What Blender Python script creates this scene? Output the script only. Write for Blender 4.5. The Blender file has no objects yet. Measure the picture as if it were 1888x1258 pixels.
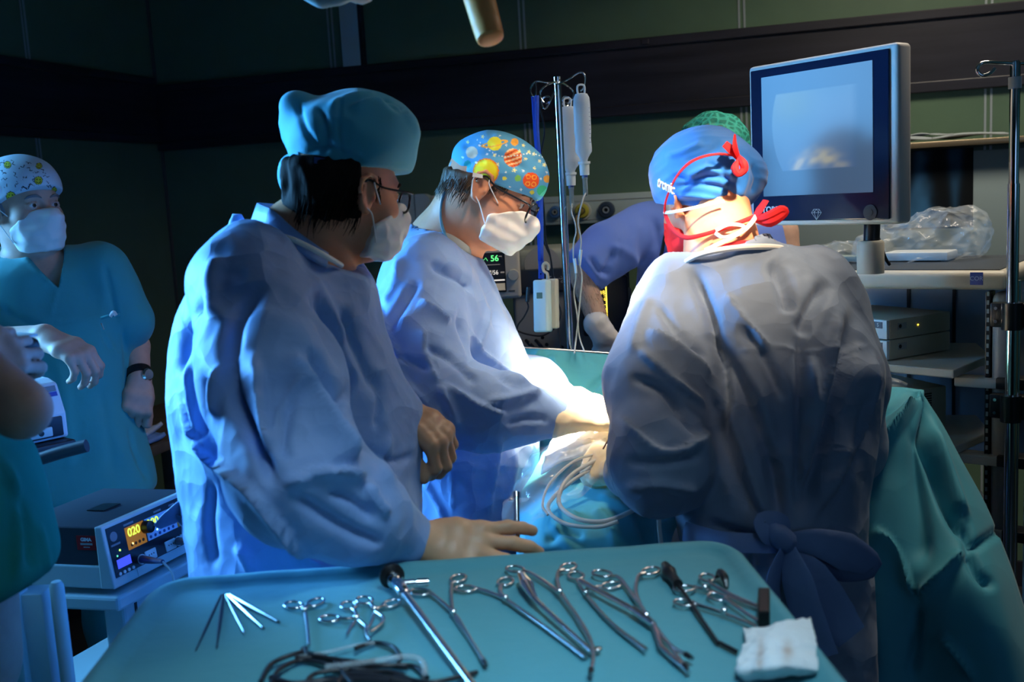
import bpy, bmesh, math, random
import numpy as np
from mathutils import Vector, Matrix
random.seed(7)
rng = np.random.default_rng(7)
SC = bpy.context.scene
COL = SC.collection
V = lambda *a: np.array(a, float)

# ------------------------------------------------------------------ camera
FPX = 1900.0
CAM = V(0, 0, 1.60)
_a = math.pi/2 - math.radians(8.0)
_r = math.radians(-3.15)
RC = np.array([[1, 0, 0], [0, math.cos(_a), -math.sin(_a)], [0, math.sin(_a), math.cos(_a)]]) @ \
    np.array([[math.cos(_r), -math.sin(_r), 0], [math.sin(_r), math.cos(_r), 0], [0, 0, 1]])
cd = bpy.data.cameras.new('camera')
cam = bpy.data.objects.new('camera', cd)
COL.objects.link(cam)
M4 = Matrix([list(RC[i]) + [CAM[i]] for i in range(3)] + [[0, 0, 0, 1]])
cam.matrix_world = M4
cd.sensor_width = 36.0
cd.lens = FPX/1888*36.0
cd.clip_start = 0.05
cd.dof.use_dof = True
cd.dof.focus_distance = 2.45
cd.dof.aperture_fstop = 4.0
SC.camera = cam

# ------------------------------------------------------------------ world, light, exposure
SC.view_settings.view_transform = 'Standard'
SC.view_settings.look = 'None'
SC.view_settings.exposure = 0.0
SC.view_settings.gamma = 1.0
SC.view_settings.use_curve_mapping = False
w = bpy.data.worlds.new('room_ambient')
SC.world = w
w.use_nodes = True
w.node_tree.nodes['Background'].inputs[0].default_value = (0.45, 0.62, 0.85, 1)
w.node_tree.nodes['Background'].inputs[1].default_value = 0.07


def area(name, loc, target, sx, sy, col, power, spread=180):
    l = bpy.data.lights.new(name, 'AREA')
    l.shape = 'RECTANGLE'
    l.size, l.size_y = sx, sy
    l.color = col
    l.energy = power
    l.spread = math.radians(spread)
    o = bpy.data.objects.new(name, l)
    COL.objects.link(o)
    o.location = loc
    o.rotation_euler = (Vector(target)-Vector(loc)).to_track_quat('-Z', 'Y').to_euler()
    return o


def spot(name, loc, target, power, cone, blend, rad, col):
    l = bpy.data.lights.new(name, 'SPOT')
    l.energy = power
    l.spot_size = math.radians(cone)
    l.spot_blend = blend
    l.shadow_soft_size = rad
    l.color = col
    o = bpy.data.objects.new(name, l)
    COL.objects.link(o)
    o.location = loc
    o.rotation_euler = (Vector(target)-Vector(loc)).to_track_quat('-Z', 'Y').to_euler()
    return o


# ------------------------------------------------------------------ pixel helpers (photo frame 1888 x 1258)
def P(x, y, d):
    """world point seen at photo pixel (x, y) at distance d along the view axis"""
    return CAM + RC @ (V((x-944)/FPX, -(y-629)/FPX, -1.0)*d)


# daylight from the window in the left wall, beside the camera
area('window_daylight', (-2.22, 2.45, 1.80), (-0.15, 1.80, 1.30), 0.9, 1.1, (0.13, 0.48, 1.0), 40, 62)
# daylight from the windows behind the camera
area('rear_window_daylight', (1.9, -2.4, 2.0), (0.3, 2.5, 1.2), 2.0, 1.2, (0.32, 0.58, 1.0), 8)
# added unseen fill lights: above the instrument table, and in the back of the room
area('added_fill_light', (0.30, 0.45, 2.93), (-0.02, 1.12, 1.04), 0.5, 0.4, (0.52, 0.80, 1.0), 2.2, 36)
area('added_fill_light', (1.35, 2.65, 2.93), (1.35, 3.0, 1.0), 0.9, 0.5, (1.0, 0.88, 0.70), 20, 135)
# two surgical lamps over the operating table, each with a wide beam and a bright core
LAMPC = (1.0, 0.80, 0.57)
LAMP_A, AIM_A = V(.06, 1.85, 2.28), V(0.20, 2.28, 1.05)
LAMP_B, AIM_B = V(0.66, 1.15, 2.53), V(0.40, 2.05, 1.48)
_pa = LAMP_A+(AIM_A-LAMP_A)*.05
_pb = LAMP_B+(AIM_B-LAMP_B)*.04
spot('surgical_lamp_light', _pa, AIM_A, 52, 50, 0.85, 0.10, LAMPC)
spot('surgical_lamp_light', _pa, AIM_A, 3000, 18, 0.9, 0.08, LAMPC)
spot('surgical_lamp_light', _pb, AIM_B, 110, 27, 1.0, 0.08, (1.0, 0.76, 0.50))
spot('surgical_lamp_light', _pb, tuple(P(1312, 418, 2.06)), 600, 7.5, 0.7, 0.05, (1.0, 0.80, 0.55))


def PP(*pts):
    return [P(*p) for p in pts]


def PZ(x, y, z):
    r = RC @ V((x-944)/FPX, -(y-629)/FPX, -1.0)
    return CAM + r*((z-CAM[2])/r[2])


def to_px(A):
    A = np.atleast_2d(A)
    c = (A-CAM) @ RC
    return np.stack([944+FPX*c[:, 0]/-c[:, 2], 629-FPX*c[:, 1]/-c[:, 2]], 1)


# room frame: back wall runs along U, NW points out of the back wall into the room
WA = math.radians(17)
U = V(math.cos(WA), -math.sin(WA), 0)
NW = V(-math.sin(WA), -math.cos(WA), 0)
KN = V(-1.577, 4.88, 0)


def RM(a, b, z):
    return KN + U*a + NW*b + V(0, 0, z)


def on_plane(x, y, p0, n):
    r = RC @ V((x-944)/FPX, -(y-629)/FPX, -1.0)
    return CAM + r*(np.dot(p0-CAM, n)/np.dot(r, n))


def wallpt(x, y, b=0.0):
    return on_plane(x, y, KN+NW*b, NW)


# ------------------------------------------------------------------ materials
def srgb(r, g, b):
    f = lambda c: (c/255/12.92) if c/255 <= 0.04045 else ((c/255+0.055)/1.055)**2.4
    return (f(r), f(g), f(b), 1.0)


class NT:
    def __init__(s, name):
        s.m = bpy.data.materials.new(name)
        s.m.use_nodes = True
        s.t = s.m.node_tree
        s.b = s.t.nodes['Principled BSDF']
        s.tc = None

    def n(s, typ, **kw):
        x = s.t.nodes.new(typ)
        for k, v in kw.items():
            if k.startswith('i_'):
                key = k[2:]
                key = int(key) if key.isdigit() else key.replace('_', ' ')
                x.inputs[key].default_value = v
            else:
                setattr(x, k, v)
        return x

    def l(s, a, b):
        s.t.links.new(a, b)

    def obj(s):
        if not s.tc:
            s.tc = s.n('ShaderNodeTexCoord')
        return s.tc.outputs['Object']


def mat(name, col, rough=0.5, metal=0.0, spec=0.5, bump=None, var=None, trans=0.0, alpha=1.0, emit=None,
        attr=False, sheen=0.0, coat=0.0, sss=0.0, stretch=(1, 1, 1), ior=1.45):
    """bump: list of (kind, scale, strength, distance)"""
    t = NT(name)
    b = t.b
    c = col if len(col) == 4 else (*col, 1)
    b.inputs['Base Color'].default_value = c
    b.inputs['Roughness'].default_value = rough
    b.inputs['Metallic'].default_value = metal
    b.inputs['Specular IOR Level'].default_value = spec
    b.inputs['IOR'].default_value = ior
    b.inputs['Transmission Weight'].default_value = trans
    b.inputs['Alpha'].default_value = alpha
    if sheen:
        b.inputs['Sheen Weight'].default_value = sheen
        b.inputs['Sheen Roughness'].default_value = 0.5
    if coat:
        b.inputs['Coat Weight'].default_value = coat
        b.inputs['Coat Roughness'].default_value = 0.08
    if sss:
        b.inputs['Subsurface Weight'].default_value = sss
        b.inputs['Subsurface Radius'].default_value = (0.010, 0.004, 0.002)
        b.inputs['Subsurface Scale'].default_value = 1.0
    if emit:
        b.inputs['Emission Color'].default_value = (*emit[0][:3], 1)
        b.inputs['Emission Strength'].default_value = emit[1]
    base = None
    if attr:
        a = t.n('ShaderNodeVertexColor', layer_name='Col')
        base = a.outputs[0]
        t.l(base, b.inputs['Base Color'])
        if attr == 'emit':
            t.l(base, b.inputs['Emission Color'])
            b.inputs['Emission Strength'].default_value = emit[1] if emit else 1.0
            b.inputs['Base Color'].default_value = (0, 0, 0, 1)
            t.t.links.remove(b.inputs['Base Color'].links[0])
            b.inputs['Base Color'].default_value = (0.01, 0.01, 0.01, 1)
    if var:
        sc_, amt = var[0], var[1]
        mp = t.n('ShaderNodeMapping')
        mp.inputs['Scale'].default_value = stretch
        t.l(t.obj(), mp.inputs[0])
        nz = t.n('ShaderNodeTexNoise', i_Scale=sc_, i_Detail=5.0, i_Roughness=0.6)
        t.l(mp.outputs[0], nz.inputs['Vector'])
        mr = t.n('ShaderNodeMapRange')
        mr.inputs[1].default_value = 0.3
        mr.inputs[2].default_value = 0.7
        mr.inputs[3].default_value = 1-amt
        mr.inputs[4].default_value = 1+amt
        t.l(nz.outputs[0], mr.inputs[0])
        mx = t.n('ShaderNodeVectorMath', operation='SCALE')
        if base is not None:
            t.l(base, mx.inputs[0])
        else:
            mx.inputs[0].default_value = c[:3]
        t.l(mr.outputs[0], mx.inputs['Scale'])
        t.l(mx.outputs[0], b.inputs['Base Color'])
    if bump:
        prev = None
        for kind, sc_, st, dist in bump:
            mp = t.n('ShaderNodeMapping')
            mp.inputs['Scale'].default_value = stretch
            t.l(t.obj(), mp.inputs[0])
            if kind == 'noise':
                x = t.n('ShaderNodeTexNoise', i_Scale=sc_, i_Detail=4.0)
                out = x.outputs[0]
                t.l(mp.outputs[0], x.inputs['Vector'])
            elif kind == 'crease':   # paper-like creases: warped cell borders
                nz = t.n('ShaderNodeTexNoise', i_Scale=sc_*0.7, i_Detail=2.0)
                t.l(mp.outputs[0], nz.inputs['Vector'])
                ad = t.n('ShaderNodeVectorMath', operation='MULTIPLY_ADD')
                t.l(nz.outputs['Color'], ad.inputs[0])
                ad.inputs[1].default_value = (0.6/sc_*1.2,)*3
                t.l(mp.outputs[0], ad.inputs[2])
                x = t.n('ShaderNodeTexVoronoi', feature='F1', i_Scale=sc_)
                t.l(ad.outputs[0], x.inputs['Vector'])
                out = x.outputs['Distance']
            elif kind == 'weave':
                x = t.n('ShaderNodeTexNoise', i_Scale=sc_, i_Detail=0.0)
                out = x.outputs[0]
                t.l(mp.outputs[0], x.inputs['Vector'])
            bp = t.n('ShaderNodeBump', i_Strength=st, i_Distance=dist)
            t.l(out, bp.inputs['Height'])
            if prev is not None:
                t.l(prev, bp.inputs['Normal'])
            prev = bp.outputs[0]
        t.l(prev, b.inputs['Normal'])
    return t.m


# ------------------------------------------------------------------ object helpers
def empty(name, loc, label=None, cat=None, group=None, kind=None):
    o = bpy.data.objects.new(name, None)
    o.empty_display_size = 0.1
    COL.objects.link(o)
    o.location = [float(v) for v in loc]
    tag(o, label, cat, group, kind)
    return o


def tag(o, label=None, cat=None, group=None, kind=None):
    if label: o['label'] = label
    if cat: o['category'] = cat
    if group: o['group'] = group
    if kind: o['kind'] = kind
    return o


def origin_of(o):
    p = V(0, 0, 0)
    while o is not None:
        p = p + np.array(o.location)
        o = o.parent
    return p


def link(name, me, parent=None, loc=None):
    """me in world coordinates (no loc): the vertices are shifted to the parent's origin"""
    o = bpy.data.objects.new(name, me)
    COL.objects.link(o)
    if parent is not None:
        o.parent = parent
        off = origin_of(parent)
    elif loc is not None:
        off = np.array(loc, float)
        o.location = [float(v) for v in loc]
    else:
        off = V(0, 0, 0)
    if abs(off).sum() > 0:
        me.transform(Matrix.Translation(-Vector(off)))
    return o


def npmesh(name, VV, FF, m, parent=None, smooth=True, cols=None, loc=None, base_origin=True):
    me = bpy.data.meshes.new(name)
    VV = np.asarray(VV, np.float32)
    FF = np.asarray(FF, np.int32)
    me.vertices.add(len(VV))
    me.vertices.foreach_set('co', VV.ravel())
    k = FF.shape[1]
    me.loops.add(FF.size)
    me.loops.foreach_set('vertex_index', FF.ravel())
    me.polygons.add(len(FF))
    me.polygons.foreach_set('loop_start', np.arange(0, FF.size, k, dtype=np.int32))
    me.polygons.foreach_set('loop_total', np.full(len(FF), k, np.int32))
    me.update(calc_edges=True)
    me.validate()
    if smooth:
        me.polygons.foreach_set('use_smooth', np.ones(len(me.polygons), bool))
    if cols is not None:
        a = me.color_attributes.new('Col', 'FLOAT_COLOR', 'POINT')
        c = np.ones((len(VV), 4), np.float32)
        c[:, :3] = cols
        a.data.foreach_set('color', c.ravel())
    if m is not None:
        for mm in (m if isinstance(m, list) else [m]):
            me.materials.append(mm)
    if parent is None and loc is None and base_origin:
        loc = (float(VV[:, 0].mean()), float(VV[:, 1].mean()), float(VV[:, 2].min()))
    return link(name, me, parent, loc)


class MB:
    """collects shapes into one mesh; coordinates pass through the frame (origin, 3x3 axes)"""
    def __init__(s, o=(0, 0, 0), X=(1, 0, 0), Y=(0, 1, 0), Z=(0, 0, 1)):
        s.v, s.f, s.mi, s.cur = [], [], [], 0
        s.frame(o, X, Y, Z)

    def frame(s, o=(0, 0, 0), X=(1, 0, 0), Y=(0, 1, 0), Z=(0, 0, 1)):
        s.o = np.array(o, float)
        s.A = np.stack([np.array(X, float), np.array(Y, float), np.array(Z, float)], 1)
        return s

    def w(s, p):
        return s.o + s.A @ np.array(p, float)

    def raw(s, vs, fs):
        n = len(s.v)
        s.v += [s.w(p) for p in vs]
        s.f += [tuple(i+n for i in f) for f in fs]
        s.mi += [s.cur]*len(fs)
        return s

    def box(s, c, d, bev=0.0, seg=2):
        bm = bmesh.new()
        bmesh.ops.create_cube(bm, size=1.0)
        for v in bm.verts:
            v.co = Vector((c[0]+v.co.x*d[0], c[1]+v.co.y*d[1], c[2]+v.co.z*d[2]))
        if bev > 0:
            bmesh.ops.bevel(bm, geom=bm.edges[:], offset=min(bev, min(d)*0.49), segments=seg, affect='EDGES', profile=0.5)
        bm.verts.index_update()
        s.raw([v.co[:] for v in bm.verts], [[v.index for v in f.verts] for f in bm.faces])
        bm.free()
        return s

    def box2(s, a, b, bev=0.0, seg=2):
        a, b = np.array(a, float), np.array(b, float)
        return s.box((a+b)/2, abs(b-a), bev, seg)

    def tube(s, pts, r, seg=10, smooth=0, closed=False, sq=None):
        pts = [np.array(p, float) for p in pts]
        if smooth:
            pts = catmull(pts, smooth, closed)
        n = len(pts)
        rr = r if hasattr(r, '__len__') else [r]*n
        if len(rr) != n:
            rr = np.interp(np.linspace(0, 1, n), np.linspace(0, 1, len(rr)), rr)
        vs, fs = [], []
        up = None
        for i in range(n):
            a = pts[(i-1) % n] if (closed or i > 0) else pts[i]
            b = pts[(i+1) % n] if (closed or i < n-1) else pts[i]
            t = b-a
            t = t/(np.linalg.norm(t)+1e-12)
            if up is None:
                up = np.cross(t, V(0.3, 0.2, 1))
                if np.linalg.norm(up) < 0.2:
                    up = np.cross(t, V(1, 0, 0))
            up = up - t*np.dot(up, t)
            up = up/(np.linalg.norm(up)+1e-12)
            sd = np.cross(t, up)
            for k in range(seg):
                an = 2*math.pi*k/seg
                q = (1.0, 1.0) if sq is None else sq
                vs.append(pts[i] + rr[i]*(math.cos(an)*up*q[0]+math.sin(an)*sd*q[1]))
        m = n if closed else n-1
        for i in range(m):
            j = (i+1) % n
            for k in range(seg):
                l = (k+1) % seg
                fs.append((i*seg+k, i*seg+l, j*seg+l, j*seg+k))
        if not closed:
            fs.append(tuple(range(seg))[::-1])
            fs.append(tuple((n-1)*seg+k for k in range(seg)))
        return s.raw(vs, fs)

    def cyl(s, a, b, r, r2=None, seg=24):
        return s.tube([a, b], [r, r if r2 is None else r2], seg)

    def lathe(s, prof, seg=28, o=(0, 0, 0), ax=None):
        """prof list of (r, h) along axis ax (unit, default local z)"""
        o = np.array(o, float)
        ax = V(0, 0, 1) if ax is None else np.array(ax, float)/np.linalg.norm(ax)
        e1 = np.cross(ax, V(0, 0, 1) if abs(ax[2]) < 0.9 else V(1, 0, 0))
        e1 /= np.linalg.norm(e1)
        e2 = np.cross(ax, e1)
        vs, fs = [], []
        for r, h in prof:
            for k in range(seg):
                an = 2*math.pi*k/seg
                vs.append(o+ax*h+max(r, 1e-5)*(math.cos(an)*e1+math.sin(an)*e2))
        for i in range(len(prof)-1):
            for k in range(seg):
                l = (k+1) % seg
                fs.append((i*seg+k, i*seg+l, (i+1)*seg+l, (i+1)*seg+k))
        fs.append(tuple(range(seg))[::-1])
        fs.append(tuple((len(prof)-1)*seg+k for k in range(seg)))
        return s.raw(vs, fs)

    def prism(s, poly, z0, z1, plane='xy'):
        n = len(poly)
        def mk(a, b, c):
            return {'xy': (a, b, c), 'xz': (a, c, b), 'yz': (c, a, b)}[plane]
        vs = [mk(p[0], p[1], z0) for p in poly]+[mk(p[0], p[1], z1) for p in poly]
        fs = [tuple(range(n))[::-1], tuple(range(n, 2*n))]+[(i, (i+1) % n, n+(i+1) % n, n+i) for i in range(n)]
        return s.raw(vs, fs)

    def build(s, name, m, parent=None, smooth=False, loc=None, bevel=0.0, angle=40):
        me = bpy.data.meshes.new(name)
        me.from_pydata([tuple(map(float, v)) for v in s.v], [], s.f)
        ms = m if isinstance(m, list) else [m]
        for x in ms:
            me.materials.append(x)
        if len(ms) > 1:
            me.polygons.foreach_set('material_index', np.array(s.mi, np.int32))
        me.update()
        bm = bmesh.new()
        bm.from_mesh(me)
        bmesh.ops.recalc_face_normals(bm, faces=bm.faces[:])
        bm.to_mesh(me)
        bm.free()
        if smooth:
            me.polygons.foreach_set('use_smooth', np.ones(len(me.polygons), bool))
            me.set_sharp_from_angle(angle=math.radians(angle))
        if parent is None and loc is None:
            a = np.array(s.v)
            loc = (a[:, 0].mean(), a[:, 1].mean(), a[:, 2].min())
        o = link(name, me, parent, loc)
        if bevel:
            b = o.modifiers.new('bevel', 'BEVEL')
            b.width = bevel
            b.segments = 2
        return o


def catmull(pts, k, closed=False):
    pts = [np.array(p, float) for p in pts]
    n = len(pts)
    out = []
    rg = n if closed else n-1
    for i in range(rg):
        p1, p2 = pts[i], pts[(i+1) % n]
        p0 = pts[(i-1) % n] if (closed or i > 0) else 2*p1-p2
        p3 = pts[(i+2) % n] if (closed or i < n-2) else 2*p2-p1
        for j in range(k):
            t = j/k
            out.append(0.5*((2*p1)+(-p0+p2)*t+(2*p0-5*p1+4*p2-p3)*t*t+(-p0+3*p1-3*p2+p3)*t**3))
    if not closed:
        out.append(pts[-1])
    return out


def textobj(name, s, size, o, X, Y, m, parent=None, thick=0.0008, align='CENTER', shear=0, bold=0.0, sx=1.0):
    """flat raised lettering: origin o, X reading direction, Y up direction of the letters"""
    cu = bpy.data.curves.new(name, 'FONT')
    cu.body = s
    cu.size = size
    cu.extrude = thick
    cu.offset = bold
    cu.align_x = align
    cu.align_y = 'CENTER'
    tmp = bpy.data.objects.new('tmp', cu)
    COL.objects.link(tmp)
    dg = bpy.context.evaluated_depsgraph_get()
    me = bpy.data.meshes.new_from_object(tmp.evaluated_get(dg))
    bpy.data.objects.remove(tmp)
    bpy.data.curves.remove(cu)
    X = np.array(X, float); X /= np.linalg.norm(X)
    Y = np.array(Y, float); Y = Y-X*np.dot(X, Y); Y /= np.linalg.norm(Y)
    Z = np.cross(X, Y)
    X = X*sx
    me.transform(Matrix([[X[i], Y[i], Z[i], o[i]] for i in range(3)]+[[0, 0, 0, 1]]))
    me.materials.clear()
    me.materials.append(m)
    return link(name, me, parent, None if parent is not None else o)


# ------------------------------------------------------------------ signed-distance modelling
def unit(v):
    v = np.array(v, float)
    return v/np.linalg.norm(v)


def rc(a, b, ra, rb=None):
    a, b = np.array(a, float), np.array(b, float)
    rb = ra if rb is None else rb
    ab = b-a
    L = max(float(ab @ ab), 1e-12)

    def f(p):
        t = np.clip((p-a) @ ab/L, 0, 1)
        return np.linalg.norm(p-a-t[:, None]*ab, axis=1)-(ra+(rb-ra)*t)
    return f


def chain(pts, rs, k=0.0):
    fs = [rc(pts[i], pts[i+1], rs[i], rs[i+1]) for i in range(len(pts)-1)]
    return un(k, *fs)


def ell(c, r, A=None):
    c = np.array(c, float); r = np.array(r, float)

    def f(p):
        q = p-c
        if A is not None:
            q = q @ A
        k0 = np.linalg.norm(q/r, axis=1)
        k1 = np.linalg.norm(q/(r*r), axis=1)
        return np.where(k0 < 1e-6, -min(r), k0*(k0-1)/np.maximum(k1, 1e-9))
    return f


def rbox(c, h, rd, A=None):
    c = np.array(c, float); h = np.array(h, float)-rd

    def f(p):
        q = p-c
        if A is not None:
            q = q @ A
        q = abs(q)-h
        return np.linalg.norm(np.maximum(q, 0), axis=1)+np.minimum(q.max(1), 0)-rd
    return f


def smin(a, b, k):
    if k <= 0:
        return np.minimum(a, b)
    h = np.maximum(k-abs(a-b), 0)/k
    return np.minimum(a, b)-h*h*k*0.25


def un(k, *fs):
    def f(p):
        d = fs[0](p)
        for g in fs[1:]:
            d = smin(d, g(p), k)
        return d
    return f


def cut(k, f0, *fs):
    def f(p):
        d = f0(p)
        for g in fs:
            d = -smin(-d, g(p), k)
        return d
    return f


def inter(k, f0, *fs):
    def f(p):
        d = f0(p)
        for g in fs:
            d = -smin(-d, -g(p), k)
        return d
    return f


def half(c, n):
    c = np.array(c, float); n = unit(n)
    return lambda p: (p-c) @ n


def off(f, r):
    return lambda p: f(p)-r


def loft(rows, flat=0.0, p=2.0):
    """stack of ellipses: rows of (z, cx, cy, ang, rx, ry), rising z; top and bottom closed"""
    R = sorted([tuple(map(float, r)) for r in rows])
    R = np.array(R)
    # smooth the rows
    zz = np.linspace(R[0, 0], R[-1, 0], 90)
    cols = []
    for k in range(1, 6):
        y = np.interp(zz, R[:, 0], R[:, k])
        for _ in range(3):
            y[1:-1] = (y[:-2]+y[1:-1]*2+y[2:])/4
        cols.append(y)

    def f(q):
        z = q[:, 2]
        cx, cy, an, rx, ry = [np.interp(z, zz, c) for c in cols]
        dx, dy = q[:, 0]-cx, q[:, 1]-cy
        x = dx*np.cos(an)+dy*np.sin(an)
        y = -dx*np.sin(an)+dy*np.cos(an)
        k0 = ((abs(x)/rx)**p+(abs(y)/ry)**p)**(1/p)
        k1 = np.sqrt((x/rx**2)**2+(y/ry**2)**2)
        rr = np.sqrt(x*x+y*y)
        d = np.where(k0 > 1e-3, (k0-1)*np.minimum(rr/np.maximum(k0, 1e-3), k0/np.maximum(k1, 1e-6)*1.5), -np.minimum(rx, ry))
        e = np.maximum(z-zz[-1], zz[0]-z)
        return -smin(-d, -e, 0.04)
    return f


def lrow(y, xl, xr, d, ry, tw=0.0):
    """loft row from a photo row: left and right outline pixels at distance d"""
    a, b = P(xl, y, d), P(xr, y, d)
    c = (a+b)/2
    an = math.atan2(b[1]-a[1], b[0]-a[0])+tw
    return (c[2], c[0], c[1], an, np.linalg.norm((b-a)[:2])/2, ry)


def snets(f, lo, hi, h, refine=1):
    lo = np.array(lo, float); hi = np.array(hi, float)
    B = 8
    n = np.ceil((hi-lo)/h/B).astype(int)*B+1
    nb = (n-1)//B
    ax = [lo[i]+h*np.arange(n[i]) for i in range(3)]
    # block centres
    bc = [lo[i]+h*(np.arange(nb[i])*B+B/2) for i in range(3)]
    G = np.stack(np.meshgrid(*bc, indexing='ij'), -1).reshape(-1, 3)
    dc = np.concatenate([f(G[i:i+60000]) for i in range(0, len(G), 60000)])
    near = abs(dc) < h*B*1.35+0.01
    val = np.repeat(np.repeat(np.repeat(np.where(dc > 0, 1.0, -1.0).reshape(nb), B, 0), B, 1), B, 2).astype(np.float32)
    val = np.pad(val, ((0, 1), (0, 1), (0, 1)), mode='edge')
    ids = np.argwhere(near.reshape(nb))
    r = np.arange(B+1)
    L = np.stack(np.meshgrid(r, r, r, indexing='ij'), -1).reshape(-1, 3)
    CH = 300
    for s in range(0, len(ids), CH):
        I = (ids[s:s+CH, None, :]*B+L[None]).reshape(-1, 3)
        d = f(lo+I*h)
        val[I[:, 0], I[:, 1], I[:, 2]] = d
    ins = val < 0
    nx, ny, nz = np.array(val.shape)-1
    cnt = np.zeros((nx, ny, nz), np.int8)
    for i in (0, 1):
        for j in (0, 1):
            for k in (0, 1):
                cnt += ins[i:nx+i, j:ny+j, k:nz+k]
    act = (cnt > 0) & (cnt < 8)
    C = np.argwhere(act)
    idx = np.full(act.shape, -1, np.int32)
    idx[act] = np.arange(len(C))
    acc = np.zeros((len(C), 3)); num = np.zeros(len(C))
    cor = [(i, j, k) for i in (0, 1) for j in (0, 1) for k in (0, 1)]
    for a in cor:
        for axx in range(3):
            if a[axx] == 0:
                b = list(a); b[axx] = 1
                va = val[C[:, 0]+a[0], C[:, 1]+a[1], C[:, 2]+a[2]]
                vb = val[C[:, 0]+b[0], C[:, 1]+b[1], C[:, 2]+b[2]]
                m = (va < 0) != (vb < 0)
                t = np.where(m, va/np.where(m, va-vb, 1), 0)
                pos = np.array(a, float)[None]+t[:, None]*(np.array(b)-np.array(a))[None]
                acc += pos*m[:, None]
                num += m
    VV = lo+(C+acc/num[:, None])*h
    F = []
    for axx in range(3):
        o1, o2 = (axx+1) % 3, (axx+2) % 3
        sl0 = [slice(None)]*3; sl1 = [slice(None)]*3
        sl0[axx] = slice(0, -1); sl1[axx] = slice(1, None)
        a, b = ins[tuple(sl0)], ins[tuple(sl1)]
        E = np.argwhere(a != b)
        E = E[(E[:, o1] > 0) & (E[:, o2] > 0) & (E[:, o1] < val.shape[o1]-1) & (E[:, o2] < val.shape[o2]-1)]
        s = a[E[:, 0], E[:, 1], E[:, 2]]
        q = []
        for (p1, p2) in ((1, 1), (0, 1), (0, 0), (1, 0)):
            e = E.copy(); e[:, o1] -= p1; e[:, o2] -= p2
            q.append(idx[e[:, 0], e[:, 1], e[:, 2]])
        q = np.stack(q, 1)
        q[~s] = q[~s][:, ::-1]
        F.append(q)
    F = np.concatenate(F)
    F = F[(F >= 0).all(1)]
    for _ in range(refine):
        d = f(VV)
        VV = VV-np.clip(d, -h, h)[:, None]*grad(f, VV, h*0.3)
    return VV, F


def grad(f, p, e=1e-3):
    g = np.stack([f(p+V(e, 0, 0))-f(p-V(e, 0, 0)), f(p+V(0, e, 0))-f(p-V(0, e, 0)), f(p+V(0, 0, e))-f(p-V(0, 0, e))], 1)
    return g/(np.linalg.norm(g, axis=1)[:, None]+1e-12)


def vnorm(VV, F):
    a, b, c, d = VV[F[:, 0]], VV[F[:, 1]], VV[F[:, 2]], VV[F[:, 3]]
    fn = np.cross(c-a, d-b)
    N = np.zeros_like(VV)
    for k in range(4):
        np.add.at(N, F[:, k], fn)
    return N/(np.linalg.norm(N, axis=1)[:, None]+1e-12)


# value noise / ridges
_perm = rng.random((32, 32, 32))


def noise(p):
    i = np.floor(p).astype(int)
    t = p-i
    t = t*t*(3-2*t)
    r = 0
    for dx in (0, 1):
        wx = t[:, 0] if dx else 1-t[:, 0]
        for dy in (0, 1):
            wy = t[:, 1] if dy else 1-t[:, 1]
            for dz in (0, 1):
                wz = t[:, 2] if dz else 1-t[:, 2]
                r = r+wx*wy*wz*_perm[(i[:, 0]+dx) % 32, (i[:, 1]+dy) % 32, (i[:, 2]+dz) % 32]
    return r*2-1


def ridge(p):
    return 1-2*abs(noise(p))


def facets(p):
    """crumpled paper: difference of two nearest warped cell distances"""
    q = p+0.35*np.stack([noise(p*0.9+5), noise(p*0.9+11), noise(p*0.9+19)], 1)
    i = np.floor(q).astype(int)
    best = np.full(len(q), 9.0)
    for dx in (-1, 0, 1):
        for dy in (-1, 0, 1):
            for dz in (-1, 0, 1):
                c = i+np.array([dx, dy, dz])
                h = np.stack([_perm[c[:, 0] % 32, c[:, 1] % 32, c[:, 2] % 32],
                              _perm[c[:, 1] % 32, c[:, 2] % 32, c[:, 0] % 32],
                              _perm[c[:, 2] % 32, c[:, 0] % 32, c[:, 1] % 32]], 1)
                best = np.minimum(best, np.linalg.norm(c+h-q, axis=1))
    return best


def polydist(Q, line):
    """distance of 2-D points Q to a polyline, and position 0..1 along it, and signed side"""
    best = np.full(len(Q), 1e9); tt = np.zeros(len(Q)); sg = np.zeros(len(Q))
    line = np.array(line, float)
    seg = np.linalg.norm(line[1:]-line[:-1], axis=1)
    cum = np.concatenate([[0], np.cumsum(seg)])
    for i in range(len(line)-1):
        a, b = line[i], line[i+1]
        ab = b-a
        t = np.clip((Q-a) @ ab/(ab @ ab), 0, 1)
        v = Q-a-t[:, None]*ab
        d = np.linalg.norm(v, axis=1)
        m = d < best
        best[m] = d[m]; tt[m] = (cum[i]+t[m]*seg[i])/cum[-1]
        sg[m] = np.sign(ab[0]*v[m, 1]-ab[1]*v[m, 0])
    return best, tt, sg


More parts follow.
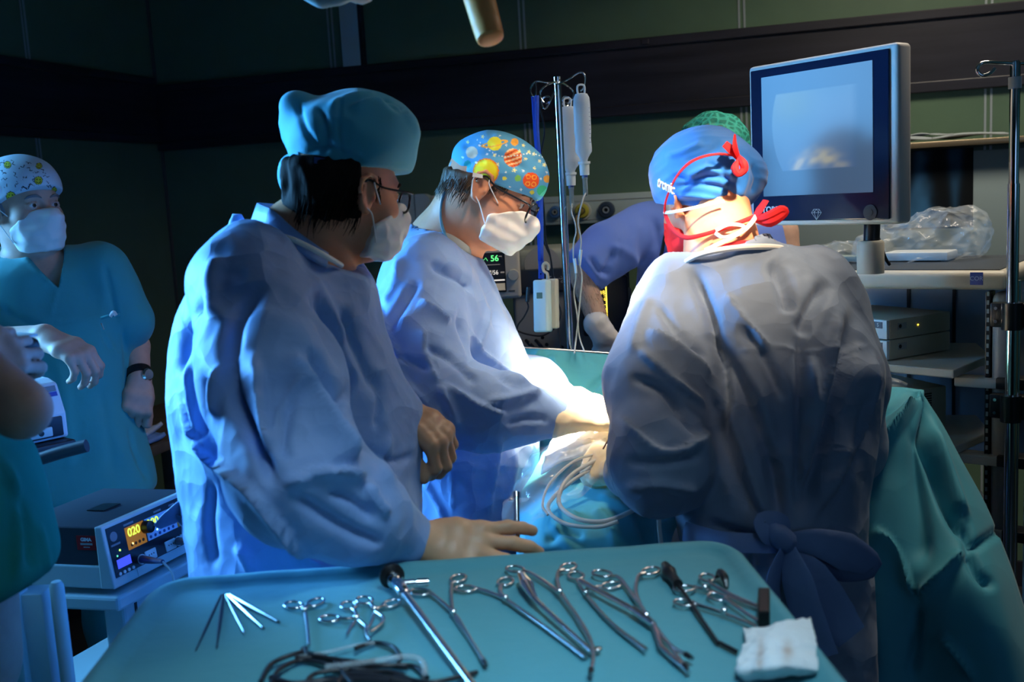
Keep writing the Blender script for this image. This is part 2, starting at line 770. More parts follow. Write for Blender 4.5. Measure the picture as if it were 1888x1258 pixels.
def fold(VV, N, folds):
    """push the surface along its normal near lines of the photo: (points, half width px, height m[, mode])"""
    Q = to_px(VV)
    view = (CAM-VV); view /= np.linalg.norm(view, axis=1)[:, None]
    wgt = np.clip((N*view).sum(1)*2.5, 0, 1)
    D = np.zeros(len(VV))
    for fo in folds:
        line, wd, hh = fo[0], fo[1], fo[2]
        mode = fo[3] if len(fo) > 3 else 'g'
        line = np.array(catmull([np.array(q, float) for q in line], 5)) if len(line) > 2 else np.array(line, float)
        lo, hi = line.min(0)-wd*4, line.max(0)+wd*4
        m = ((Q > lo) & (Q < hi)).all(1)
        if not m.any():
            continue
        d, t, sg = polydist(Q[m], line)
        tp = np.clip(np.minimum(t, 1-t)*5, 0.0, 1)
        tp = tp*tp*(3-2*tp)
        if mode == 'g':
            a = np.exp(-(d/wd)**2)
        elif mode == 'k':      # knife pleat: sharp on one side, sloping on the other (sg>0 side slopes)
            a = np.where(sg > 0, np.exp(-(d/(wd*1.6))**1.3), np.exp(-(d/(wd*0.35))**2))
        elif mode == 'r':      # sharp ridge
            a = np.exp(-(d/wd))
        D[m] += a*tp*hh
    return D*wgt


def grid_mesh(rows, ku=6, kv=6):
    """smooth surface through a grid of points"""
    R = [np.array(catmull(r, ku)) for r in rows]
    n = len(R[0])
    cols = [catmull([R[i][j] for i in range(len(R))], kv) for j in range(n)]
    G = np.array(cols)            # n x m x 3
    n, m = G.shape[:2]
    VV = G.reshape(-1, 3)
    I = np.arange(n*m).reshape(n, m)
    F = np.stack([I[:-1, :-1], I[1:, :-1], I[1:, 1:], I[:-1, 1:]], -1).reshape(-1, 4)
    return VV, F


def sheet(name, rows, m, parent=None, ku=6, kv=6, thick=.0015, disp=None, loc=None, cols=None):
    VV, F = grid_mesh(rows, ku, kv)
    N = vnorm(VV, F)
    c0 = VV.mean(0)
    if ((CAM-c0) @ N.mean(0)) < 0:
        F = F[:, ::-1]; N = -N
    if disp is not None:
        VV = VV+N*disp(VV, N)[:, None]
    o = npmesh(name, VV, F, m, parent, True, cols(VV, N) if cols else None, loc)
    if thick:
        md = o.modifiers.new('solid', 'SOLIDIFY')
        md.thickness = thick
        md.offset = -1
    return o
# ------------------------------------------------------------------ the room
M = {}
M['wallp'] = mat('green_wall_panel', srgb(88, 112, 90), 0.33, spec=0.5, bump=[('noise', 60, 0.08, 0.002)], var=(3, 0.12))
M['wood'] = mat('dark_stained_wood', srgb(38, 37, 46), 0.36, spec=0.5, bump=[('noise', 14, 0.25, 0.002)], var=(9, 0.5), stretch=(0.12, 0.12, 2.0))
M['seam'] = mat('pale_metal_seam', srgb(160, 170, 172), 0.35, metal=0.3)
M['floor'] = mat('dark_floor', srgb(40, 42, 44), 0.35, var=(6, 0.2))
M['ceil'] = mat('ceiling_paint', srgb(150, 155, 150), 0.8)
M['palepanel'] = mat('pale_enamel', srgb(176, 196, 200), 0.4, var=(4, 0.04))
M['beige'] = mat('beige_plastic', srgb(190, 184, 170), 0.45, var=(20, 0.03))
M['grey'] = mat('grey_enamel', srgb(150, 152, 152), 0.42, var=(12, 0.04))
M['dgrey'] = mat('dark_grey_enamel', srgb(58, 64, 72), 0.4)
M['black'] = mat('black_plastic', srgb(20, 21, 24), 0.35)
M['chrome'] = mat('chrome', (0.78, 0.78, 0.80), 0.12, metal=1.0)
M['steel'] = mat('brushed_steel', (0.62, 0.62, 0.63), 0.26, metal=1.0, var=(60, 0.08))
M['white'] = mat('white_plastic', srgb(214, 220, 222), 0.4)


def struct(name, mb, m, smooth=False):
    o = mb.build(name, m, smooth=smooth)
    o['kind'] = 'structure'
    return o


def room():
    T = 0.10
    def fr():
        return MB(KN, U, NW, V(0, 0, 1))
    struct('wall_back', fr().box2((-T, -T, 0), (7.0, 0, 3.0)), M['wallp'])
    struct('wall_left', fr().box2((-T, 0, 0), (0, 2.0, 3.0)), M['wallp'])
    struct('wall_left_near', fr().box2((-T, 3.1, 0), (0, 9.0, 3.0)).box2((-T, 2.0, 0), (0, 3.1, 1.15)).box2((-T, 2.0, 2.4), (0, 3.1, 3.0)), M['wallp'])
    struct('wall_right', fr().box2((7.0, -T, 0), (7.0+T, 9.0, 3.0)), M['wallp'])
    struct('wall_front', fr().box2((-T, 9.0, 0), (7.0+T, 9.0+T, 3.0)), M['wallp'])
    struct('floor', fr().box2((-T, -T, -0.1), (7.0+T, 9.0+T, 0)), M['floor'])
    struct('ceiling', fr().box2((-T, -T, 3.0), (7.0+T, 9.0+T, 3.1)), M['ceil'])
    # dark wooden crash rail: board, upper and lower moulding
    b = fr()
    b.box2((0, 0, 1.93), (7.0, 0.022, 2.16), 0.002)
    b.box2((0, 0, 2.155), (7.0, 0.036, 2.19), 0.004)
    b.box2((0, 0, 1.895), (7.0, 0.034, 1.935), 0.004)
    b.box2((2.26, 0, 2.162), (2.29, 0.042, 2.183), 0.003)
    struct('trim_1', b, M['wood'])
    b = fr()
    b.box2((0, 0.036, 1.955), (0.022, 2.0, 2.19), 0.002)
    b.box2((0, 0.036, 2.185), (0.036, 2.0, 2.22), 0.004)
    b.box2((0, 0.036, 1.925), (0.034, 2.0, 1.96), 0.004)
    struct('trim_2', b, M['wood'])
    # pale double seams of the wall panels
    n = 3
    for a0 in (0.905, 1.765, 2.645, 3.52, 4.4, 5.28):
        for z0, z1 in ((0, 1.895), (2.19, 3.0)):
            b = fr()
            b.box2((a0-0.012, 0, z0), (a0-0.004, 0.004, z1))
            b.box2((a0+0.008, 0, z0), (a0+0.016, 0.004, z1))
            struct('trim_%d' % n, b, M['seam']); n += 1
    for b0 in (0.80, 1.68):
        for z0, z1 in ((0, 1.925), (2.22, 3.0)):
            b = fr()
            b.box2((0, b0-0.012, z0), (0.004, b0-0.004, z1))
            b.box2((0, b0+0.006, z0), (0.004, b0+0.012, z1))
            struct('trim_%d' % n, b, M['seam']); n += 1
    b = fr().box2((0, 0, 0), (0.012, 0.012, 3.0))
    struct('trim_%d' % n, b, mat('corner_bead', srgb(80, 84, 80), 0.5)); n += 1
    # pale upright strip above the rail
    b = fr()
    b.box2((0.965, 0, 2.19), (1.05, 0.03, 3.0), 0.002)
    struct('trim_%d' % n, b, M['palepanel']); n += 1
    b = fr().box2((1.05, 0, 2.19), (1.066, 0.03, 3.0))
    struct('trim_%d' % n, b, M['wood']); n += 1
    b = fr()
    for q in (((-.07, 2.0, 1.15), (-.03, 2.05, 2.4)), ((-.07, 3.05, 1.15), (-.03, 3.1, 2.4)), ((-.07, 2.0, 1.15), (-.03, 3.1, 1.20)), ((-.07, 2.0, 2.35), (-.03, 3.1, 2.4))):
        b.box2(*q)
    struct('window_1', b, M['white'])
    for nm, q in (('baseboard_back', ((0, 0, 0), (7.0, 0.015, 0.10))), ('baseboard_left', ((0, 0.015, 0), (0.015, 9.0, 0.10)))):
        struct(nm, fr().box2(*q), M['wood'])


room()
# ------------------------------------------------------------------ materials of people
SKIN = srgb(208, 142, 108)
M['skin'] = mat('skin', SKIN, 0.48, spec=0.35, sss=0.12, bump=[('noise', 260, 0.12, 0.001)], var=(45, 0.06))
M['skin_pale'] = mat('pale_skin', srgb(196, 158, 140), 0.5, spec=0.35, sss=0.1, bump=[('noise', 260, 0.12, 0.001)], var=(40, 0.07))
GOWN = (0.23, 0.37, 0.68)
M['gown'] = mat('blue_nonwoven_gown', GOWN, 0.58, spec=0.3, bump=[('crease', 11, 0.8, 0.02), ('crease', 30, 0.4, 0.005), ('noise', 700, 0.10, 0.0006)], sheen=0.15)
M['gown3'] = mat('grey_blue_nonwoven_gown', (0.21, 0.27, 0.39), 0.6, spec=0.3, bump=[('crease', 9, 0.8, 0.02), ('crease', 26, 0.4, 0.005), ('noise', 700, 0.10, 0.0006)], sheen=0.15)
M['tealcap'] = mat('teal_cotton', (0.055, 0.33, 0.46), 0.7, spec=0.2, bump=[('noise', 900, 0.15, 0.0006), ('noise', 26, 0.3, 0.004)], sheen=0.2)
M['bluecap'] = mat('royal_blue_cotton', (0.02, 0.17, 0.60), 0.62, spec=0.3, bump=[('noise', 900, 0.15, 0.0006), ('noise', 22, 0.3, 0.004)], sheen=0.2)
M['scrub'] = mat('teal_scrub_cotton', (0.05, 0.32, 0.34), 0.78, spec=0.15, bump=[('noise', 800, 0.2, 0.0006), ('noise', 12, 0.35, 0.012)], sheen=0.2)
M['scrubblue'] = mat('blue_scrub_cotton', (0.13, 0.22, 0.66), 0.78, spec=0.15, bump=[('noise', 800, 0.2, 0.0006)], sheen=0.2)
M['scrubgreen'] = mat('green_scrub_cotton', (0.015, 0.22, 0.15), 0.8, spec=0.15, bump=[('noise', 800, 0.2, 0.0006), ('noise', 14, 0.3, 0.01)])
M['glove'] = mat('dim_latex_glove', (0.60, 0.33, 0.19), 0.42, spec=0.4, sss=0.15, bump=[('crease', 70, 0.25, 0.0015), ('noise', 300, 0.1, 0.0006)])  # glove away from the lamps, its shade put into the colour
M['glove_lit'] = mat('lit_latex_glove', (0.82, 0.70, 0.50), 0.42, spec=0.4, sss=0.15, bump=[('crease', 70, 0.25, 0.0015)])  # same kind of glove under the lamps, lightened in its colour
M['glovewhite'] = mat('white_latex_glove', (0.62, 0.60, 0.62), 0.42, spec=0.4, bump=[('crease', 60, 0.3, 0.0015)])
M['cuff'] = mat('knitted_cuff', (0.62, 0.60, 0.52), 0.8, bump=[('noise', 200, 0.3, 0.001)])
M['mask'] = mat('white_face_mask', (0.78, 0.76, 0.72), 0.7, spec=0.2, bump=[('crease', 45, 0.2, 0.002), ('noise', 500, 0.1, 0.0005)], sss=0.1)
M['elastic'] = mat('white_elastic', (0.8, 0.79, 0.77), 0.6)
M['hair_dark'] = mat('dark_brown_hair', (0.016, 0.010, 0.008), 0.75, spec=0.08, bump=[('noise', 240, 0.6, 0.002)], stretch=(1, 1, 0.25))
M['hair_brown'] = mat('brown_hair', (0.09, 0.05, 0.028), 0.5, spec=0.3, bump=[('noise', 240, 0.6, 0.002)], stretch=(1, 1, 0.3))
M['hair_grey'] = mat('grey_hair', (0.18, 0.17, 0.17), 0.5, bump=[('noise', 240, 0.6, 0.002)])
M['eye'] = mat('eye', (0.6, 0.58, 0.55), 0.1, attr=True)
M['frame'] = mat('black_spectacle_frame', (0.012, 0.012, 0.014), 0.25)
M['lens'] = mat('spectacle_lens', (0.95, 0.97, 1.0), 0.02, trans=1.0, ior=1.08)
M['red'] = mat('red_cotton', (0.62, 0.015, 0.02), 0.7, spec=0.2, bump=[('noise', 600, 0.2, 0.0006), ('noise', 60, 0.3, 0.003)])
M['print'] = mat('printed_cotton', (0.5, 0.5, 0.5), 0.7, spec=0.2, attr=True, bump=[('noise', 900, 0.15, 0.0006), ('noise', 24, 0.25, 0.004)])
M['tie'] = mat('blue_nonwoven_tie', (0.12, 0.19, 0.38), 0.6, bump=[('crease', 30, 0.35, 0.004)])


# ------------------------------------------------------------------ body parts as fields
class Head:
    """local frame: x forward, y to the person's left, z up; origin between the ears"""
    def __init__(s, c, fwd, up=(0, 0, 1), k=1.0):
        s.c = np.array(c, float); s.k = k
        F = unit(fwd)
        Lf = unit(np.cross(np.array(up, float), F))
        Up = np.cross(F, Lf)
        s.A = np.stack([F, Lf, Up], 1)

    def f(s, fl):
        return lambda p: fl(((p-s.c) @ s.A)/s.k)*s.k

    def w(s, x, y, z):
        return s.c+s.A @ (V(x, y, z)*s.k)

    def loc(s, p):
        return ((p-s.c) @ s.A)/s.k

    def face(s, ears=True):
        fs = [ell((-.010, 0, .040), (.099, .077, .086)), ell((.026, 0, -.020), (.068, .062, .084)),
              ell((.050, 0, -.078), (.040, .042, .034)), ell((.052, .040, -.016), (.034, .026, .024)), ell((.052, -.040, -.016), (.034, .026, .024)),
              rc((.078, -.030, .030), (.078, .030, .030), .011)]
        base = un(.022, *fs)
        nose = un(.010, rc((.088, 0, .018), (.112, 0, -.020), .0075, .0115), ell((.100, .011, -.026), (.011, .009, .008)), ell((.100, -.011, -.026), (.011, .009, .008)))
        lips = un(.006, ell((.086, 0, -.056), (.011, .023, .0055)), ell((.085, 0, -.066), (.011, .020, .0065)))
        g = un(.012, base, nose)
        g = un(.006, g, lips)
        g = cut(.012, g, ell((.094, .031, .012), (.014, .016, .012)), ell((.094, -.031, .012), (.014, .016, .012)))
        lids = []
        for sy in (1, -1):
            lids += [chain([(.080, sy*.016, .010), (.0895, sy*.025, .0175), (.0885, sy*.038, .0175), (.079, sy*.046, .011)], [.0028]*4),
                     chain([(.080, sy*.017, .009), (.0875, sy*.027, .0045), (.086, sy*.038, .005), (.079, sy*.045, .009)], [.0024]*4)]
        g = un(.004, g, *lids)
        if ears:
            for sy in (1, -1):
                y = lambda a: sy*a
                e = ell((-.004, y(.0795), .0), (.017, .0065, .029))
                hel = chain([(.011, y(.079), .006), (.015, y(.082), .020), (.008, y(.087), .032), (-.008, y(.091), .035), (-.021, y(.093), .024),
                             (-.023, y(.091), .006), (-.016, y(.087), -.012), (-.008, y(.083), -.024), (.002, y(.080), -.028)], [.003, .0034, .0036, .0038, .0038, .0036, .0034, .005, .005], .003)
                ant = chain([(-.012, y(.086), .020), (-.013, y(.087), .004), (-.008, y(.084), -.012)], [.003, .0035, .003])
                tr = ell((.010, y(.083), -.002), (.004, .005, .007))
                e = un(.005, e, hel)
                e = cut(.004, e, ell((-.003, y(.089), .004), (.010, .007, .018)))
                e = un(.004, e, ant, tr)
                g = un(.005, g, e)
        return s.f(g)

    def lower(s):
        return s.f(un(.035, ell((.026, 0, -.020), (.068, .064, .080)), ell((.050, 0, -.078), (.044, .046, .034)), rc((.09, 0, .012), (.116, 0, -.022), .007, .013), ell((.075, 0, -.055), (.034, .03, .03))))


def hand(o, X, N, ts, curl, spread=(.16, .04, -.06, -.18), s=1.0, thumb=(0.9, 0.35, 0.3), r=0.0, flex=0.25):
    """field of a hand: wrist o, X along the fingers, N back-of-hand normal, ts = side of the thumb on N x X;
    curl: four tuples of three joint bends (radians) towards the palm"""
    o = np.array(o, float); X = unit(X); N = np.array(N, float); N = unit(N-X*np.dot(N, X)); Y = np.cross(N, X)*ts
    W = lambda a, b, c: o+(X*a+Y*b+N*c)*s
    base = [(.086, .030), (.090, .010), (.086, -.011), (.078, -.030)]
    ln = [(.044, .026, .020), (.048, .030, .021), (.045, .028, .021), (.035, .021, .018)]
    palm = [chain([W(.0, b*.45, 0), W(a*.55, b*.9, .003), W(a, b, 0)], [.019*s+r, .0150*s+r, .0115*s+r], .01) for a, b in base]
    palm.append(ell(W(.040, .012, -.008), (.030*s, .026*s, .012*s), np.stack([X, Y, N], 1)))
    f = un(.016, *palm)
    fl = []
    ends = []
    for i in range(4):
        p = W(base[i][0], base[i][1], 0)
        an = 0.0
        d0 = unit(X*math.cos(spread[i])+Y*math.sin(spread[i]))
        pts = [p]
        for j in range(3):
            an += curl[i][j]
            d = d0*math.cos(an)-N*math.sin(an)
            p = p+d*ln[i][j]*s
            pts.append(p)
        k = .92 if i == 3 else 1.0
        fl.append(chain(pts, [.0108*s*k+r, .0098*s*k+r, .0088*s*k+r, .0074*s*k+r], .004))
        ends.append(pts)
    g = fl[0]
    for x in fl[1:]:
        g = un(.0025, g, x)
    f = un(.010, f, g)
    a, b, c = thumb
    tb = W(.022, .022, -.006)
    d = unit(X*math.cos(a)+Y*math.sin(a)-N*b)
    p1 = tb+d*.040*s
    d2 = unit(d+X*c*0.8-N*0.15)
    p2 = p1+d2*.034*s
    d3 = unit(d2+X*c-N*0.1)
    p3 = p2+d3*.026*s
    f = un(.014, f, chain([tb, p1, p2, p3], [.0165*s+r, .0130*s+r, .0112*s+r, .0088*s+r], .006))
    ends.append([tb, p1, p2, p3])
    return f, ends


def bounds(f_or_pts, pad):
    a = np.array(f_or_pts)
    return a.min(0)-pad, a.max(0)+pad


def sdfmesh(name, f, lo, hi, h, m, parent, disp=None, cols=None, refine=1, post=None):
    VV, F = snets(f, lo, hi, h, refine)
    if disp is not None:
        N = vnorm(VV, F)
        VV = VV+N*disp(VV, N)[:, None]
    if post is not None:
        VV, F = post(VV, F)
    c = cols(VV, vnorm(VV, F)) if cols is not None else None
    return npmesh(name, VV, F, m, parent, True, c)


def trim(test):
    """drop faces whose vertices fail the test (an open garment edge)"""
    def g(VV, F):
        ok = test(VV)
        F = F[ok[F].all(1)]
        used = np.unique(F)
        mp = np.full(len(VV), -1)
        mp[used] = np.arange(len(used))
        return VV[used], mp[F]
    return g


def smoothstep(x, a, b):
    t = np.clip((x-a)/(b-a), 0, 1)
    return t*t*(3-2*t)


GF = 1.35


def gown_noise(am=1.0, sc=7.0, axis=(1, 1, 0.18)):
    ax = np.array(axis)
    def g(p):
        v = ridge(p*ax*sc+3.1)*0.006+ridge(p*ax*sc*2.1+9)*0.0022
        q = facets(p*9.0)*0.010+facets(p*22.0+7)*0.0028
        return (v+q-0.006)*am
    return g


def eyes(hd, root, iris=(0.05, 0.03, 0.02)):
    for sy in (1, -1):
        c = hd.w(.0785, sy*.031, .0115)
        VV, F = snets(ell(c, (.0118,)*3), c-.016, c+.016, .0016)
        L = hd.loc(VV)-V(.0785, sy*.031, .0115)
        r = np.hypot(L[:, 1], L[:, 2])
        cc = np.where((r < .0056)[:, None], np.array(iris)[None], np.array([.62, .58, .55])[None])
        cc = np.where(((r < .0024) & (L[:, 0] > 0))[:, None], np.array([.003, .003, .003])[None], cc)
        npmesh('eye', VV, F, M['eye'], root, True, cc)


def eyebrows(hd, root, m):
    for sy in (1, -1):
        b = MB()
        b.tube([hd.w(.094, sy*.012, .030), hd.w(.094, sy*.026, .036), hd.w(.086, sy*.042, .034), hd.w(.078, sy*.050, .028)], [.002, .0042, .0036, .001], 8, 4)
        b.build('eyebrow', m, root, True)


def strands(name, pts_fn, n, m, root, length, r=.0006, seed=1):
    rg = np.random.default_rng(seed)
    b = MB()
    for i in range(n):
        p, nrm, d = pts_fn(rg)
        L = length*rg.uniform(.6, 1.2)
        j = rg.normal(0, .25, 3)
        p1 = p+nrm*.003+(d+j*.2)*L*.5
        p2 = p-nrm*.001+(d+j*.4)*L
        b.tube([p, p1, p2], [r*1.2, r, r*.3], 3)
    return b.build(name, m, root, True, angle=180)


def mask_part(hd, root, m, tone=None, zt=.004, zb=-.104, xb=.026, grow=.010, loops=True, pleats=True):
    lo = hd.lower()
    slab = hd.f(inter(.006, half((0, 0, zt), (0, 0, 1)), half((0, 0, zb), (0, 0, -1)), half((xb, 0, 0), (-1, 0, 0))))
    nosez = hd.f(half((.080, 0, zt-.012), unit((-.75, 0, 1))))
    f = inter(.005, off(lo, grow), slab, nosez)
    def disp(p, n):
        L = hd.loc(p)
        d = .0009*np.sin(L[:, 2]*230+noise(p*14)*1.4) if pleats else 0
        return d+facets(p*30)*.005-.0025+noise(p*26)*.0014
    pts = [hd.w(x, y, z) for x in (0, .15) for y in (-.09, .09) for z in (-.13, .03)]
    a, b = bounds(pts, .01)
    mk = sdfmesh('face_mask', f, a, b, .0030, m, root, disp)
    if loops:
        for sy in (1, -1):
            b = MB()
            b.tube([hd.w(xb+.006, sy*.072, zt-.014), hd.w(.012, sy*.085, .012), hd.w(.006, sy*.087, .024)], .0013, 8, 6)
            b.tube([hd.w(xb+.008, sy*.066, zb+.026), hd.w(.012, sy*.082, -.034), hd.w(-.004, sy*.086, -.022)], .0013, 8, 6)
            b.build('ear_loop', M['elastic'], mk, True)
    return mk


def glasses(hd, root, rx=.024, rz=.019, z0=.006, xf=.112, sq=3.0):
    g = MB()
    lens = []
    for sy in (1, -1):
        pts = []
        for k in range(28):
            a = 2*math.pi*k/28
            ca, sa = math.cos(a), math.sin(a)
            rr = (abs(ca)**sq+abs(sa)**sq)**(-1/sq)
            pts.append(hd.w(xf-abs(ca*rr*rx+.031)*.18*1.0, sy*(.032+ca*rr*rx), z0+sa*rr*rz))
        g.tube(pts, .0024, 8, closed=True)
        lens.append(pts)
        g.tube([hd.w(xf-.012, sy*.056, z0+.010), hd.w(xf-.020, sy*.074, z0+.013), hd.w(.03, sy*.083, z0+.012), hd.w(-.004, sy*.087, .026), hd.w(-.022, sy*.084, .010)], .0021, 8, 5)
    g.tube([hd.w(xf-.003, .010, z0+.004), hd.w(xf+.001, 0, z0+.008), hd.w(xf-.003, -.010, z0+.004)], .0018, 8, 4)
    o = g.build('glasses', M['frame'], root, True)
    for pts in lens:
        b = MB()
        c = sum(pts)/len(pts)
        th = hd.A[:, 0]*.0007
        n = len(pts)
        b.raw([c+th]+[p+th for p in pts]+[c-th]+[p-th for p in pts],
              [(0, 1+i, 1+(i+1) % n) for i in range(n)]+[(n+1, n+2+(i+1) % n, n+2+i) for i in range(n)]+[(1+i, n+2+i, n+2+(i+1) % n, 1+(i+1) % n) for i in range(n)])
        b.build('lens', M['lens'], o)
    return o


def legs(root, c, ang, z_hip, m, shoe, wid=.10, spread=.12, thick=.085):
    """trousers and shoes under the gown, standing on the floor"""
    e = V(math.cos(ang), math.sin(ang), 0)      # person's right-left axis
    fw = V(-math.sin(ang), math.cos(ang), 0)
    fs = []
    for s in (1, -1):
        hip = V(c[0], c[1], z_hip)+e*s*wid
        kn = V(c[0], c[1], z_hip*.53)+e*s*(wid+.01)+fw*.02
        an = V(c[0], c[1], .07)+e*s*spread
        fs.append(chain([hip, kn, an], [thick, thick*.78, thick*.68], .03))
        b = MB()
        b.tube([an-fw*.07+V(0, 0, -.028), an+fw*.02+V(0, 0, -.024), an+fw*.12+V(0, 0, -.032), an+fw*.17+V(0, 0, -.038)], [.035, .043, .042, .026], 14, 5)
        b.build('shoe', shoe, root, True)
    f = un(.05, *fs, ell((c[0], c[1], z_hip+.02), (.15, .13, .14)))
    f = cut(.005, f, half((0, 0, .045), (0, 0, 1)))
    lo = V(c[0]-.36, c[1]-.36, .0); hi = V(c[0]+.36, c[1]+.36, z_hip+.2)
    return sdfmesh('trousers', f, lo, hi, .014, m, root, lambda p, n: ridge(p*V(9, 9, 2.5))*.006)


M['shoe'] = mat('white_clog', (0.4, 0.4, 0.4), 0.5)
# ------------------------------------------------------------------ surgeon in the left foreground
def surgeon_left():
    hd = Head(P(636, 364, 1.86), (.76, .60, -.20), up=(.05, .05, 1))
    base = V(*P(545, 800, 1.86)[:2], 0)
    root = empty('person', base, 'person in a plain teal cap and blue gown, one gloved hand on the instrument table', 'person')
    neck = P(552, 466, 1.85)
    # near (right) arm
    sh, el_, wr = P(478, 545, 1.68), P(548, 880, 1.50), P(752, 992, 1.62)
    # far (left) arm
    sh2, el2, wr2 = P(610, 545, 1.97), P(600, 800, 1.93), P(742, 772, 1.90)
    hx = P(965, 1016, 1.62)-P(785, 1000, 1.63)
    gf, ends = hand(P(784, 1000, 1.63), hx, V(-.05, -.75, .75), 1,
                    [(.15, .30, .25), (.15, .32, .3), (.18, .34, .3), (.2, .36, .3)], spread=(.26, .09, -.10, -.30), s=1.0, r=.0015, thumb=(.25, .6, .3))
    gf2, ends2 = hand(P(748, 765, 1.895), P(800, 800, 1.87)-P(748, 765, 1.895), V(.55, -.6, .6), -1,
                      [(1.0, .9, .5), (1.0, .9, .5), (1.05, .95, .5), (1.05, 1.0, .5)], s=.98, r=.0015, thumb=(.5, .6, .4))
    body = un(.03, hd.face(), rc(hd.w(-.022, 0, -.03), neck+V(0, 0, .03), .060, .062), rc(neck+V(0, 0, .03), neck-V(0, 0, .10), .062, .075))
    torso = un(.06, rc(neck-V(0, 0, .08), V(base[0], base[1], .95), .10, .11), rc(sh, sh2, .055))
    arms = un(.01, chain([sh, el_, wr, P(790, 1002, 1.63)], [.045, .038, .026, .022]), chain([sh2, el2, wr2], [.045, .038, .025]))
    f = un(.03, body, torso, arms)
    a, b = bounds([hd.w(.13, 0, 0), hd.w(-.12, 0, 0), hd.w(0, .1, .13), hd.w(0, -.1, 0), sh, sh2, el_, wr, el2, wr2, P(800, 1002, 1.63), V(base[0]-.12, base[1]-.12, .85), V(base[0]+.12, base[1]+.12, .85)], .07)
    sdfmesh('body', f, a, b, .005, M['skin'], root)
    eyes(hd, root)
    eyebrows(hd, root, M['hair_dark'])
    # gloves
    for g, e, w in ((un(.012, gf, rc(P(762, 996, 1.62), P(792, 1001, 1.63), .033, .028)), ends, P(762, 996, 1.62)), (un(.012, gf2, rc(wr2, P(752, 768, 1.895), .034, .028)), ends2, wr2)):
        pts = [q for x in e for q in x]+[w]
        a, b = bounds(pts, .045)
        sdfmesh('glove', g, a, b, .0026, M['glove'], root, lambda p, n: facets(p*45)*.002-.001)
    # gown
    rows = [lrow(465, 455, 600, 1.86, .10), lrow(490, 400, 630, 1.86, .16), lrow(520, 362, 655, 1.86, .185), lrow(560, 340, 680, 1.86, .19),
            lrow(620, 326, 708, 1.86, .19), lrow(700, 320, 742, 1.86, .19), lrow(780, 328, 766, 1.86, .19), lrow(860, 338, 778, 1.86, .19),
            lrow(940, 350, 776, 1.86, .19), lrow(1010, 360, 772, 1.86, .19), lrow(1090, 366, 765, 1.86, .20)]
    zb = rows[-1]
    rows.append((.30, zb[1]-.02, zb[2], zb[3], zb[4]*1.08, .20))
    tor = loft(rows)
    sl = chain([P(462, 535, 1.72), P(500, 700, 1.60), P(545, 872, 1.52), P(650, 945, 1.56), P(748, 992, 1.62)], [.100, .098, .092, .066, .042], .05)
    sl2 = chain([P(600, 540, 1.98), P(640, 800, 1.92), P(735, 768, 1.90)], [.085, .070, .045], .04)
    yoke = un(.05, rc(P(470, 500, 1.76), P(600, 515, 1.98), .075, .07), rc(P(530, 480, 1.86), P(560, 560, 1.86), .11, .13))
    f = un(.035, tor, yoke, sl, sl2)
    hole = un(.02, rc(neck+V(.005, 0, .0), hd.w(-.02, 0, -.02), .080, .088))
    qa, qb, qc = P(450, 408, 1.93), P(522, 450, 1.70), P(628, 490, 1.80)
    nu = np.cross(qb-qa, qc-qa); nu = nu*np.sign(nu[2])
    f = cut(.006, f, hole, inter(.004, half(qa, -nu), rc(neck-V(0, 0, .1), neck+V(0, 0, .15), .125)))
    f = un(.015, f, rc(P(442, 452, 1.90), P(437, 402, 1.90), .026, .005))
    gn = gown_noise(.9)
    folds = [
        ([(503, 515), (442, 576), (424, 640), (428, 719), (459, 791), (491, 858), (515, 918)], 13, -.022),
        ([(381, 547), (349, 608), (338, 700)], 9, -.012), ([(410, 470), (395, 520), (400, 600)], 14, .010),
        ([(576, 535), (604, 616), (640, 690)], 12, -.014), ([(624, 560), (665, 650), (700, 735)], 10, -.010), ([(560, 500), (600, 560), (640, 640)], 12, .010),
        ([(470, 640), (479, 700), (487, 771), (499, 846)], 10, .016, 'k'),
        ([(540, 640), (558, 691), (610, 779), (650, 838), (658, 862)], 11, .022, 'k'), ([(560, 640), (600, 700), (622, 770), (640, 800)], 8, -.014),
        ([(515, 894), (578, 870), (638, 868), (678, 886)], 9, .018, 'k'), ([(678, 886), (684, 918), (713, 950)], 8, .014),
        ([(530, 905), (594, 946), (658, 981), (717, 1005)], 9, -.012), ([(600, 905), (650, 925), (690, 960)], 7, -.010),
        ([(320, 719), (380, 822), (407, 854), (471, 902), (515, 958), (578, 1029), (642, 1053)], 9, .016, 'k'),
        ([(376, 680), (380, 790), (356, 822)], 8, -.010), ([(395, 878), (391, 958), (400, 1050)], 8, -.010), ([(350, 650), (360, 760), (400, 840)], 6, .009),
        ([(630, 679), (650, 699), (618, 759)], 8, -.012), ([(697, 679), (701, 739), (690, 800)], 7, -.008), ([(720, 800), (700, 860), (730, 900)], 8, .008),
        ([(660, 820), (720, 850), (770, 838)], 7, -.007), ([(440, 640), (400, 700), (395, 780)], 8, .010), ([(540, 720), (520, 800), (530, 860)], 9, -.009),
        ([(440, 1000), (470, 1060), (470, 1090)], 9, .010), ([(560, 690), (520, 760), (500, 830)], 7, .010)]
    def disp(p, n):
        return gn(p)+fold(p, n, folds)*GF
    pts = [P(310, 400, 1.86), P(790, 1010, 1.6), P(545, 880, 1.38), P(560, 470, 2.12), V(base[0]-.32, base[1]-.28, .3), V(base[0]+.32, base[1]+.3, .3)]
    a, b = bounds(pts, .06)
    g = sdfmesh('surgical_gown', f, a, b, .0065, M['gown'], root, disp)
    # white neck binding, stand-up collar of the scrub shirt
    b = MB()
    b.tube(PP((448, 412, 1.90), (462, 424, 1.80), (482, 432, 1.75), (509, 434, 1.725), (535, 440, 1.72), (562, 452, 1.725), (600, 472, 1.745), (630, 490, 1.79)), [.0048]*8, 8, 5)
    b.build('neck_binding', M['elastic'], g, True)
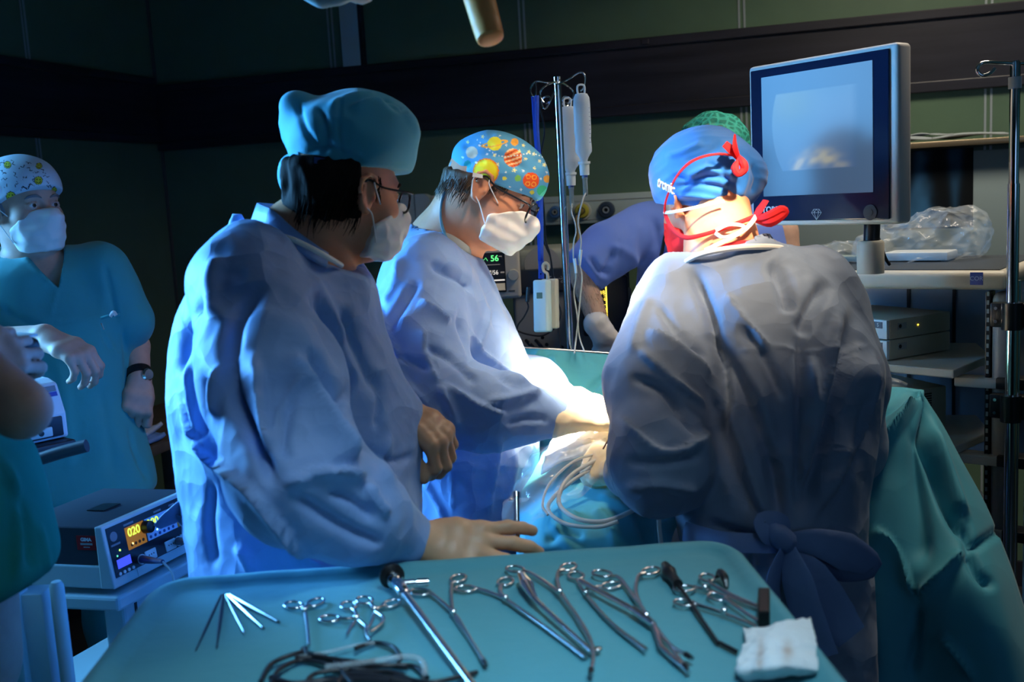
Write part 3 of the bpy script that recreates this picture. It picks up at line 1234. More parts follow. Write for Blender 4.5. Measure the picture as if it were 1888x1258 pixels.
    top = PP((505, 376, 1.92), (474, 374, 1.86), (486, 380, 1.79), (507, 390, 1.765), (543, 422, 1.755), (584, 452, 1.76), (606, 466, 1.78))
    bot = PP((498, 425, 1.92), (456, 424, 1.85), (474, 440, 1.78), (505, 452, 1.74), (540, 462, 1.735), (580, 482, 1.74), (604, 494, 1.765))
    sheet('scrub_collar', [top, bot], M['gown'], root, 5, 4, .002)
    # gown tie at the back, hanging over the equipment
    b = MB()
    b.tube(PP((376, 925, 1.83), (355, 925, 1.81), (335, 940, 1.80), (310, 958, 1.80), (290, 972, 1.81)), [.008, .013, .015, .012, .006], 10, 5, sq=(.22, 1.3))
    b.tube(PP((376, 935, 1.83), (362, 958, 1.81), (345, 966, 1.80), (330, 958, 1.81), (340, 944, 1.81)), [.008, .014, .016, .014, .006], 10, 5, sq=(.25, 1.3))
    b.tube(PP((378, 922, 1.83), (358, 898, 1.82), (336, 888, 1.82), (350, 905, 1.81)), [.008, .012, .010, .006], 10, 5, sq=(.28, 1.3))
    b.build('back_tie', M['tie'], g, True)
    # cap with puffed crown and tail
    cap = un(.04, ell((.006, 0, .092), (.120, .102, .094)), ell((.04, 0, .140), (.080, .084, .050)))
    cap = cut(.006, cap, half((.10, 0, .060), unit((-.10, 0, 1))))
    hw = hd.f(cap)
    tail = un(.02, chain(PP((590, 292, 1.90), (560, 235, 1.87), (540, 196, 1.84)), [.018, .040, .022], .02), ell(P(556, 214, 1.85), (.030, .03, .040)))
    capf = un(.03, hw, tail)
    cf = [([(560, 285), (600, 268), (640, 285), (680, 300)], 8, -.007), ([(585, 190), (600, 240), (596, 290)], 8, -.010),
          ([(640, 200), (690, 185), (730, 200), (748, 215)], 7, .006, 'k'), ([(600, 200), (640, 180), (700, 172)], 7, .006), ([(700, 180), (735, 205), (760, 190)], 5, -.007),
          ([(630, 168), (625, 230), (632, 300)], 3, -.003), ([(735, 190), (770, 240), (774, 290)], 8, .005), ([(548, 180), (560, 230), (590, 280)], 6, -.006)]
    a, b = bounds([hd.w(x, y, z) for x in (-.15, .13) for y in (-.1, .1) for z in (0, .21)]+PP((525, 165, 1.85), (590, 300, 1.85)), .03)
    cp = sdfmesh('surgical_cap', capf, a, b, .0034, M['tealcap'], root, lambda p, n: fold(p, n, cf)+noise(p*18)*.002+ridge(p*V(14, 14, 30))*.0012)
    b = MB()
    b.tube(PP((545, 285, 1.82), (520, 300, 1.85), (515, 330, 1.86), (527, 365, 1.87)), [.006, .007, .006, .004], 8, 5, sq=(.3, 1.3))
    b.tube(PP((575, 278, 1.80), (555, 288, 1.79), (545, 280, 1.81)), [.006, .011, .006], 8, 5)
    b.build('cap_tie', M['tealcap'], cp, True)
    q = PP((579, 289, 1.765), (606, 293, 1.77), (606, 305, 1.77), (579, 301, 1.765))
    q = [x+(CAM-x)*.006 for x in q]
    nn = unit(CAM-q[0])*.002
    b = MB().raw(q+[x-nn for x in q], [(0, 1, 2, 3), (7, 6, 5, 4), (0, 4, 5, 1), (1, 5, 6, 2), (2, 6, 7, 3), (3, 7, 4, 0)])
    b.build('cap_tag', mat('navy_tag', (.02, .05, .2), .6), cp)
    # hair at the nape
    hf = inter(.012, off(hd.f(un(.02, ell((-.010, 0, .040), (.099, .077, .086)), ell((-.035, 0, -.012), (.066, .060, .055)))), .010),
               hd.f(half((-.006, 0, 0), unit((1, 0, .30)))), hd.f(half((0, 0, -.052), (0, 0, -1))), hd.f(half((0, 0, .055), (0, 0, 1))))
    a, b = bounds([hd.w(x, y, z) for x in (-.14, .05) for y in (-.1, .1) for z in (-.09, .07)], .01)
    sdfmesh('hair', hf, a, b, .0035, M['hair_dark'], root, lambda p, n: ridge((hd.loc(p))*V(60, 60, 18))*.004+noise(p*50)*.003)
    def pf(rg):
        an = rg.uniform(-2.2, 2.2)
        z = rg.uniform(-.050, .02)
        l = V(-.022-.075*math.cos(an*.8), .076*math.sin(an*.8), z)
        nrm = hd.A @ unit(V(l[0], l[1], 0))
        return hd.c+hd.A @ l+nrm*.004, nrm, unit(hd.A @ V(-.25, 0, -1))
    strands('hair', pf, 420, M['hair_dark'], root, .034, .0008)
    # sideburn
    b = MB()
    for i in range(60):
        x = random.uniform(.004, .030); z = random.uniform(.0, .038)
        p = hd.w(x, -.0765+abs(x)*.15, z)
        b.tube([p, p+hd.A @ V(.001, -.003, -.012)], [.0012, .0004], 4)
    b.build('sideburn', M['hair_dark'], root, True)
    mask_part(hd, root, M['mask'])
    glasses(hd, root)


surgeon_left()
# ------------------------------------------------------------------ surgeon in the middle (planet cap)
def paint_cap_planets(hd):
    """printed cotton: planets, stars and dots on light blue"""
    spots = []      # (px, py, radius px, kind)
    spots += [(912, 265, 13, 'saturn'), (946, 291, 17, 'jupiter'), (896, 316, 24, 'sun'), (979, 333, 15, 'crater'), (870, 281, 11, 'moon'), (949, 262, 7, 'orange'),
              (1000, 352, 10, 'green'), (862, 303, 7, 'teal'), (1009, 330, 7, 'orange'), (955, 329, 6, 'greendot'), (930, 329, 4, 'yellow'), (981, 355, 4, 'yellow')]
    rg = np.random.default_rng(3)
    back = [(unit(rg.normal(0, 1, 3)+V(0, 0, .6)), rg.uniform(.10, .22), rg.choice(['jupiter', 'sun', 'crater', 'moon', 'orange', 'greendot'])) for _ in range(22)]
    pal = {'saturn': (.85, .68, .03), 'jupiter': (.85, .20, .04), 'sun': (.95, .72, .02), 'crater': (.80, .09, .02), 'moon': (.60, .50, .36), 'orange': (.85, .38, .05),
           'green': (.03, .35, .18), 'teal': (.02, .28, .28), 'greendot': (.22, .55, .10), 'yellow': (.85, .75, .08)}
    stars = [(890, 252, 3), (912, 286, 3), (948, 314, 4), (862, 262, 3), (957, 279, 3), (969, 293, 3), (975, 280, 3), (984, 284, 3), (1004, 304, 4), (995, 297, 3), (932, 318, 2), (918, 303, 3),
             (860, 330, 2), (878, 300, 2), (853, 290, 2), (898, 284, 2), (933, 268, 2), (985, 310, 3), (965, 268, 3), (990, 372, 3), (922, 250, 2), (965, 315, 2), (940, 345, 2), (997, 330, 2), (884, 268, 2), (1008, 318, 2), (960, 350, 2)]
    def col(VV, N):
        Q = to_px(VV)
        c = np.tile(V(.09, .33, .56), (len(VV), 1))
        c *= (1+.10*noise(VV*25))[:, None]
        front = ((CAM-VV)*N).sum(1) > 0
        D = unit_rows(hd.loc(VV)-V(0, 0, .06))
        for d, r, k in back:
            m = (np.arccos(np.clip(D @ d, -1, 1)) < r) & ~front
            c[m] = pal[k]
        for x, y, r, k in spots:
            dx, dy = Q[:, 0]-x, Q[:, 1]-y
            q = np.hypot(dx, dy)
            m = (q < r) & front
            if k == 'saturn':
                u, v = dx*.96-dy*-.22, dx*-.22*-1+dy*.96
                u, v = dx*.97+dy*-.20, dx*.20+dy*.97
                ring = (np.hypot(u/25, v/5.5) < 1) & (np.hypot(u/19, v/3.2) > 1) & front & ~((q < r) & (v < 0))
                c[m] = pal[k]
                c[ring] = (.85, .42, .06)
                continue
            base = V(*pal[k])
            c[m] = base
            if k == 'jupiter':
                st = np.sin((dx*.35+dy*.95)*.75+noise(VV*60)*1.5)
                c[m & (st > .55)] = (.9, .62, .35)
                c[m & (st < -.75)] = (.45, .05, .02)
            if k == 'sun':
                c[(q < r) & (q > r*.92) & front] = (.85, .20, .02)
                c[(q < r*.80) & front] = (.95, .80, .03)
                c[(q < r) & (q > r*.80) & (q < r*.92) & front] = (.93, .60, .02)
            if k == 'crater':
                for cx, cy in ((-5, -7), (6, -6), (-6, 6), (5, 7)):
                    w_ = np.hypot(dx-cx, dy-cy)
                    c[m & (w_ < 4.6) & (w_ > 3.0)] = (.9, .42, .05)
            if k in ('moon', 'orange'):
                c[m] *= (1+.25*noise(VV[m]*120))[:, None]
            if k == 'green':
                c[m & ((dx+dy) > 3)] = (.10, .55, .40)
        for x, y, r in stars:
            dx, dy = Q[:, 0]-x, Q[:, 1]-y
            a = np.arctan2(dy, dx)
            m = (np.hypot(dx, dy) < r*(.62+.38*np.cos(5*a)*1.0)+.6) & front
            c[m] = (.88, .80, .32) if r > 2 else (.80, .84, .80)
        # dotted constellation
        for x, y in zip(np.linspace(880, 1000, 22), 258+14*np.sin(np.linspace(0, 5, 22))+np.linspace(0, 45, 22)):
            m = (np.hypot(Q[:, 0]-x, Q[:, 1]-y) < 1.3) & front
            c[m] = (.8, .86, .85)
        return np.clip(c, 0, 1)
    return col


def unit_rows(a):
    return a/(np.linalg.norm(a, axis=1)[:, None]+1e-12)


def surgeon_middle():
    hd = Head(P(899, 357, 2.30), (.84, -.17, -.50), up=(.35, .10, 1))
    base = V(*P(850, 850, 2.36)[:2], 0)
    root = empty('person', base, 'person in a planet-print cap and round glasses bending in profile over the lit operating field', 'person')
    neck = P(812, 455, 2.36)
    sh, el_, wr = P(790, 530, 2.20), P(792, 745, 2.08), P(1000, 775, 2.13)
    sh2, el2, wr2 = P(845, 520, 2.50), P(915, 715, 2.58), P(1045, 745, 2.36)
    gf, ends = hand(P(1062, 768, 2.14), P(1150, 775, 2.20)-P(1062, 768, 2.14), V(.05, -.35, 1), 1,
                    [(.45, .45, .25), (.5, .5, .3), (.55, .5, .3), (.6, .5, .3)], r=.0015, thumb=(.6, .5, .3))
    gf2, ends2 = hand(P(1062, 738, 2.34), P(1130, 772, 2.28)-P(1062, 738, 2.34), V(.1, -.2, 1), -1,
                      [(.35, .5, .3), (.4, .5, .3), (.5, .5, .3), (.6, .5, .3)], r=.0015, thumb=(.5, .6, .4))
    nb = hd.w(-.035, 0, -.02)
    body = un(.03, hd.face(), rc(nb, neck+V(.01, 0, .0), .064, .078), rc(hd.w(.0, 0, -.05), neck+V(.03, 0, -.01), .048, .060), rc(neck, neck-V(0, 0, .12), .078, .085))
    torso = un(.04, rc(neck-V(-.005, 0, .14), V(base[0], base[1], .95), .085, .11), rc(sh, sh2, .055))
    arms = un(.01, chain([sh, el_, wr, P(1064, 768, 2.14)], [.045, .038, .027, .022]), chain([sh2, el2, wr2, P(1062, 740, 2.34)], [.045, .038, .027, .022]))
    f = un(.03, body, torso, arms)
    a, b = bounds([hd.w(.13, 0, 0), hd.w(-.12, 0, 0), hd.w(0, .1, .13), hd.w(0, -.1, 0), sh, sh2, el_, wr, el2, wr2, P(1064, 768, 2.14), P(1062, 740, 2.34), V(base[0]-.12, base[1]-.12, .85), V(base[0]+.12, base[1]+.12, .85)], .07)
    sdfmesh('body', f, a, b, .0048, M['skin'], root)
    eyes(hd, root)
    eyebrows(hd, root, M['hair_brown'])
    for g, e, w in ((un(.012, gf, chain([P(1022, 768, 2.13), P(1046, 767, 2.135), P(1066, 768, 2.14)], [.045, .038, .029])), ends, P(1022, 768, 2.13)),
                    (un(.012, gf2, rc(P(1030, 742, 2.36), P(1064, 738, 2.34), .040, .028)), ends2, P(1030, 742, 2.36))):
        pts = [q for x in e for q in x]+[w]
        a, b = bounds(pts, .055)
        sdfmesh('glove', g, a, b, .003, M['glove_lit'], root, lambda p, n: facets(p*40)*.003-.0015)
    rows = [lrow(440, 785, 845, 2.36, .10), lrow(460, 756, 866, 2.36, .15), lrow(490, 733, 888, 2.36, .18), lrow(530, 714, 910, 2.36, .19),
            lrow(580, 700, 934, 2.36, .195), lrow(640, 692, 958, 2.36, .19), lrow(700, 700, 984, 2.36, .18), lrow(780, 728, 992, 2.36, .18),
            lrow(860, 752, 990, 2.36, .18), lrow(920, 758, 985, 2.36, .18), lrow(990, 758, 965, 2.36, .19)]
    zb = rows[-1]
    rows.append((.32, zb[1]-.01, zb[2], zb[3], zb[4]*1.1, .22))
    tor = loft(rows)
    sl = chain([P(782, 520, 2.22), P(770, 640, 2.14), P(800, 738, 2.08), P(900, 758, 2.09), P(1018, 766, 2.13)], [.095, .094, .085, .070, .046], .05)
    sl2 = chain([P(835, 520, 2.48), P(905, 690, 2.54), P(985, 715, 2.45), P(1030, 742, 2.36)], [.085, .078, .062, .046], .04)
    yoke = un(.05, rc(P(792, 492, 2.25), P(828, 497, 2.46), .070, .068), rc(P(795, 475, 2.36), P(815, 540, 2.36), .09, .11))
    f = un(.035, tor, yoke, sl, sl2)
    f = cut(.008, f, un(.02, rc(neck+V(.01, 0, .012), hd.w(-.0, 0, -.03), .080, .085), ell(neck+V(.012, 0, .015), (.088, .088, .030))))
    gn = gown_noise(.8)
    folds = [
        ([(790, 482), (822, 502), (860, 522), (867, 545)], 8, -.014), ([(773, 515), (750, 550), (712, 618)], 7, -.012), ([(773, 550), (803, 572), (833, 596)], 7, .014, 'k'),
        ([(700, 560), (720, 620), (760, 690)], 6, .009, 'k'), ([(781, 600), (786, 655), (809, 708)], 8, .012, 'k'), ([(845, 560), (850, 600), (866, 648), (870, 668), (904, 682), (939, 710), (963, 724)], 7, -.016),
        ([(860, 600), (880, 640), (915, 672), (950, 700), (985, 712)], 9, .014, 'k'),
        ([(809, 708), (825, 745), (840, 775)], 6, .010), ([(813, 705), (876, 742), (939, 766)], 8, .013, 'k'), ([(780, 640), (830, 665), (880, 715)], 7, -.010), ([(750, 700), (800, 760), (860, 785)], 7, .010),
        ([(890, 745), (940, 735), (1000, 725)], 7, .010), ([(930, 780), (980, 770), (1015, 775)], 5, -.006), ([(700, 640), (740, 660), (800, 690)], 6, -.008), ([(690, 600), (750, 700), (770, 760)], 5, .008),
        ([(771, 874), (911, 862), (985, 858)], 3, .003, 'r'), ([(832, 790), (833, 960)], 3, .003, 'r'), ([(774, 876), (800, 920), (822, 968)], 6, .008), ([(925, 800), (915, 870), (900, 960)], 8, .012, 'k'), ([(950, 820), (945, 880), (930, 940)], 6, .007),
        ([(880, 500), (905, 560), (915, 620)], 6, -.008), ([(920, 540), (940, 600), (945, 660)], 6, -.006), ([(870, 650), (890, 620), (905, 560)], 5, .006), ([(740, 470), (728, 520), (706, 570)], 8, .008)]
    def disp(p, n):
        return gn(p)+fold(p, n, folds)*1.2
    pts = [P(685, 420, 2.36), P(1045, 800, 2.1), P(790, 880, 2.0), P(812, 455, 2.62), V(base[0]-.30, base[1]-.26, .32), V(base[0]+.30, base[1]+.28, .32)]
    a, b = bounds(pts, .05)
    g = sdfmesh('surgical_gown', f, a, b, .0065, M['gown'], root, disp)
    b = MB()
    b.tube([p for p in (P(795, 433, 2.28), P(822, 445, 2.26), P(850, 462, 2.27), P(868, 478, 2.31), P(882, 484, 2.37))], [.004, .005, .005, .005, .004], 8, 5)
    b.build('neck_binding', M['elastic'], g, True)
    b = MB()
    b.tube(PP((788, 432, 2.30), (800, 436, 2.275), (825, 440, 2.262), (850, 455, 2.268), (870, 472, 2.31)), .010, 10, 5, sq=(.5, 1.2))
    b.build('scrub_collar', mat('grey_undershirt', (.35, .36, .33), .8), root, True)
    # cap
    cap = un(.04, ell((.000, 0, .054), (.112, .090, .078)), ell((.015, 0, .085), (.078, .072, .046)))
    cap = cut(.005, cap, half((.10, 0, .036), unit((-.18, 0, 1))))
    cf = [([(850, 300), (880, 285), (930, 290), (980, 320)], 8, -.005), ([(845, 320), (870, 300), (900, 300)], 5, -.004), ([(905, 245), (935, 262), (960, 290)], 7, .003), ([(850, 275), (880, 262), (915, 272)], 6, -.004),
          ([(940, 252), (975, 275), (1003, 310)], 6, -.004), ([(865, 325), (930, 345), (1000, 376)], 3, .002)]
    a, b = bounds([hd.w(x, y, z) for x in (-.13, .13) for y in (-.1, .1) for z in (0, .16)], .02)
    cp = sdfmesh('surgical_cap', hd.f(cap), a, b, .0019, M['print'], root, lambda p, n: fold(p, n, cf)+noise(p*20)*.0018+ridge(p*V(16, 16, 30))*.0008, cols=paint_cap_planets(hd))
    # ties at the back of the cap
    b = MB()
    b.tube(PP((842, 318, 2.30), (830, 335, 2.28), (822, 352, 2.27), (815, 378, 2.27), (814, 402, 2.27), (818, 425, 2.265), (828, 447, 2.25)), [.006, .008, .008, .007, .007, .007, .006], 8, 6, sq=(.3, 1.2))
    b.tube(PP((845, 316, 2.30), (834, 312, 2.28), (836, 300, 2.28), (846, 310, 2.28)), [.004, .006, .006, .004], 8, 5)
    c0 = np.array(b.v)
    me = b.build('cap_tie', mat('sky_blue_cotton', (.09, .33, .56), .7), cp, True)
    b = MB()
    b.tube(PP((845, 312, 2.28), (842, 300, 2.275), (841, 292, 2.275)), [.004, .006, .002], 8, 4, sq=(.5, 1))
    b.build('cap_tie', M['red'], cp, True)
    q = PP((872, 318, 2.205), (890, 322, 2.205), (890, 329, 2.205), (871, 326, 2.205))
    nn = unit(CAM-q[0])*.004
    b = MB().raw(q+[x-nn for x in q], [(0, 1, 2, 3), (7, 6, 5, 4), (0, 4, 5, 1), (1, 5, 6, 2), (2, 6, 7, 3), (3, 7, 4, 0)])
    b.build('cap_tag', M['elastic'], cp)
    hf = inter(.012, off(hd.f(un(.02, ell((-.010, 0, .040), (.099, .077, .086)), ell((-.035, 0, -.005), (.066, .062, .050)))), .006),
               hd.f(half((-.010, 0, 0), unit((1, 0, .25)))), hd.f(half((0, 0, -.038), (0, 0, -1))), hd.f(half((.10, 0, .042), unit((-.16, 0, 1)))))
    a, b = bounds([hd.w(x, y, z) for x in (-.14, .05) for y in (-.1, .1) for z in (-.09, .07)], .01)
    sdfmesh('hair', hf, a, b, .003, M['hair_brown'], root, lambda p, n: ridge((hd.loc(p))*V(60, 60, 18))*.003+noise(p*50)*.002)
    def pf(rg):
        an = rg.uniform(-2.0, 2.0)
        z = rg.uniform(-.036, .012)
        l = V(-.020-.078*math.cos(an*.8), .075*math.sin(an*.8), z)
        nrm = hd.A @ unit(V(l[0], l[1], 0))
        return hd.c+hd.A @ l+nrm*.003, nrm, unit(hd.A @ V(-.02, 0, -1))
    strands('hair', pf, 420, M['hair_brown'], root, .030, .0008, 4)
    b = MB()
    for i in range(150):
        x = random.uniform(.004, .050); z = random.uniform(.006, .034)
        if z < .02 and x > .028: continue
        p = hd.w(x, -.0790+max(0, x-.01)*.28, z)
        b.tube([p, p+hd.A @ V(-.004, -.003, -.013)], [.0012, .0004], 4)
    b.build('sideburn', M['hair_brown'], root, True)
    mask_part(hd, root, M['mask'], zt=.002, zb=-.098, xb=.038, grow=.013)
    glasses(hd, root, rx=.025, rz=.023, z0=.004, xf=.118, sq=2.1)


surgeon_middle()


# ------------------------------------------------------------------ surgeon on the right, seen from behind
def surgeon_right():
    hd = Head(P(1302, 374, 2.15), (-.42, .82, -.34), up=(-.10, .3, 1))
    base = V(*P(1440, 900, 2.0)[:2], 0)
    root = empty('person', base, 'person seen from behind in a royal blue cap with red ties and a grey-blue gown', 'person')
    neck = P(1330, 450, 2.08)
    nb = hd.w(-.034, 0, -.04)
    sh, el_, wr = P(1240, 575, 2.06), P(1222, 862, 1.90), P(1148, 868, 2.02)
    sh2, el2, wr2 = P(1525, 580, 2.10), P(1560, 830, 2.16), P(1420, 850, 2.36)
    gf, ends = hand(P(1138, 868, 2.03), P(1084, 852, 2.10)-P(1138, 868, 2.03), V(-.1, -.9, .45), -1,
                    [(.7, .8, .5), (.75, .85, .5), (.8, .9, .5), (.9, .9, .5)], r=.0015, thumb=(.45, .5, .5), s=.95)
    body = un(.03, hd.face(), rc(nb, neck, .064, .068), rc(neck, neck-V(0, .02, .1), .068, .10))
    torso = un(.06, rc(neck-V(0, 0, .12), V(base[0], base[1]+.04, .95), .09, .10), rc(sh, sh2, .05))
    arms = un(.01, chain([sh, el_, wr], [.042, .036, .026]), chain([sh2, el2, wr2], [.042, .036, .026]))
    f = un(.03, body, torso, arms)
    a, b = bounds([hd.w(.13, 0, 0), hd.w(-.12, 0, 0), hd.w(0, .1, .13), hd.w(0, -.1, 0), sh, sh2, el_, wr, el2, wr2, V(base[0]-.12, base[1]-.12, .85), V(base[0]+.12, base[1]+.12, .85)], .07)
    sdfmesh('body', f, a, b, .005, M['skin'], root)
    eyes(hd, root)
    g = un(.012, gf, rc(P(1160, 872, 2.0), P(1136, 868, 2.03), .036, .028))
    a, b = bounds([q for x in ends for q in x]+[P(1160, 872, 2.0)], .05)
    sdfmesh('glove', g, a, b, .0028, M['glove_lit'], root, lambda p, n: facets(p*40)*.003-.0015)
    g2, e2 = hand(P(1415, 850, 2.37), V(-1, .1, -.2), V(0, -.2, 1), 1, [(.5, .6, .4)]*4, r=.0015)
    a, b = bounds([q for x in e2 for q in x]+[P(1425, 850, 2.36)], .05)
    sdfmesh('glove', g2, a, b, .004, M['glove_lit'], root)
    rows = [lrow(470, 1262, 1452, 2.10, .10), lrow(495, 1232, 1490, 2.10, .14), lrow(530, 1205, 1532, 2.08, .16), lrow(570, 1188, 1566, 2.07, .165), lrow(620, 1186, 1598, 2.05, .165),
            lrow(680, 1200, 1622, 2.03, .165), lrow(760, 1220, 1618, 2.02, .165), lrow(850, 1236, 1602, 2.0, .165), lrow(920, 1244, 1592, 2.0, .165), lrow(985, 1258, 1590, 2.0, .165),
            lrow(1060, 1276, 1604, 2.0, .17), lrow(1150, 1300, 1606, 2.0, .17)]
    zb = rows[-1]
    rows.append((.33, zb[1], zb[2], zb[3], zb[4]*1.1, .19))
    tor = loft(rows)
    sl = chain([P(1236, 575, 2.06), P(1212, 700, 1.97), P(1214, 840, 1.90), P(1218, 868, 1.90), P(1160, 872, 2.0)], [.082, .090, .080, .072, .046], .05)
    sl2 = chain([P(1528, 580, 2.10), P(1560, 700, 2.12), P(1560, 820, 2.16), P(1425, 850, 2.34)], [.078, .072, .070, .045], .05)
    yoke = un(.05, rc(P(1262, 535, 2.08), P(1500, 535, 2.10), .085, .085), rc(P(1350, 490, 2.08), P(1380, 560, 2.08), .10, .14))
    f = un(.03, tor, yoke, sl, sl2)
    f = cut(.008, f, un(.02, rc(neck+V(0, .0, .01), nb, .088, .09), ell(P(1335, 452, 2.10), (.125, .10, .034))))
    gn = gown_noise(.75)
    folds = [
        ([(1420, 478), (1440, 520), (1458, 582)], 13, -.018), ([(1528, 520), (1500, 560), (1472, 622)], 13, -.018), ([(1470, 600), (1476, 680), (1474, 800), (1468, 960)], 9, -.014),
        ([(1490, 640), (1498, 760), (1485, 900)], 12, .012), ([(1278, 605), (1349, 662), (1418, 835), (1440, 985)], 14, -.020), ([(1310, 600), (1390, 720), (1430, 860)], 12, .014),
        ([(1362, 600), (1407, 660), (1447, 745)], 11, -.014), ([(1336, 538), (1368, 585), (1422, 648)], 12, .012, 'k'), ([(1272, 488), (1312, 590), (1336, 700), (1338, 800)], 10, -.020),
        ([(1188, 605), (1272, 660), (1323, 707)], 9, .014, 'k'), ([(1160, 694), (1227, 726), (1295, 812)], 8, -.012), ([(1140, 765), (1230, 835), (1315, 792)], 9, .013, 'k'), ([(1210, 560), (1250, 620), (1300, 670)], 8, -.010),
        ([(1150, 850), (1220, 852), (1300, 835)], 8, -.010), ([(1170, 640), (1230, 690), (1310, 760)], 7, .009), ([(1150, 900), (1220, 890), (1290, 905)], 7, .010), ([(1200, 540), (1180, 600), (1165, 660)], 8, .008),
        ([(1574, 560), (1548, 700), (1503, 860), (1477, 975)], 13, -.018), ([(1606, 640), (1590, 780), (1512, 962)], 10, .016, 'k'), ([(1545, 560), (1525, 700), (1492, 850)], 10, .012), ([(1600, 700), (1560, 860), (1500, 980)], 8, -.010),
        ([(1345, 655), (1420, 640), (1500, 650), (1615, 638)], 2.5, .003, 'r'), ([(1400, 845), (1480, 838), (1600, 832)], 2.5, .003, 'r'), ([(1300, 700), (1350, 860), (1400, 970)], 12, -.012), ([(1330, 720), (1385, 870), (1418, 975)], 9, .011),
        ([(1520, 1000), (1560, 1030), (1604, 1062)], 8, .008), ([(1430, 1010), (1440, 1080), (1470, 1160)], 10, .012), ([(1380, 1010), (1370, 1100), (1380, 1180)], 10, -.012), ([(1300, 960), (1370, 985), (1430, 1000)], 8, -.010), ([(1490, 1010), (1520, 1090), (1550, 1180)], 10, -.012)]
    def disp(p, n):
        return gn(p)+fold(p, n, folds)*1.45
    pts = [P(1120, 430, 2.05), P(1640, 920, 1.9), P(1222, 862, 1.78), P(1420, 850, 2.36), V(base[0]-.28, base[1]-.24, .33), V(base[0]+.28, base[1]+.24, .33)]
    a, b = bounds(pts, .05)
    gw = sdfmesh('surgical_gown', f, a, b, .0065, M['gown3'], root, disp)
    b = MB()
    b.tube(PP((1250, 492, 2.03), (1290, 470, 1.99), (1350, 458, 1.975), (1410, 455, 1.985), (1452, 458, 2.03)), [.004, .006, .006, .006, .005], 8, 5)
    b.build('neck_binding', M['elastic'], gw, True)
    b = MB()
    b.tube(PP((1300, 474, 2.02), (1340, 458, 2.0), (1390, 451, 2.0), (1436, 452, 2.03)), [.004, .008, .008, .004], 8, 5, sq=(.5, 1.3))
    b.build('shirt_collar', M['red'], root, True)
    # waist tie: knot, loops, streamers
    b = MB()
    b.tube(PP((1418, 968, 1.825), (1432, 985, 1.815), (1448, 1000, 1.815), (1455, 1018, 1.82)), [.014, .022, .022, .012], 12, 5)
    b.tube(PP((1445, 1000, 1.82), (1500, 1000, 1.80), (1560, 1018, 1.80), (1608, 1045, 1.81), (1560, 1050, 1.81), (1500, 1028, 1.815), (1450, 1005, 1.82)), [.010, .018, .026, .016, .020, .020, .010], 12, 5, sq=(.25, 1.3))
    b.tube(PP((1440, 1000, 1.82), (1418, 985, 1.81), (1408, 962, 1.815), (1440, 966, 1.815), (1445, 1000, 1.82)), [.008, .016, .014, .014, .008], 10, 5, sq=(.4, 1.3))
    b.tube(PP((1448, 1005, 1.815), (1430, 1060, 1.80), (1424, 1110, 1.80), (1430, 1190, 1.80)), [.010, .026, .026, .020], 12, 5, sq=(.2, 1.3))
    b.tube(PP((1455, 1008, 1.815), (1490, 1060, 1.80), (1515, 1100, 1.80), (1540, 1140, 1.80), (1570, 1175, 1.79)), [.010, .026, .030, .030, .022], 12, 5, sq=(.2, 1.3))
    b.tube(PP((1452, 1008, 1.81), (1470, 1070, 1.79), (1490, 1140, 1.79), (1520, 1210, 1.79)), [.010, .022, .024, .020], 12, 5, sq=(.2, 1.3))
    b.tube(PP((1262, 980, 1.90), (1330, 998, 1.84), (1400, 1002, 1.82), (1442, 1002, 1.82), (1520, 1005, 1.82), (1588, 1000, 1.90)), [.014]*6, 10, 5, sq=(.25, 1.3))
    b.build('waist_tie', M['tie'], gw, True)
    # cap
    cap = un(.04, ell((-.008, 0, .045), (.120, .102, .098)), ell((-.06, -.058, .035), (.05, .050, .045)), ell((-.01, .01, .085), (.085, .092, .062)))
    cap = cut(.006, cap, half((.09, 0, .034), unit((-.42, 0, 1))))
    cf = [([(1230, 320), (1270, 330), (1330, 325), (1370, 350)], 6, -.006), ([(1240, 345), (1290, 340), (1340, 350), (1350, 370)], 5, -.006), ([(1245, 360), (1290, 362), (1330, 368)], 4, .005), ([(1235, 375), (1290, 372), (1340, 366)], 4, -.005),
          ([(1260, 335), (1300, 312), (1345, 325)], 7, .007), ([(1300, 300), (1335, 320), (1352, 360)], 6, -.006), ([(1370, 290), (1375, 330), (1360, 370)], 6, .006), ([(1385, 300), (1395, 330), (1385, 360)], 5, -.006),
          ([(1225, 290), (1260, 280), (1300, 260)], 6, .005), ([(1330, 255), (1310, 280), (1260, 300)], 6, -.004)]
    a, b = bounds([hd.w(x, y, z) for x in (-.14, .13) for y in (-.12, .12) for z in (-.07, .17)], .02)
    cp = sdfmesh('surgical_cap', hd.f(cap), a, b, .0032, M['bluecap'], root, lambda p, n: fold(p, n, cf)+noise(p*20)*.002+ridge(hd.loc(p)*V(20, 14, 55))*.0013)
    b = MB()
    b.tube(PP((1224, 392, 2.13), (1240, 391, 2.07), (1280, 383, 2.025), (1312, 375, 2.02), (1335, 371, 2.02)), [.0028]*5, 8, 5, sq=(.5, 1.2))
    b.build('cap_rim', M['elastic'], cp, True)
    textobj('cap_lettering', 'tronic', .030, P(1228, 343, 2.055), P(1240, 352, 2.03)-P(1216, 340, 2.08), V(0, .1, 1), M['elastic'], cp, .0015)
    # red mask with its ties
    mk = mask_part(hd, root, M['red'], zt=.004, xb=-.004, grow=.012, loops=False)
    b = MB()
    b.tube(PP((1226, 395, 2.13), (1226, 378, 2.10), (1234, 352, 2.055), (1250, 322, 2.02), (1272, 300, 2.0), (1300, 288, 2.0), (1330, 284, 2.01), (1358, 288, 2.03)), [.0046]*8, 8, 6, sq=(.5, 1.2))
    b.tube(PP((1360, 292, 2.02), (1348, 276, 2.01), (1336, 265, 2.01)), [.004, .008, .007], 8, 4, sq=(.4, 1.2))
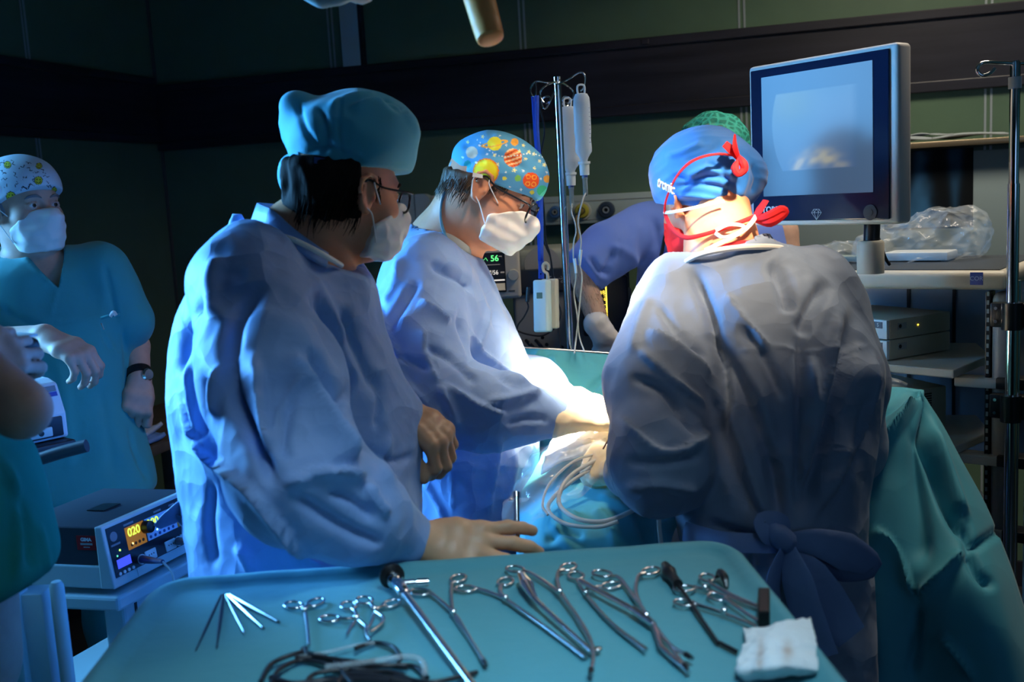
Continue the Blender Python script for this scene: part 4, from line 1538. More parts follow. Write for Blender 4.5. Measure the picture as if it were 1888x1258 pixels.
    b.tube(PP((1362, 290, 2.02), (1355, 270, 2.0), (1355, 248, 2.0)), [.005, .008, .003], 8, 4, sq=(.4, 1.2))
    b.tube(PP((1362, 290, 2.02), (1370, 300, 2.0), (1372, 312, 2.0), (1362, 321, 2.0), (1355, 310, 2.0), (1362, 295, 2.01)), [.005, .008, .008, .006, .008, .004], 8, 4)
    b.tube(PP((1226, 395, 2.13), (1238, 420, 2.07), (1262, 438, 2.03), (1300, 432, 2.005), (1350, 415, 2.0), (1390, 400, 2.01)), [.0046, .0046, .004, .0035, .0035, .004], 8, 6, sq=(.5, 1.2))
    b.tube(PP((1390, 402, 2.01), (1400, 388, 2.0), (1412, 370, 2.0)), [.006, .010, .008], 8, 4, sq=(.4, 1.2))
    b.tube(PP((1392, 404, 2.01), (1415, 400, 1.99), (1440, 388, 1.99), (1446, 394, 1.99), (1420, 410, 1.99), (1395, 407, 2.01)), [.006, .010, .010, .008, .010, .005], 8, 4)
    b.build('mask_tie', M['red'], mk, True)
    b = MB()
    b.tube(PP((1300, 462, 2.0), (1345, 440, 1.985), (1375, 422, 1.99), (1392, 402, 2.0), (1400, 385, 2.02)), [.0035]*5, 8, 6, sq=(.5, 1.2))
    b.tube(PP((1320, 425, 1.995), (1345, 414, 1.985), (1372, 418, 1.985), (1360, 430, 1.985), (1335, 438, 1.985), (1318, 430, 1.99)), [.003]*6, 8, 6, sq=(.5, 1.2))
    b.build('gown_neck_tie', M['elastic'], gw, True)


surgeon_right()
# ------------------------------------------------------------------ doctor at the far left (printed cap, teal scrubs)
def doctor_left():
    hd = Head(P(46, 390, 2.72), (.85, -.52, .02))
    base = V(*P(75, 850, 2.78)[:2], 0)
    root = empty('person', base, 'person in teal V-neck scrubs and a moustache-and-smiley print cap at the left', 'person')
    neck = P(62, 480, 2.76)
    sh, el_, wr = P(-75, 520, 2.74), P(-110, 640, 2.56), P(82, 622, 2.48)
    sh2, el2, wr2 = P(196, 520, 2.78), P(248, 640, 2.84), P(258, 695, 2.78)
    h1, e1 = hand(P(96, 630, 2.47), P(150, 655, 2.45)-P(96, 630, 2.47), V(.3, -.35, 1), 1,
                  [(.75, .9, .5), (.8, .85, .5), (.85, .85, .45), (.95, .85, .45)], thumb=(.35, .8, .35), s=1.0, spread=(.05, .01, -.03, -.08))
    h2, e2 = hand(P(257, 703, 2.77), P(252, 760, 2.74)-P(257, 703, 2.77), V(.55, -.9, .1), 1,
                  [(.9, 1.2, .8), (.95, 1.2, .8), (1.0, 1.2, .8), (1.0, 1.2, .8)], thumb=(.3, .35, .2), s=.95)
    body = un(.03, hd.face(), rc(hd.w(-.025, 0, -.03), neck, .062, .064), rc(neck, neck-V(0, 0, .1), .064, .085), ell(P(60, 500, 2.77), (.16, .08, .05)))
    torso = un(.06, rc(neck-V(0, 0, .1), V(base[0], base[1], .95), .11, .11), rc(sh, sh2, .055))
    arms = un(.012, chain([sh, el_, wr, P(100, 631, 2.47)], [.048, .042, .030, .026], .01), chain([sh2, el2, wr2], [.048, .040, .028], .01))
    f = un(.03, body, torso, arms)
    f = un(.012, f, h1, h2)
    # nape and jaw fill
    pts = [hd.w(.13, 0, 0), hd.w(-.12, 0, 0), hd.w(0, .1, .13), hd.w(0, -.1, 0), sh, sh2, el_, wr, el2, wr2, V(base[0]-.12, base[1]-.12, .85), V(base[0]+.12, base[1]+.12, .85)]+[q for x in e1+e2 for q in x]
    a, b = bounds(pts, .07)
    sdfmesh('body', f, a, b, .0042, M['skin_pale'], root)
    eyes(hd, root)
    eyebrows(hd, root, M['hair_grey'])
    hf = inter(.01, off(hd.f(ell((-.010, 0, .035), (.099, .077, .086))), .005), hd.f(half((.022, 0, 0), (1, 0, .3))), hd.f(half((0, 0, -.03), (0, 0, -1))), hd.f(half((0, 0, .05), (0, 0, 1))))
    a, b = bounds([hd.w(x, y, z) for x in (-.13, .05) for y in (-.09, .09) for z in (-.06, .07)], .01)
    sdfmesh('hair', hf, a, b, .0035, M['hair_grey'], root, lambda p, n: noise(p*90)*.0015)
    # scrub tunic
    rows = [lrow(470, -40, 165, 2.77, .10), lrow(500, -80, 198, 2.77, .135), lrow(545, -100, 212, 2.77, .145), lrow(600, -102, 226, 2.77, .15), lrow(660, -100, 236, 2.77, .15),
            lrow(740, -95, 244, 2.77, .155), lrow(800, -98, 262, 2.77, .16), lrow(860, -104, 280, 2.77, .165), lrow(920, -108, 296, 2.77, .17)]
    tor = loft(rows)
    sl2 = chain([P(190, 500, 2.77), P(226, 590, 2.80)], [.075, .082])
    sl1 = chain([P(-70, 505, 2.76), P(-98, 590, 2.66)], [.075, .085])
    yoke = un(.05, rc(P(-30, 500, 2.77), P(160, 495, 2.77), .06, .06))
    f = un(.03, tor, yoke, sl2, sl1)
    # V neck
    apex = P(108, 532, 2.62)
    L, R = P(18, 448, 2.80), P(122, 440, 2.80)
    nv = np.cross(apex-L, CAM-apex); nv2 = np.cross(apex-R, CAM-apex)
    mid = P(75, 470, 2.7)
    if nv @ (mid-apex) > 0: nv = -nv
    if nv2 @ (mid-apex) > 0: nv2 = -nv2
    hole = inter(.004, half(apex, nv), half(apex, nv2), rc(P(70, 470, 2.78), P(85, 560, 2.6), .13, .10))
    f = cut(.004, f, hole, rc(neck+V(0, 0, .02), neck+V(0, 0, .2), .078, .1))
    cf = un(0.0, rc(el2, el2+(el2-sh2)*.2, .06))
    fo = [([(18, 450), (60, 490), (108, 532)], 4, .004), ([(122, 445), (118, 490), (108, 532), (98, 570), (92, 596)], 4, .004, 'k'), ([(92, 596), (140, 590), (200, 578)], 3, .003, 'r'),
          ([(0, 560), (40, 590), (80, 610)], 8, -.008), ([(185, 590), (205, 640), (218, 655), (232, 650)], 3, .003, 'r'), ([(186, 588), (188, 620), (206, 652)], 3, -.003), ([(225, 600), (232, 650), (236, 720)], 5, -.006),
          ([(190, 480), (205, 540), (215, 600)], 6, -.007), ([(20, 720), (60, 760), (90, 860)], 8, -.006), ([(236, 780), (250, 840), (275, 890)], 5, -.007), ([(90, 640), (120, 720), (130, 880)], 12, .006), ([(180, 700), (200, 800), (210, 890)], 10, -.005)]
    a, b = bounds([P(-125, 440, 2.77), P(310, 930, 2.77), P(60, 600, 2.56), P(60, 600, 2.98)], .05)
    g = sdfmesh('scrub_tunic', f, a, b, .0065, M['scrub'], root, lambda p, n: fold(p, n, fo)+ridge(p*V(7, 7, 2)+1)*.005+noise(p*16)*.003)
    b = MB()
    b.tube(PP((186, 587, 2.61), (200, 583, 2.61), (222, 580, 2.62)), .004, 8, 4, sq=(.5, 1))
    b.build('pocket', M['scrub'], g, True)
    b = MB()
    b.tube(PP((187, 596, 2.605), (192, 608, 2.605)), .0022, 6)
    b.build('pen_clip', M['chrome'], g, True)
    b = MB()
    b.tube(PP((203, 584, 2.61), (209, 576, 2.61), (214, 582, 2.61)), .005, 8, 4, sq=(.4, 1))
    b.build('tissue', M['mask'], g, True)
    # watch
    b = MB()
    ax = unit(wr2-el2)
    c = P(256, 690, 2.785)
    b.lathe([(.030, -.011), (.034, -.010), (.034, .010), (.030, .011)], 24, c, ax)
    w_ = b.build('wristwatch', M['black'], root, True)
    b = MB()
    b.lathe([(.0, 0), (.017, 0), (.018, .004), (.014, .009), (0, .009)], 20, c+V(.028, -.018, 0), V(.85, -.5, .1))
    b.build('watch_case', M['chrome'], w_, True)
    legs(root, base+V(0.03, 0, 0), .15, .92, M['scrub'], M['shoe'], thick=.095)
    # printed cap
    cap = un(.04, ell((.004, 0, .060), (.108, .088, .078)), ell((-.02, 0, .085), (.08, .078, .055)))
    cap = cut(.005, cap, half((.10, 0, .056), unit((-.36, 0, 1))))
    smil = [(14, 304, 7), (71, 333, 8), (72, 306, 6), (20, 362, 9), (100, 350, 5)]
    mous = [(50, 345, 14, -.35), (67, 318, 6, 0), (52, 300, 6, .2), (6, 318, 8, .6), (96, 345, 9, .3)]
    wig = [(8, 330), (28, 322), (46, 327), (55, 312), (30, 340), (85, 325), (88, 340), (40, 308), (80, 316), (10, 345), (38, 360), (62, 330), (92, 362), (24, 300), (4, 300)]
    rg = np.random.default_rng(5)
    bk = [(unit(rg.normal(0, 1, 3)+V(0, 0, .6)), rg.uniform(.06, .12), i % 2) for i in range(30)]
    def col(VV, N):
        Q = to_px(VV)
        c = np.tile(V(.62, .72, .78), (len(VV), 1))
        front = ((CAM-VV)*N).sum(1) > 0
        D = unit_rows(hd.loc(VV)-V(0, 0, .06))
        for d, r, k in bk:
            m = (np.arccos(np.clip(D @ d, -1, 1)) < r) & ~front
            c[m] = (.75, .62, .05) if k else (.02, .02, .03)
        for x, y, r in smil:
            dx, dy = Q[:, 0]-x, Q[:, 1]-y
            q = np.hypot(dx, dy)
            c[(q < r) & front] = (.72, .66, .05)
            c[(q < r) & (q > r*.86) & front] = (.05, .05, .02)
            for s_ in (-.35, .35):
                c[(np.hypot(dx-s_*r, dy+.25*r) < r*.16) & front] = (.02, .02, .02)
            c[(abs(q-r*.55) < r*.10) & (dy > r*.15) & front] = (.02, .02, .02)
        for x, y, L_, t in mous:
            dx, dy = Q[:, 0]-x, Q[:, 1]-y
            u = dx*math.cos(t)+dy*math.sin(t); v = -dx*math.sin(t)+dy*math.cos(t)
            m = (abs(u) < L_) & (abs(v-L_*.22*np.cos(u/L_*6)) < L_*.17*(1.05-abs(u)/L_)*(abs(u) > L_*.06)) & front
            c[m] = (.015, .015, .02)
        for i, (x, y) in enumerate(wig):
            dx, dy = Q[:, 0]-x, Q[:, 1]-y
            t = i*1.3
            u = dx*math.cos(t)+dy*math.sin(t); v = -dx*math.sin(t)+dy*math.cos(t)
            c[(abs(u) < 6) & (abs(v-1.6*np.sin(u*.8)) < .75) & front] = (.02, .02, .03)
        return c
    a, b = bounds([hd.w(x, y, z) for x in (-.13, .13) for y in (-.1, .1) for z in (0, .15)], .02)
    sdfmesh('surgical_cap', hd.f(cap), a, b, .0022, M['print'], root, lambda p, n: noise(p*20)*.002+ridge(p*V(16, 16, 30))*.001, cols=col)
    mask_part(hd, root, M['mask'], zt=.002, zb=-.108, grow=.010)


doctor_left()


# ------------------------------------------------------------------ person at the left edge, mostly outside the frame
def person_edge():
    base = V(*P(-150, 900, 1.52)[:2], 0)
    root = empty('person', base, 'person in green scrubs cut off by the left edge of the photo, forearm raised', 'person')
    hc = P(-190, 330, 1.50)
    hd = Head(hc, (.7, .7, 0))
    neck = hc-V(0, 0, .15)
    el_ = P(38, 752, 1.42)
    sh = P(-190, 560, 1.42)
    wr = P(-80, 676, 1.50)
    sh2, el2, wr2 = P(-330, 600, 1.6), P(-300, 800, 1.7), P(-150, 720, 1.72)
    h1, e1 = hand(wr, P(-10, 655, 1.54)-wr, V(-.2, -1, .1), -1, [(.5, .9, .6), (.55, .95, .6), (.6, .95, .6), (.7, .9, .6)], s=.95)
    body = un(.03, hd.face(), rc(hd.w(-.025, 0, -.03), neck, .062, .064), rc(neck, neck-V(0, 0, .1), .064, .085))
    f = un(.04, body, rc(neck-V(0, 0, .1), V(base[0], base[1], .95), .11, .11), rc(sh, sh2, .05))
    f = un(.012, f, chain([sh, el_-V(.0, 0, .004)], [.045, .040]), chain([el_, wr], [.037, .027]), chain([sh2, el2, wr2], [.045, .04, .028]), h1)
    a, b = bounds([hd.w(.12, 0, .12), hd.w(-.12, 0, 0), sh, el_, wr, sh2, el2, wr2, V(base[0]-.1, base[1]-.1, .85), V(base[0]+.1, base[1]+.1, .85)]+[q for x in e1 for q in x], .07)
    sdfmesh('body', f, a, b, .005, M['skin_pale'], root)
    eyes(hd, root)
    cap = cut(.005, ell((.0, 0, .060), (.112, .090, .080)), half((.10, 0, .045), unit((-.25, 0, 1))))
    a, b = bounds([hd.w(x, y, z) for x in (-.13, .13) for y in (-.1, .1) for z in (0, .15)], .02)
    sdfmesh('surgical_cap', hd.f(cap), a, b, .006, M['scrubgreen'], root)
    mask_part(hd, root, M['mask'], loops=False)
    rows = [lrow(480, -220, -150, 1.5, .10), lrow(540, -290, -70, 1.5, .13), lrow(650, -300, -60, 1.5, .15), lrow(740, -295, -45, 1.5, .15), lrow(800, -295, -10, 1.5, .16),
            lrow(860, -300, 38, 1.5, .17), lrow(940, -300, 62, 1.5, .175), lrow(1020, -300, 84, 1.5, .18), lrow(1085, -300, 100, 1.5, .18)]
    f = un(.03, loft(rows), rc(P(-200, 560, 1.45), P(-120, 650, 1.40), .07, .075), rc(P(-310, 590, 1.6), P(-305, 720, 1.66), .07, .075), rc(P(-280, 555, 1.56), P(-160, 550, 1.46), .07, .07))
    f = cut(.004, f, rc(neck, neck+V(0, 0, .2), .075, .1), half(P(60, 1112, 1.42), unit(V(-.10, .1, 1))))
    fo = [([(20, 900), (50, 980), (60, 1060)], 9, -.008), ([(0, 840), (30, 930), (30, 1080)], 9, .008), ([(70, 960), (90, 1040), (96, 1090)], 5, .005)]
    a, b = bounds([P(-320, 470, 1.5), P(125, 1120, 1.5), P(-100, 800, 1.3), P(-100, 800, 1.72)], .03)
    sdfmesh('scrub_tunic', f, a, b, .008, M['scrubgreen'], root, lambda p, n: fold(p, n, fo)+ridge(p*V(7, 7, 2)+1)*.004)
    legs(root, base-V(.10, 0, 0), -.3, .92, M['scrubgreen'], M['shoe'], wid=.07, spread=.06)
    # camera held in the hand
    o = P(8, 664, 1.58)
    t = empty('camcorder', o-V(0, 0, .03), 'small black camcorder held up in the hand at the left edge', 'camera')
    X = unit(P(34, 668, 1.58)-P(-10, 664, 1.60)); Z = V(0, 0, 1); Y = np.cross(Z, X)
    b = MB(o-X*.03, X, Y, Z).box((0, .03, 0), (.105, .055, .060), .014, 3)
    b.build('body_shell', M['black'], t, True)
    b = MB(o-X*.03, X, Y, Z).box((.02, .000, -.004), (.034, .006, .018), .004).box((0, .03, .032), (.09, .05, .004), .002)
    b.build('screen_rim', M['white'], t, True)
    b = MB(o-X*.03, X, Y, Z).box((.02, -.003, -.004), (.024, .003, .010), .001)
    b.build('opening', M['black'], t, True)


person_edge()


# ------------------------------------------------------------------ anaesthetist behind the screen
def anaesthetist():
    hd = Head(P(1318, 305, 3.12), (.10, -1, -.15))
    base = V(*P(1310, 800, 3.16)[:2], 0)
    root = empty('person', base, 'person in blue scrubs and a green net cap standing behind the drape, hand on hip', 'person')
    neck = P(1318, 385, 3.14)
    sh, el_, wr = P(1172, 425, 3.14), P(1070, 498, 3.04), P(1108, 610, 2.98)
    sh2, el2, wr2 = P(1436, 430, 3.14), P(1462, 600, 3.14), P(1400, 700, 3.04)
    gf, ends = hand(P(1112, 616, 2.98), P(1140, 660, 3.0)-P(1112, 616, 2.98), V(-.5, -.8, .2), -1, [(.3, .4, .3)]*4, r=.0015)
    f = un(.03, hd.face(), rc(hd.w(-.025, 0, -.03), neck, .062, .066), rc(neck, neck-V(0, 0, .1), .066, .09), rc(neck-V(0, 0, .12), V(base[0], base[1], .95), .11, .11), rc(sh, sh2, .055))
    f = un(.012, f, chain([sh, el_, wr], [.050, .040, .029], .01), chain([sh2, el2, wr2], [.058, .045, .030]))
    a, b = bounds([hd.w(.12, 0, .12), hd.w(-.12, 0, 0), sh, el_, wr, sh2, el2, wr2, V(base[0]-.1, base[1]-.1, .85), V(base[0]+.1, base[1]+.1, .85)], .08)
    sdfmesh('body', f, a, b, .006, M['skin_pale'], root)
    eyes(hd, root); eyebrows(hd, root, M['hair_grey'])
    mask_part(hd, root, M['mask'])
    a, b = bounds([q for x in ends for q in x]+[P(1095, 590, 2.98)], .05)
    sdfmesh('glove', un(.012, gf, rc(P(1100, 598, 2.98), P(1114, 620, 2.98), .037, .030)), a, b, .004, M['glovewhite'], root, lambda p, n: facets(p*40)*.003)
    # arm hair
    b = MB()
    rg = np.random.default_rng(8)
    for i in range(420):
        t = rg.uniform(.1, .95); an = rg.uniform(0, 6.28)
        ax = unit(wr-el_); e1 = unit(np.cross(ax, V(0, 1, .2))); e2 = np.cross(ax, e1)
        r_ = .045+(.030-.045)*t
        nn = math.cos(an)*e1+math.sin(an)*e2
        p = el_+(wr-el_)*t+nn*r_*.99
        b.tube([p, p+nn*.003+ax*.006, p+nn*.002+ax*.013], [.0004, .0003, .0001], 3)
    b.build('arm_hair', M['hair_dark'], root)
    rows = [lrow(405, 1250, 1400, 3.15, .11), lrow(420, 1200, 1440, 3.15, .14), lrow(455, 1180, 1452, 3.15, .15), lrow(520, 1172, 1450, 3.15, .155), lrow(600, 1162, 1450, 3.15, .16), lrow(700, 1155, 1460, 3.15, .17)]
    rows.append((.80, rows[-1][1], rows[-1][2], rows[-1][3], rows[-1][4]*1.04, .18))
    sl = chain([P(1180, 425, 3.14), P(1120, 462, 3.08), P(1088, 492, 3.04)], [.078, .082, .074], .02)
    sl2 = chain([P(1424, 430, 3.15), P(1434, 470, 3.15)], [.065, .065])
    f = un(.035, loft(rows), rc(P(1210, 415, 3.15), P(1410, 420, 3.15), .07, .065), sl)
    f = cut(.004, f, rc(neck+V(0, -.01, .01), neck+V(0, 0, .2), .085, .1), half(P(1072, 510, 3.02), -unit(P(1074, 508, 3.02)-P(1130, 462, 3.10))))
    fo = [([(1150, 400), (1140, 440), (1142, 500)], 1.6, -.003), ([(1085, 470), (1105, 500), (1130, 500)], 6, -.012), ([(1135, 460), (1120, 490), (1116, 515)], 6, -.012), ([(1180, 400), (1165, 450), (1175, 520)], 8, .007),
          ([(1200, 390), (1215, 450), (1220, 520)], 7, -.008), ([(1120, 450), (1160, 470), (1175, 520)], 7, .008)]
    a, b = bounds([P(1050, 380, 3.1), P(1480, 720, 3.1), P(1300, 600, 2.95), P(1300, 600, 3.36), V(base[0]-.2, base[1]-.2, .8)], .05)
    g = sdfmesh('scrub_tunic', f, a, b, .0075, M['scrubblue'], root, lambda p, n: fold(p, n, fo)+ridge(p*V(7, 7, 1.5)+1)*.004)
    legs(root, base, 0.0, .92, M['scrubblue'], M['shoe'])
    # net cap
    cap = cut(.005, un(.03, ell((.0, 0, .062), (.118, .100, .094)), ell((-.02, 0, .08), (.09, .09, .065))), half((.10, 0, .055), unit((-.25, 0, 1))))
    a, b = bounds([hd.w(x, y, z) for x in (-.13, .13) for y in (-.1, .1) for z in (0, .16)], .02)
    net = NT('green_net_cap')
    net.b.inputs['Base Color'].default_value = (.03, .38, .30, 1)
    net.b.inputs['Roughness'].default_value = .8
    vo = net.n('ShaderNodeTexVoronoi', feature='DISTANCE_TO_EDGE', i_Scale=42.0)
    net.l(net.obj(), vo.inputs['Vector'])
    mr = net.n('ShaderNodeMapRange'); mr.inputs[1].default_value = .03; mr.inputs[2].default_value = .20; mr.inputs[3].default_value = 1; mr.inputs[4].default_value = .45
    net.l(vo.outputs['Distance'], mr.inputs[0]); net.l(mr.outputs[0], net.b.inputs['Alpha'])
    sdfmesh('net_cap', hd.f(cap), a, b, .004, net.m, root, lambda p, n: facets(p*26)*.012-.006)
    # stethoscope round the neck
    t = empty('stethoscope', P(1200, 520, 2.95), 'black stethoscope hanging round the neck of the person in blue scrubs', 'stethoscope')
    b = MB().tube(PP((1262, 410, 3.02), (1240, 405, 3.0), (1228, 430, 2.96), (1219, 470, 2.955), (1211, 505, 2.955)), .0052, 10, 6)
    b.build('tube', M['black'], t, True)
    b = MB().lathe([(0, -.010), (.012, -.010), (.022, -.004), (.024, .004), (.020, .009), (0, .009)], 24, P(1207, 514, 2.955), V(-.1, -1, .1))
    b.build('chest_piece', mat('dark_rubber', (.03, .03, .035), .4), t, True)


anaesthetist()
# ------------------------------------------------------------------ instrument table in the foreground
TZ = 1.04
M['drape'] = mat('teal_nonwoven_drape', (0.070, 0.27, 0.32), 0.62, spec=0.3, bump=[('noise', 600, 0.15, 0.0006), ('noise', 7, 0.5, 0.012)], sheen=0.15)
M['drape_soft'] = mat('teal_drape_cloth', (0.06, 0.36, 0.47), 0.62, spec=0.3, bump=[('noise', 600, 0.12, 0.0006), ('crease', 9, 0.35, 0.012)], sheen=0.15)
M['gauze'] = mat('white_gauze', (0.72, 0.74, 0.76), 0.85, attr=True, bump=[('noise', 500, 0.4, 0.001), ('crease', 50, 0.3, 0.003)])
M['blacksteel'] = mat('blackened_steel', (0.03, 0.03, 0.035), 0.35, metal=0.6)
M['rubber'] = mat('black_cable', (0.012, 0.013, 0.018), 0.4)
M['clear'] = mat('clear_tubing', (0.75, 0.85, 0.9), 0.08, trans=0.75, ior=1.2)
M['clearw'] = mat('milky_tubing', (0.75, 0.78, 0.78), 0.2, trans=0.35, ior=1.2)
M['film'] = mat('clear_plastic_film', (0.80, 0.86, 0.90), 0.12, alpha=0.18, spec=0.9, bump=[('crease', 16, 1.0, 0.03), ('crease', 40, 0.6, 0.008)])


def rounded_rect(w, d, r, n=8):
    pts = []
    for cx, cy, a0 in ((w/2-r, d/2-r, 0), (-w/2+r, d/2-r, 90), (-w/2+r, -d/2+r, 180), (w/2-r, -d/2+r, 270)):
        for k in range(n+1):
            a = math.radians(a0+90*k/n)
            pts.append((cx+r*math.cos(a), cy+r*math.sin(a)))
    return pts


def instrument_table():
    BL, BR = PZ(300, 1082, TZ), PZ(1345, 1008, TZ)
    e1 = unit((BR-BL)*V(1, 1, 0)); e2 = V(-e1[1], e1[0], 0)
    W, D = np.linalg.norm((BR-BL)[:2]), 0.62
    c = (BL+BR)/2-e2*D/2
    root = empty('instrument_table', V(c[0], c[1], 0), 'steel instrument stand carrying the teal draped table in the foreground', 'table')
    b = MB(V(c[0], c[1], 0), e1, e2, V(0, 0, 1))
    b.box((0, 0, TZ-.035), (W-.07, D-.07, .03), .012)
    b.build('table_top', M['steel'], root, True)
    for sx in (-1, 1):
        for sy in (-1, 1):
            b = MB(V(c[0], c[1], 0), e1, e2, V(0, 0, 1)).cyl((sx*(W/2-.08), sy*(D/2-.08), .05), (sx*(W/2-.08), sy*(D/2-.08), TZ-.05), .0125)
            b.lathe([(0, 0), (.02, .002), (.026, .02), (.02, .045), (.008, .06)], 16, (sx*(W/2-.08), sy*(D/2-.08), 0))
            b.build('leg', M['steel'], root, True)
    # drape: rounded outline, raised rim, hanging skirt
    base = rounded_rect(W, D, .055, 12)
    # resample evenly
    bp = np.array(base+[base[0]]); L = np.concatenate([[0], np.cumsum(np.linalg.norm(bp[1:]-bp[:-1], axis=1))])
    n = 360
    q = np.linspace(0, L[-1], n+1)[:-1]
    O = np.stack([np.interp(q, L, bp[:, 0]), np.interp(q, L, bp[:, 1])], 1)
    nrm = np.roll(O, -1, 0)-np.roll(O, 1, 0)
    nrm = np.stack([nrm[:, 1], -nrm[:, 0]], 1); nrm /= np.linalg.norm(nrm, axis=1)[:, None]
    rings = [(-.28, 0, 0), (-.20, 0, 0), (-.12, 0, 0), (-.07, 0, 0), (-.035, 0, 0), (-.026, .001, 0), (-.019, .006, 0), (-.012, .011, 0), (-.003, .0125, 0), (.006, .006, 0), (.012, -.01, .05), (.016, -.04, .2), (.022, -.09, .5), (.026, -.16, .6), (.032, -.26, .8), (.036, -.38, .9), (.04, -.50, 1.0)]
    VV = []
    for o, z, wv in rings:
        k = np.arange(n)/n*2*math.pi
        w_ = wv*(.012*np.sin(k*17+1)+.009*np.sin(k*29+2))
        if o > -.05:
            p = O+nrm*(o+w_)[:, None]
        else:
            s = 1+o/(min(W, D)/2)
            p = O*max(s, .02)
        VV.append(np.stack([p[:, 0], p[:, 1], np.full(n, TZ+z)], 1))
    VV = np.concatenate(VV)
    F = []
    for i in range(len(rings)-1):
        for k in range(n):
            l = (k+1) % n
            F.append((i*n+k, (i+1)*n+k, (i+1)*n+l, i*n+l))
    cap0 = [(k, n//2*0+(k+1) % n, (n-2-k) % n, (n-1-k) % n) for k in range(n//2-1)]
    F += cap0
    VV[:, 2] += np.where(VV[:, 2] > TZ-.002, .0012*noise(VV*18)+.0008, 0)
    A = np.stack([e1, e2, V(0, 0, 1)], 1)
    VV = V(c[0], c[1], 0)+VV @ A.T
    o = npmesh('table_drape', VV, np.array(F), M['drape'], None, True, None, V(c[0], c[1], TZ))
    fix_normals(o)
    md = o.modifiers.new('solid', 'SOLIDIFY'); md.thickness = .0012; md.offset = -1
    # a fold mark across the cloth
    tag(o, 'teal surgical drape covering the instrument table, edges hanging down', 'drape')
    return c, e1, e2


def fix_normals(o):
    bm = bmesh.new(); bm.from_mesh(o.data)
    bmesh.ops.recalc_face_normals(bm, faces=bm.faces[:])
    bm.to_mesh(o.data); bm.free()


instrument_table()
T0 = TZ+.0035


def tp(x, y, h=0.0):
    return PZ(x, y, T0+h)


def ringpts(c, r, sq=.75, dirv=None, n=20):
    dirv = V(1, 0, 0) if dirv is None else unit(dirv*V(1, 1, 0))
    s = V(-dirv[1], dirv[0], 0)
    return [c+dirv*r*math.cos(2*math.pi*k/n)+s*r*sq*math.sin(2*math.pi*k/n) for k in range(n)]


def ring_instrument(name, label, cat, rings, pivot, tips, m, r=.0026, ring_r=.014, h=.002, box=True, group=None, loc=None, tipm=None):
    """forceps or scissors lying on the drape: two ring handles crossing at a pivot; every arm is a part"""
    pv = tp(*pivot, h+.002)
    root = empty(name, tp(*pivot), label, cat, group)
    arms = []
    for i, rg_ in enumerate(rings):
        c = tp(*rg_, h)
        path = tips[i]
        pts = [c]+[tp(x, y, h+(.002 if i else 0)) for x, y in path]
        d = unit(pts[1]-c)
        b = MB()
        b.tube(ringpts(c, ring_r, .72, d), .0022, 8, closed=True)
        pts[0] = c+d*ring_r
        n = len(pts)
        b.tube(pts, list(np.linspace(r*1.0, r*.72, n)), 10, 5)
        o = b.build('arm', m, root, True, angle=80)
        if tipm:
            b = MB().tube([pts[-1]-unit(pts[-1]-pts[-2])*.012, pts[-1]], [r*1.2, r*.9], 10)
            b.build('jaw', tipm, o, True)
    b = MB().lathe([(0, -.001), (.0042, -.001), (.0042, .005), (.003, .0062), (0, .0062)], 16, pv)
    b.build('pivot_screw', m, root, True)
    return root


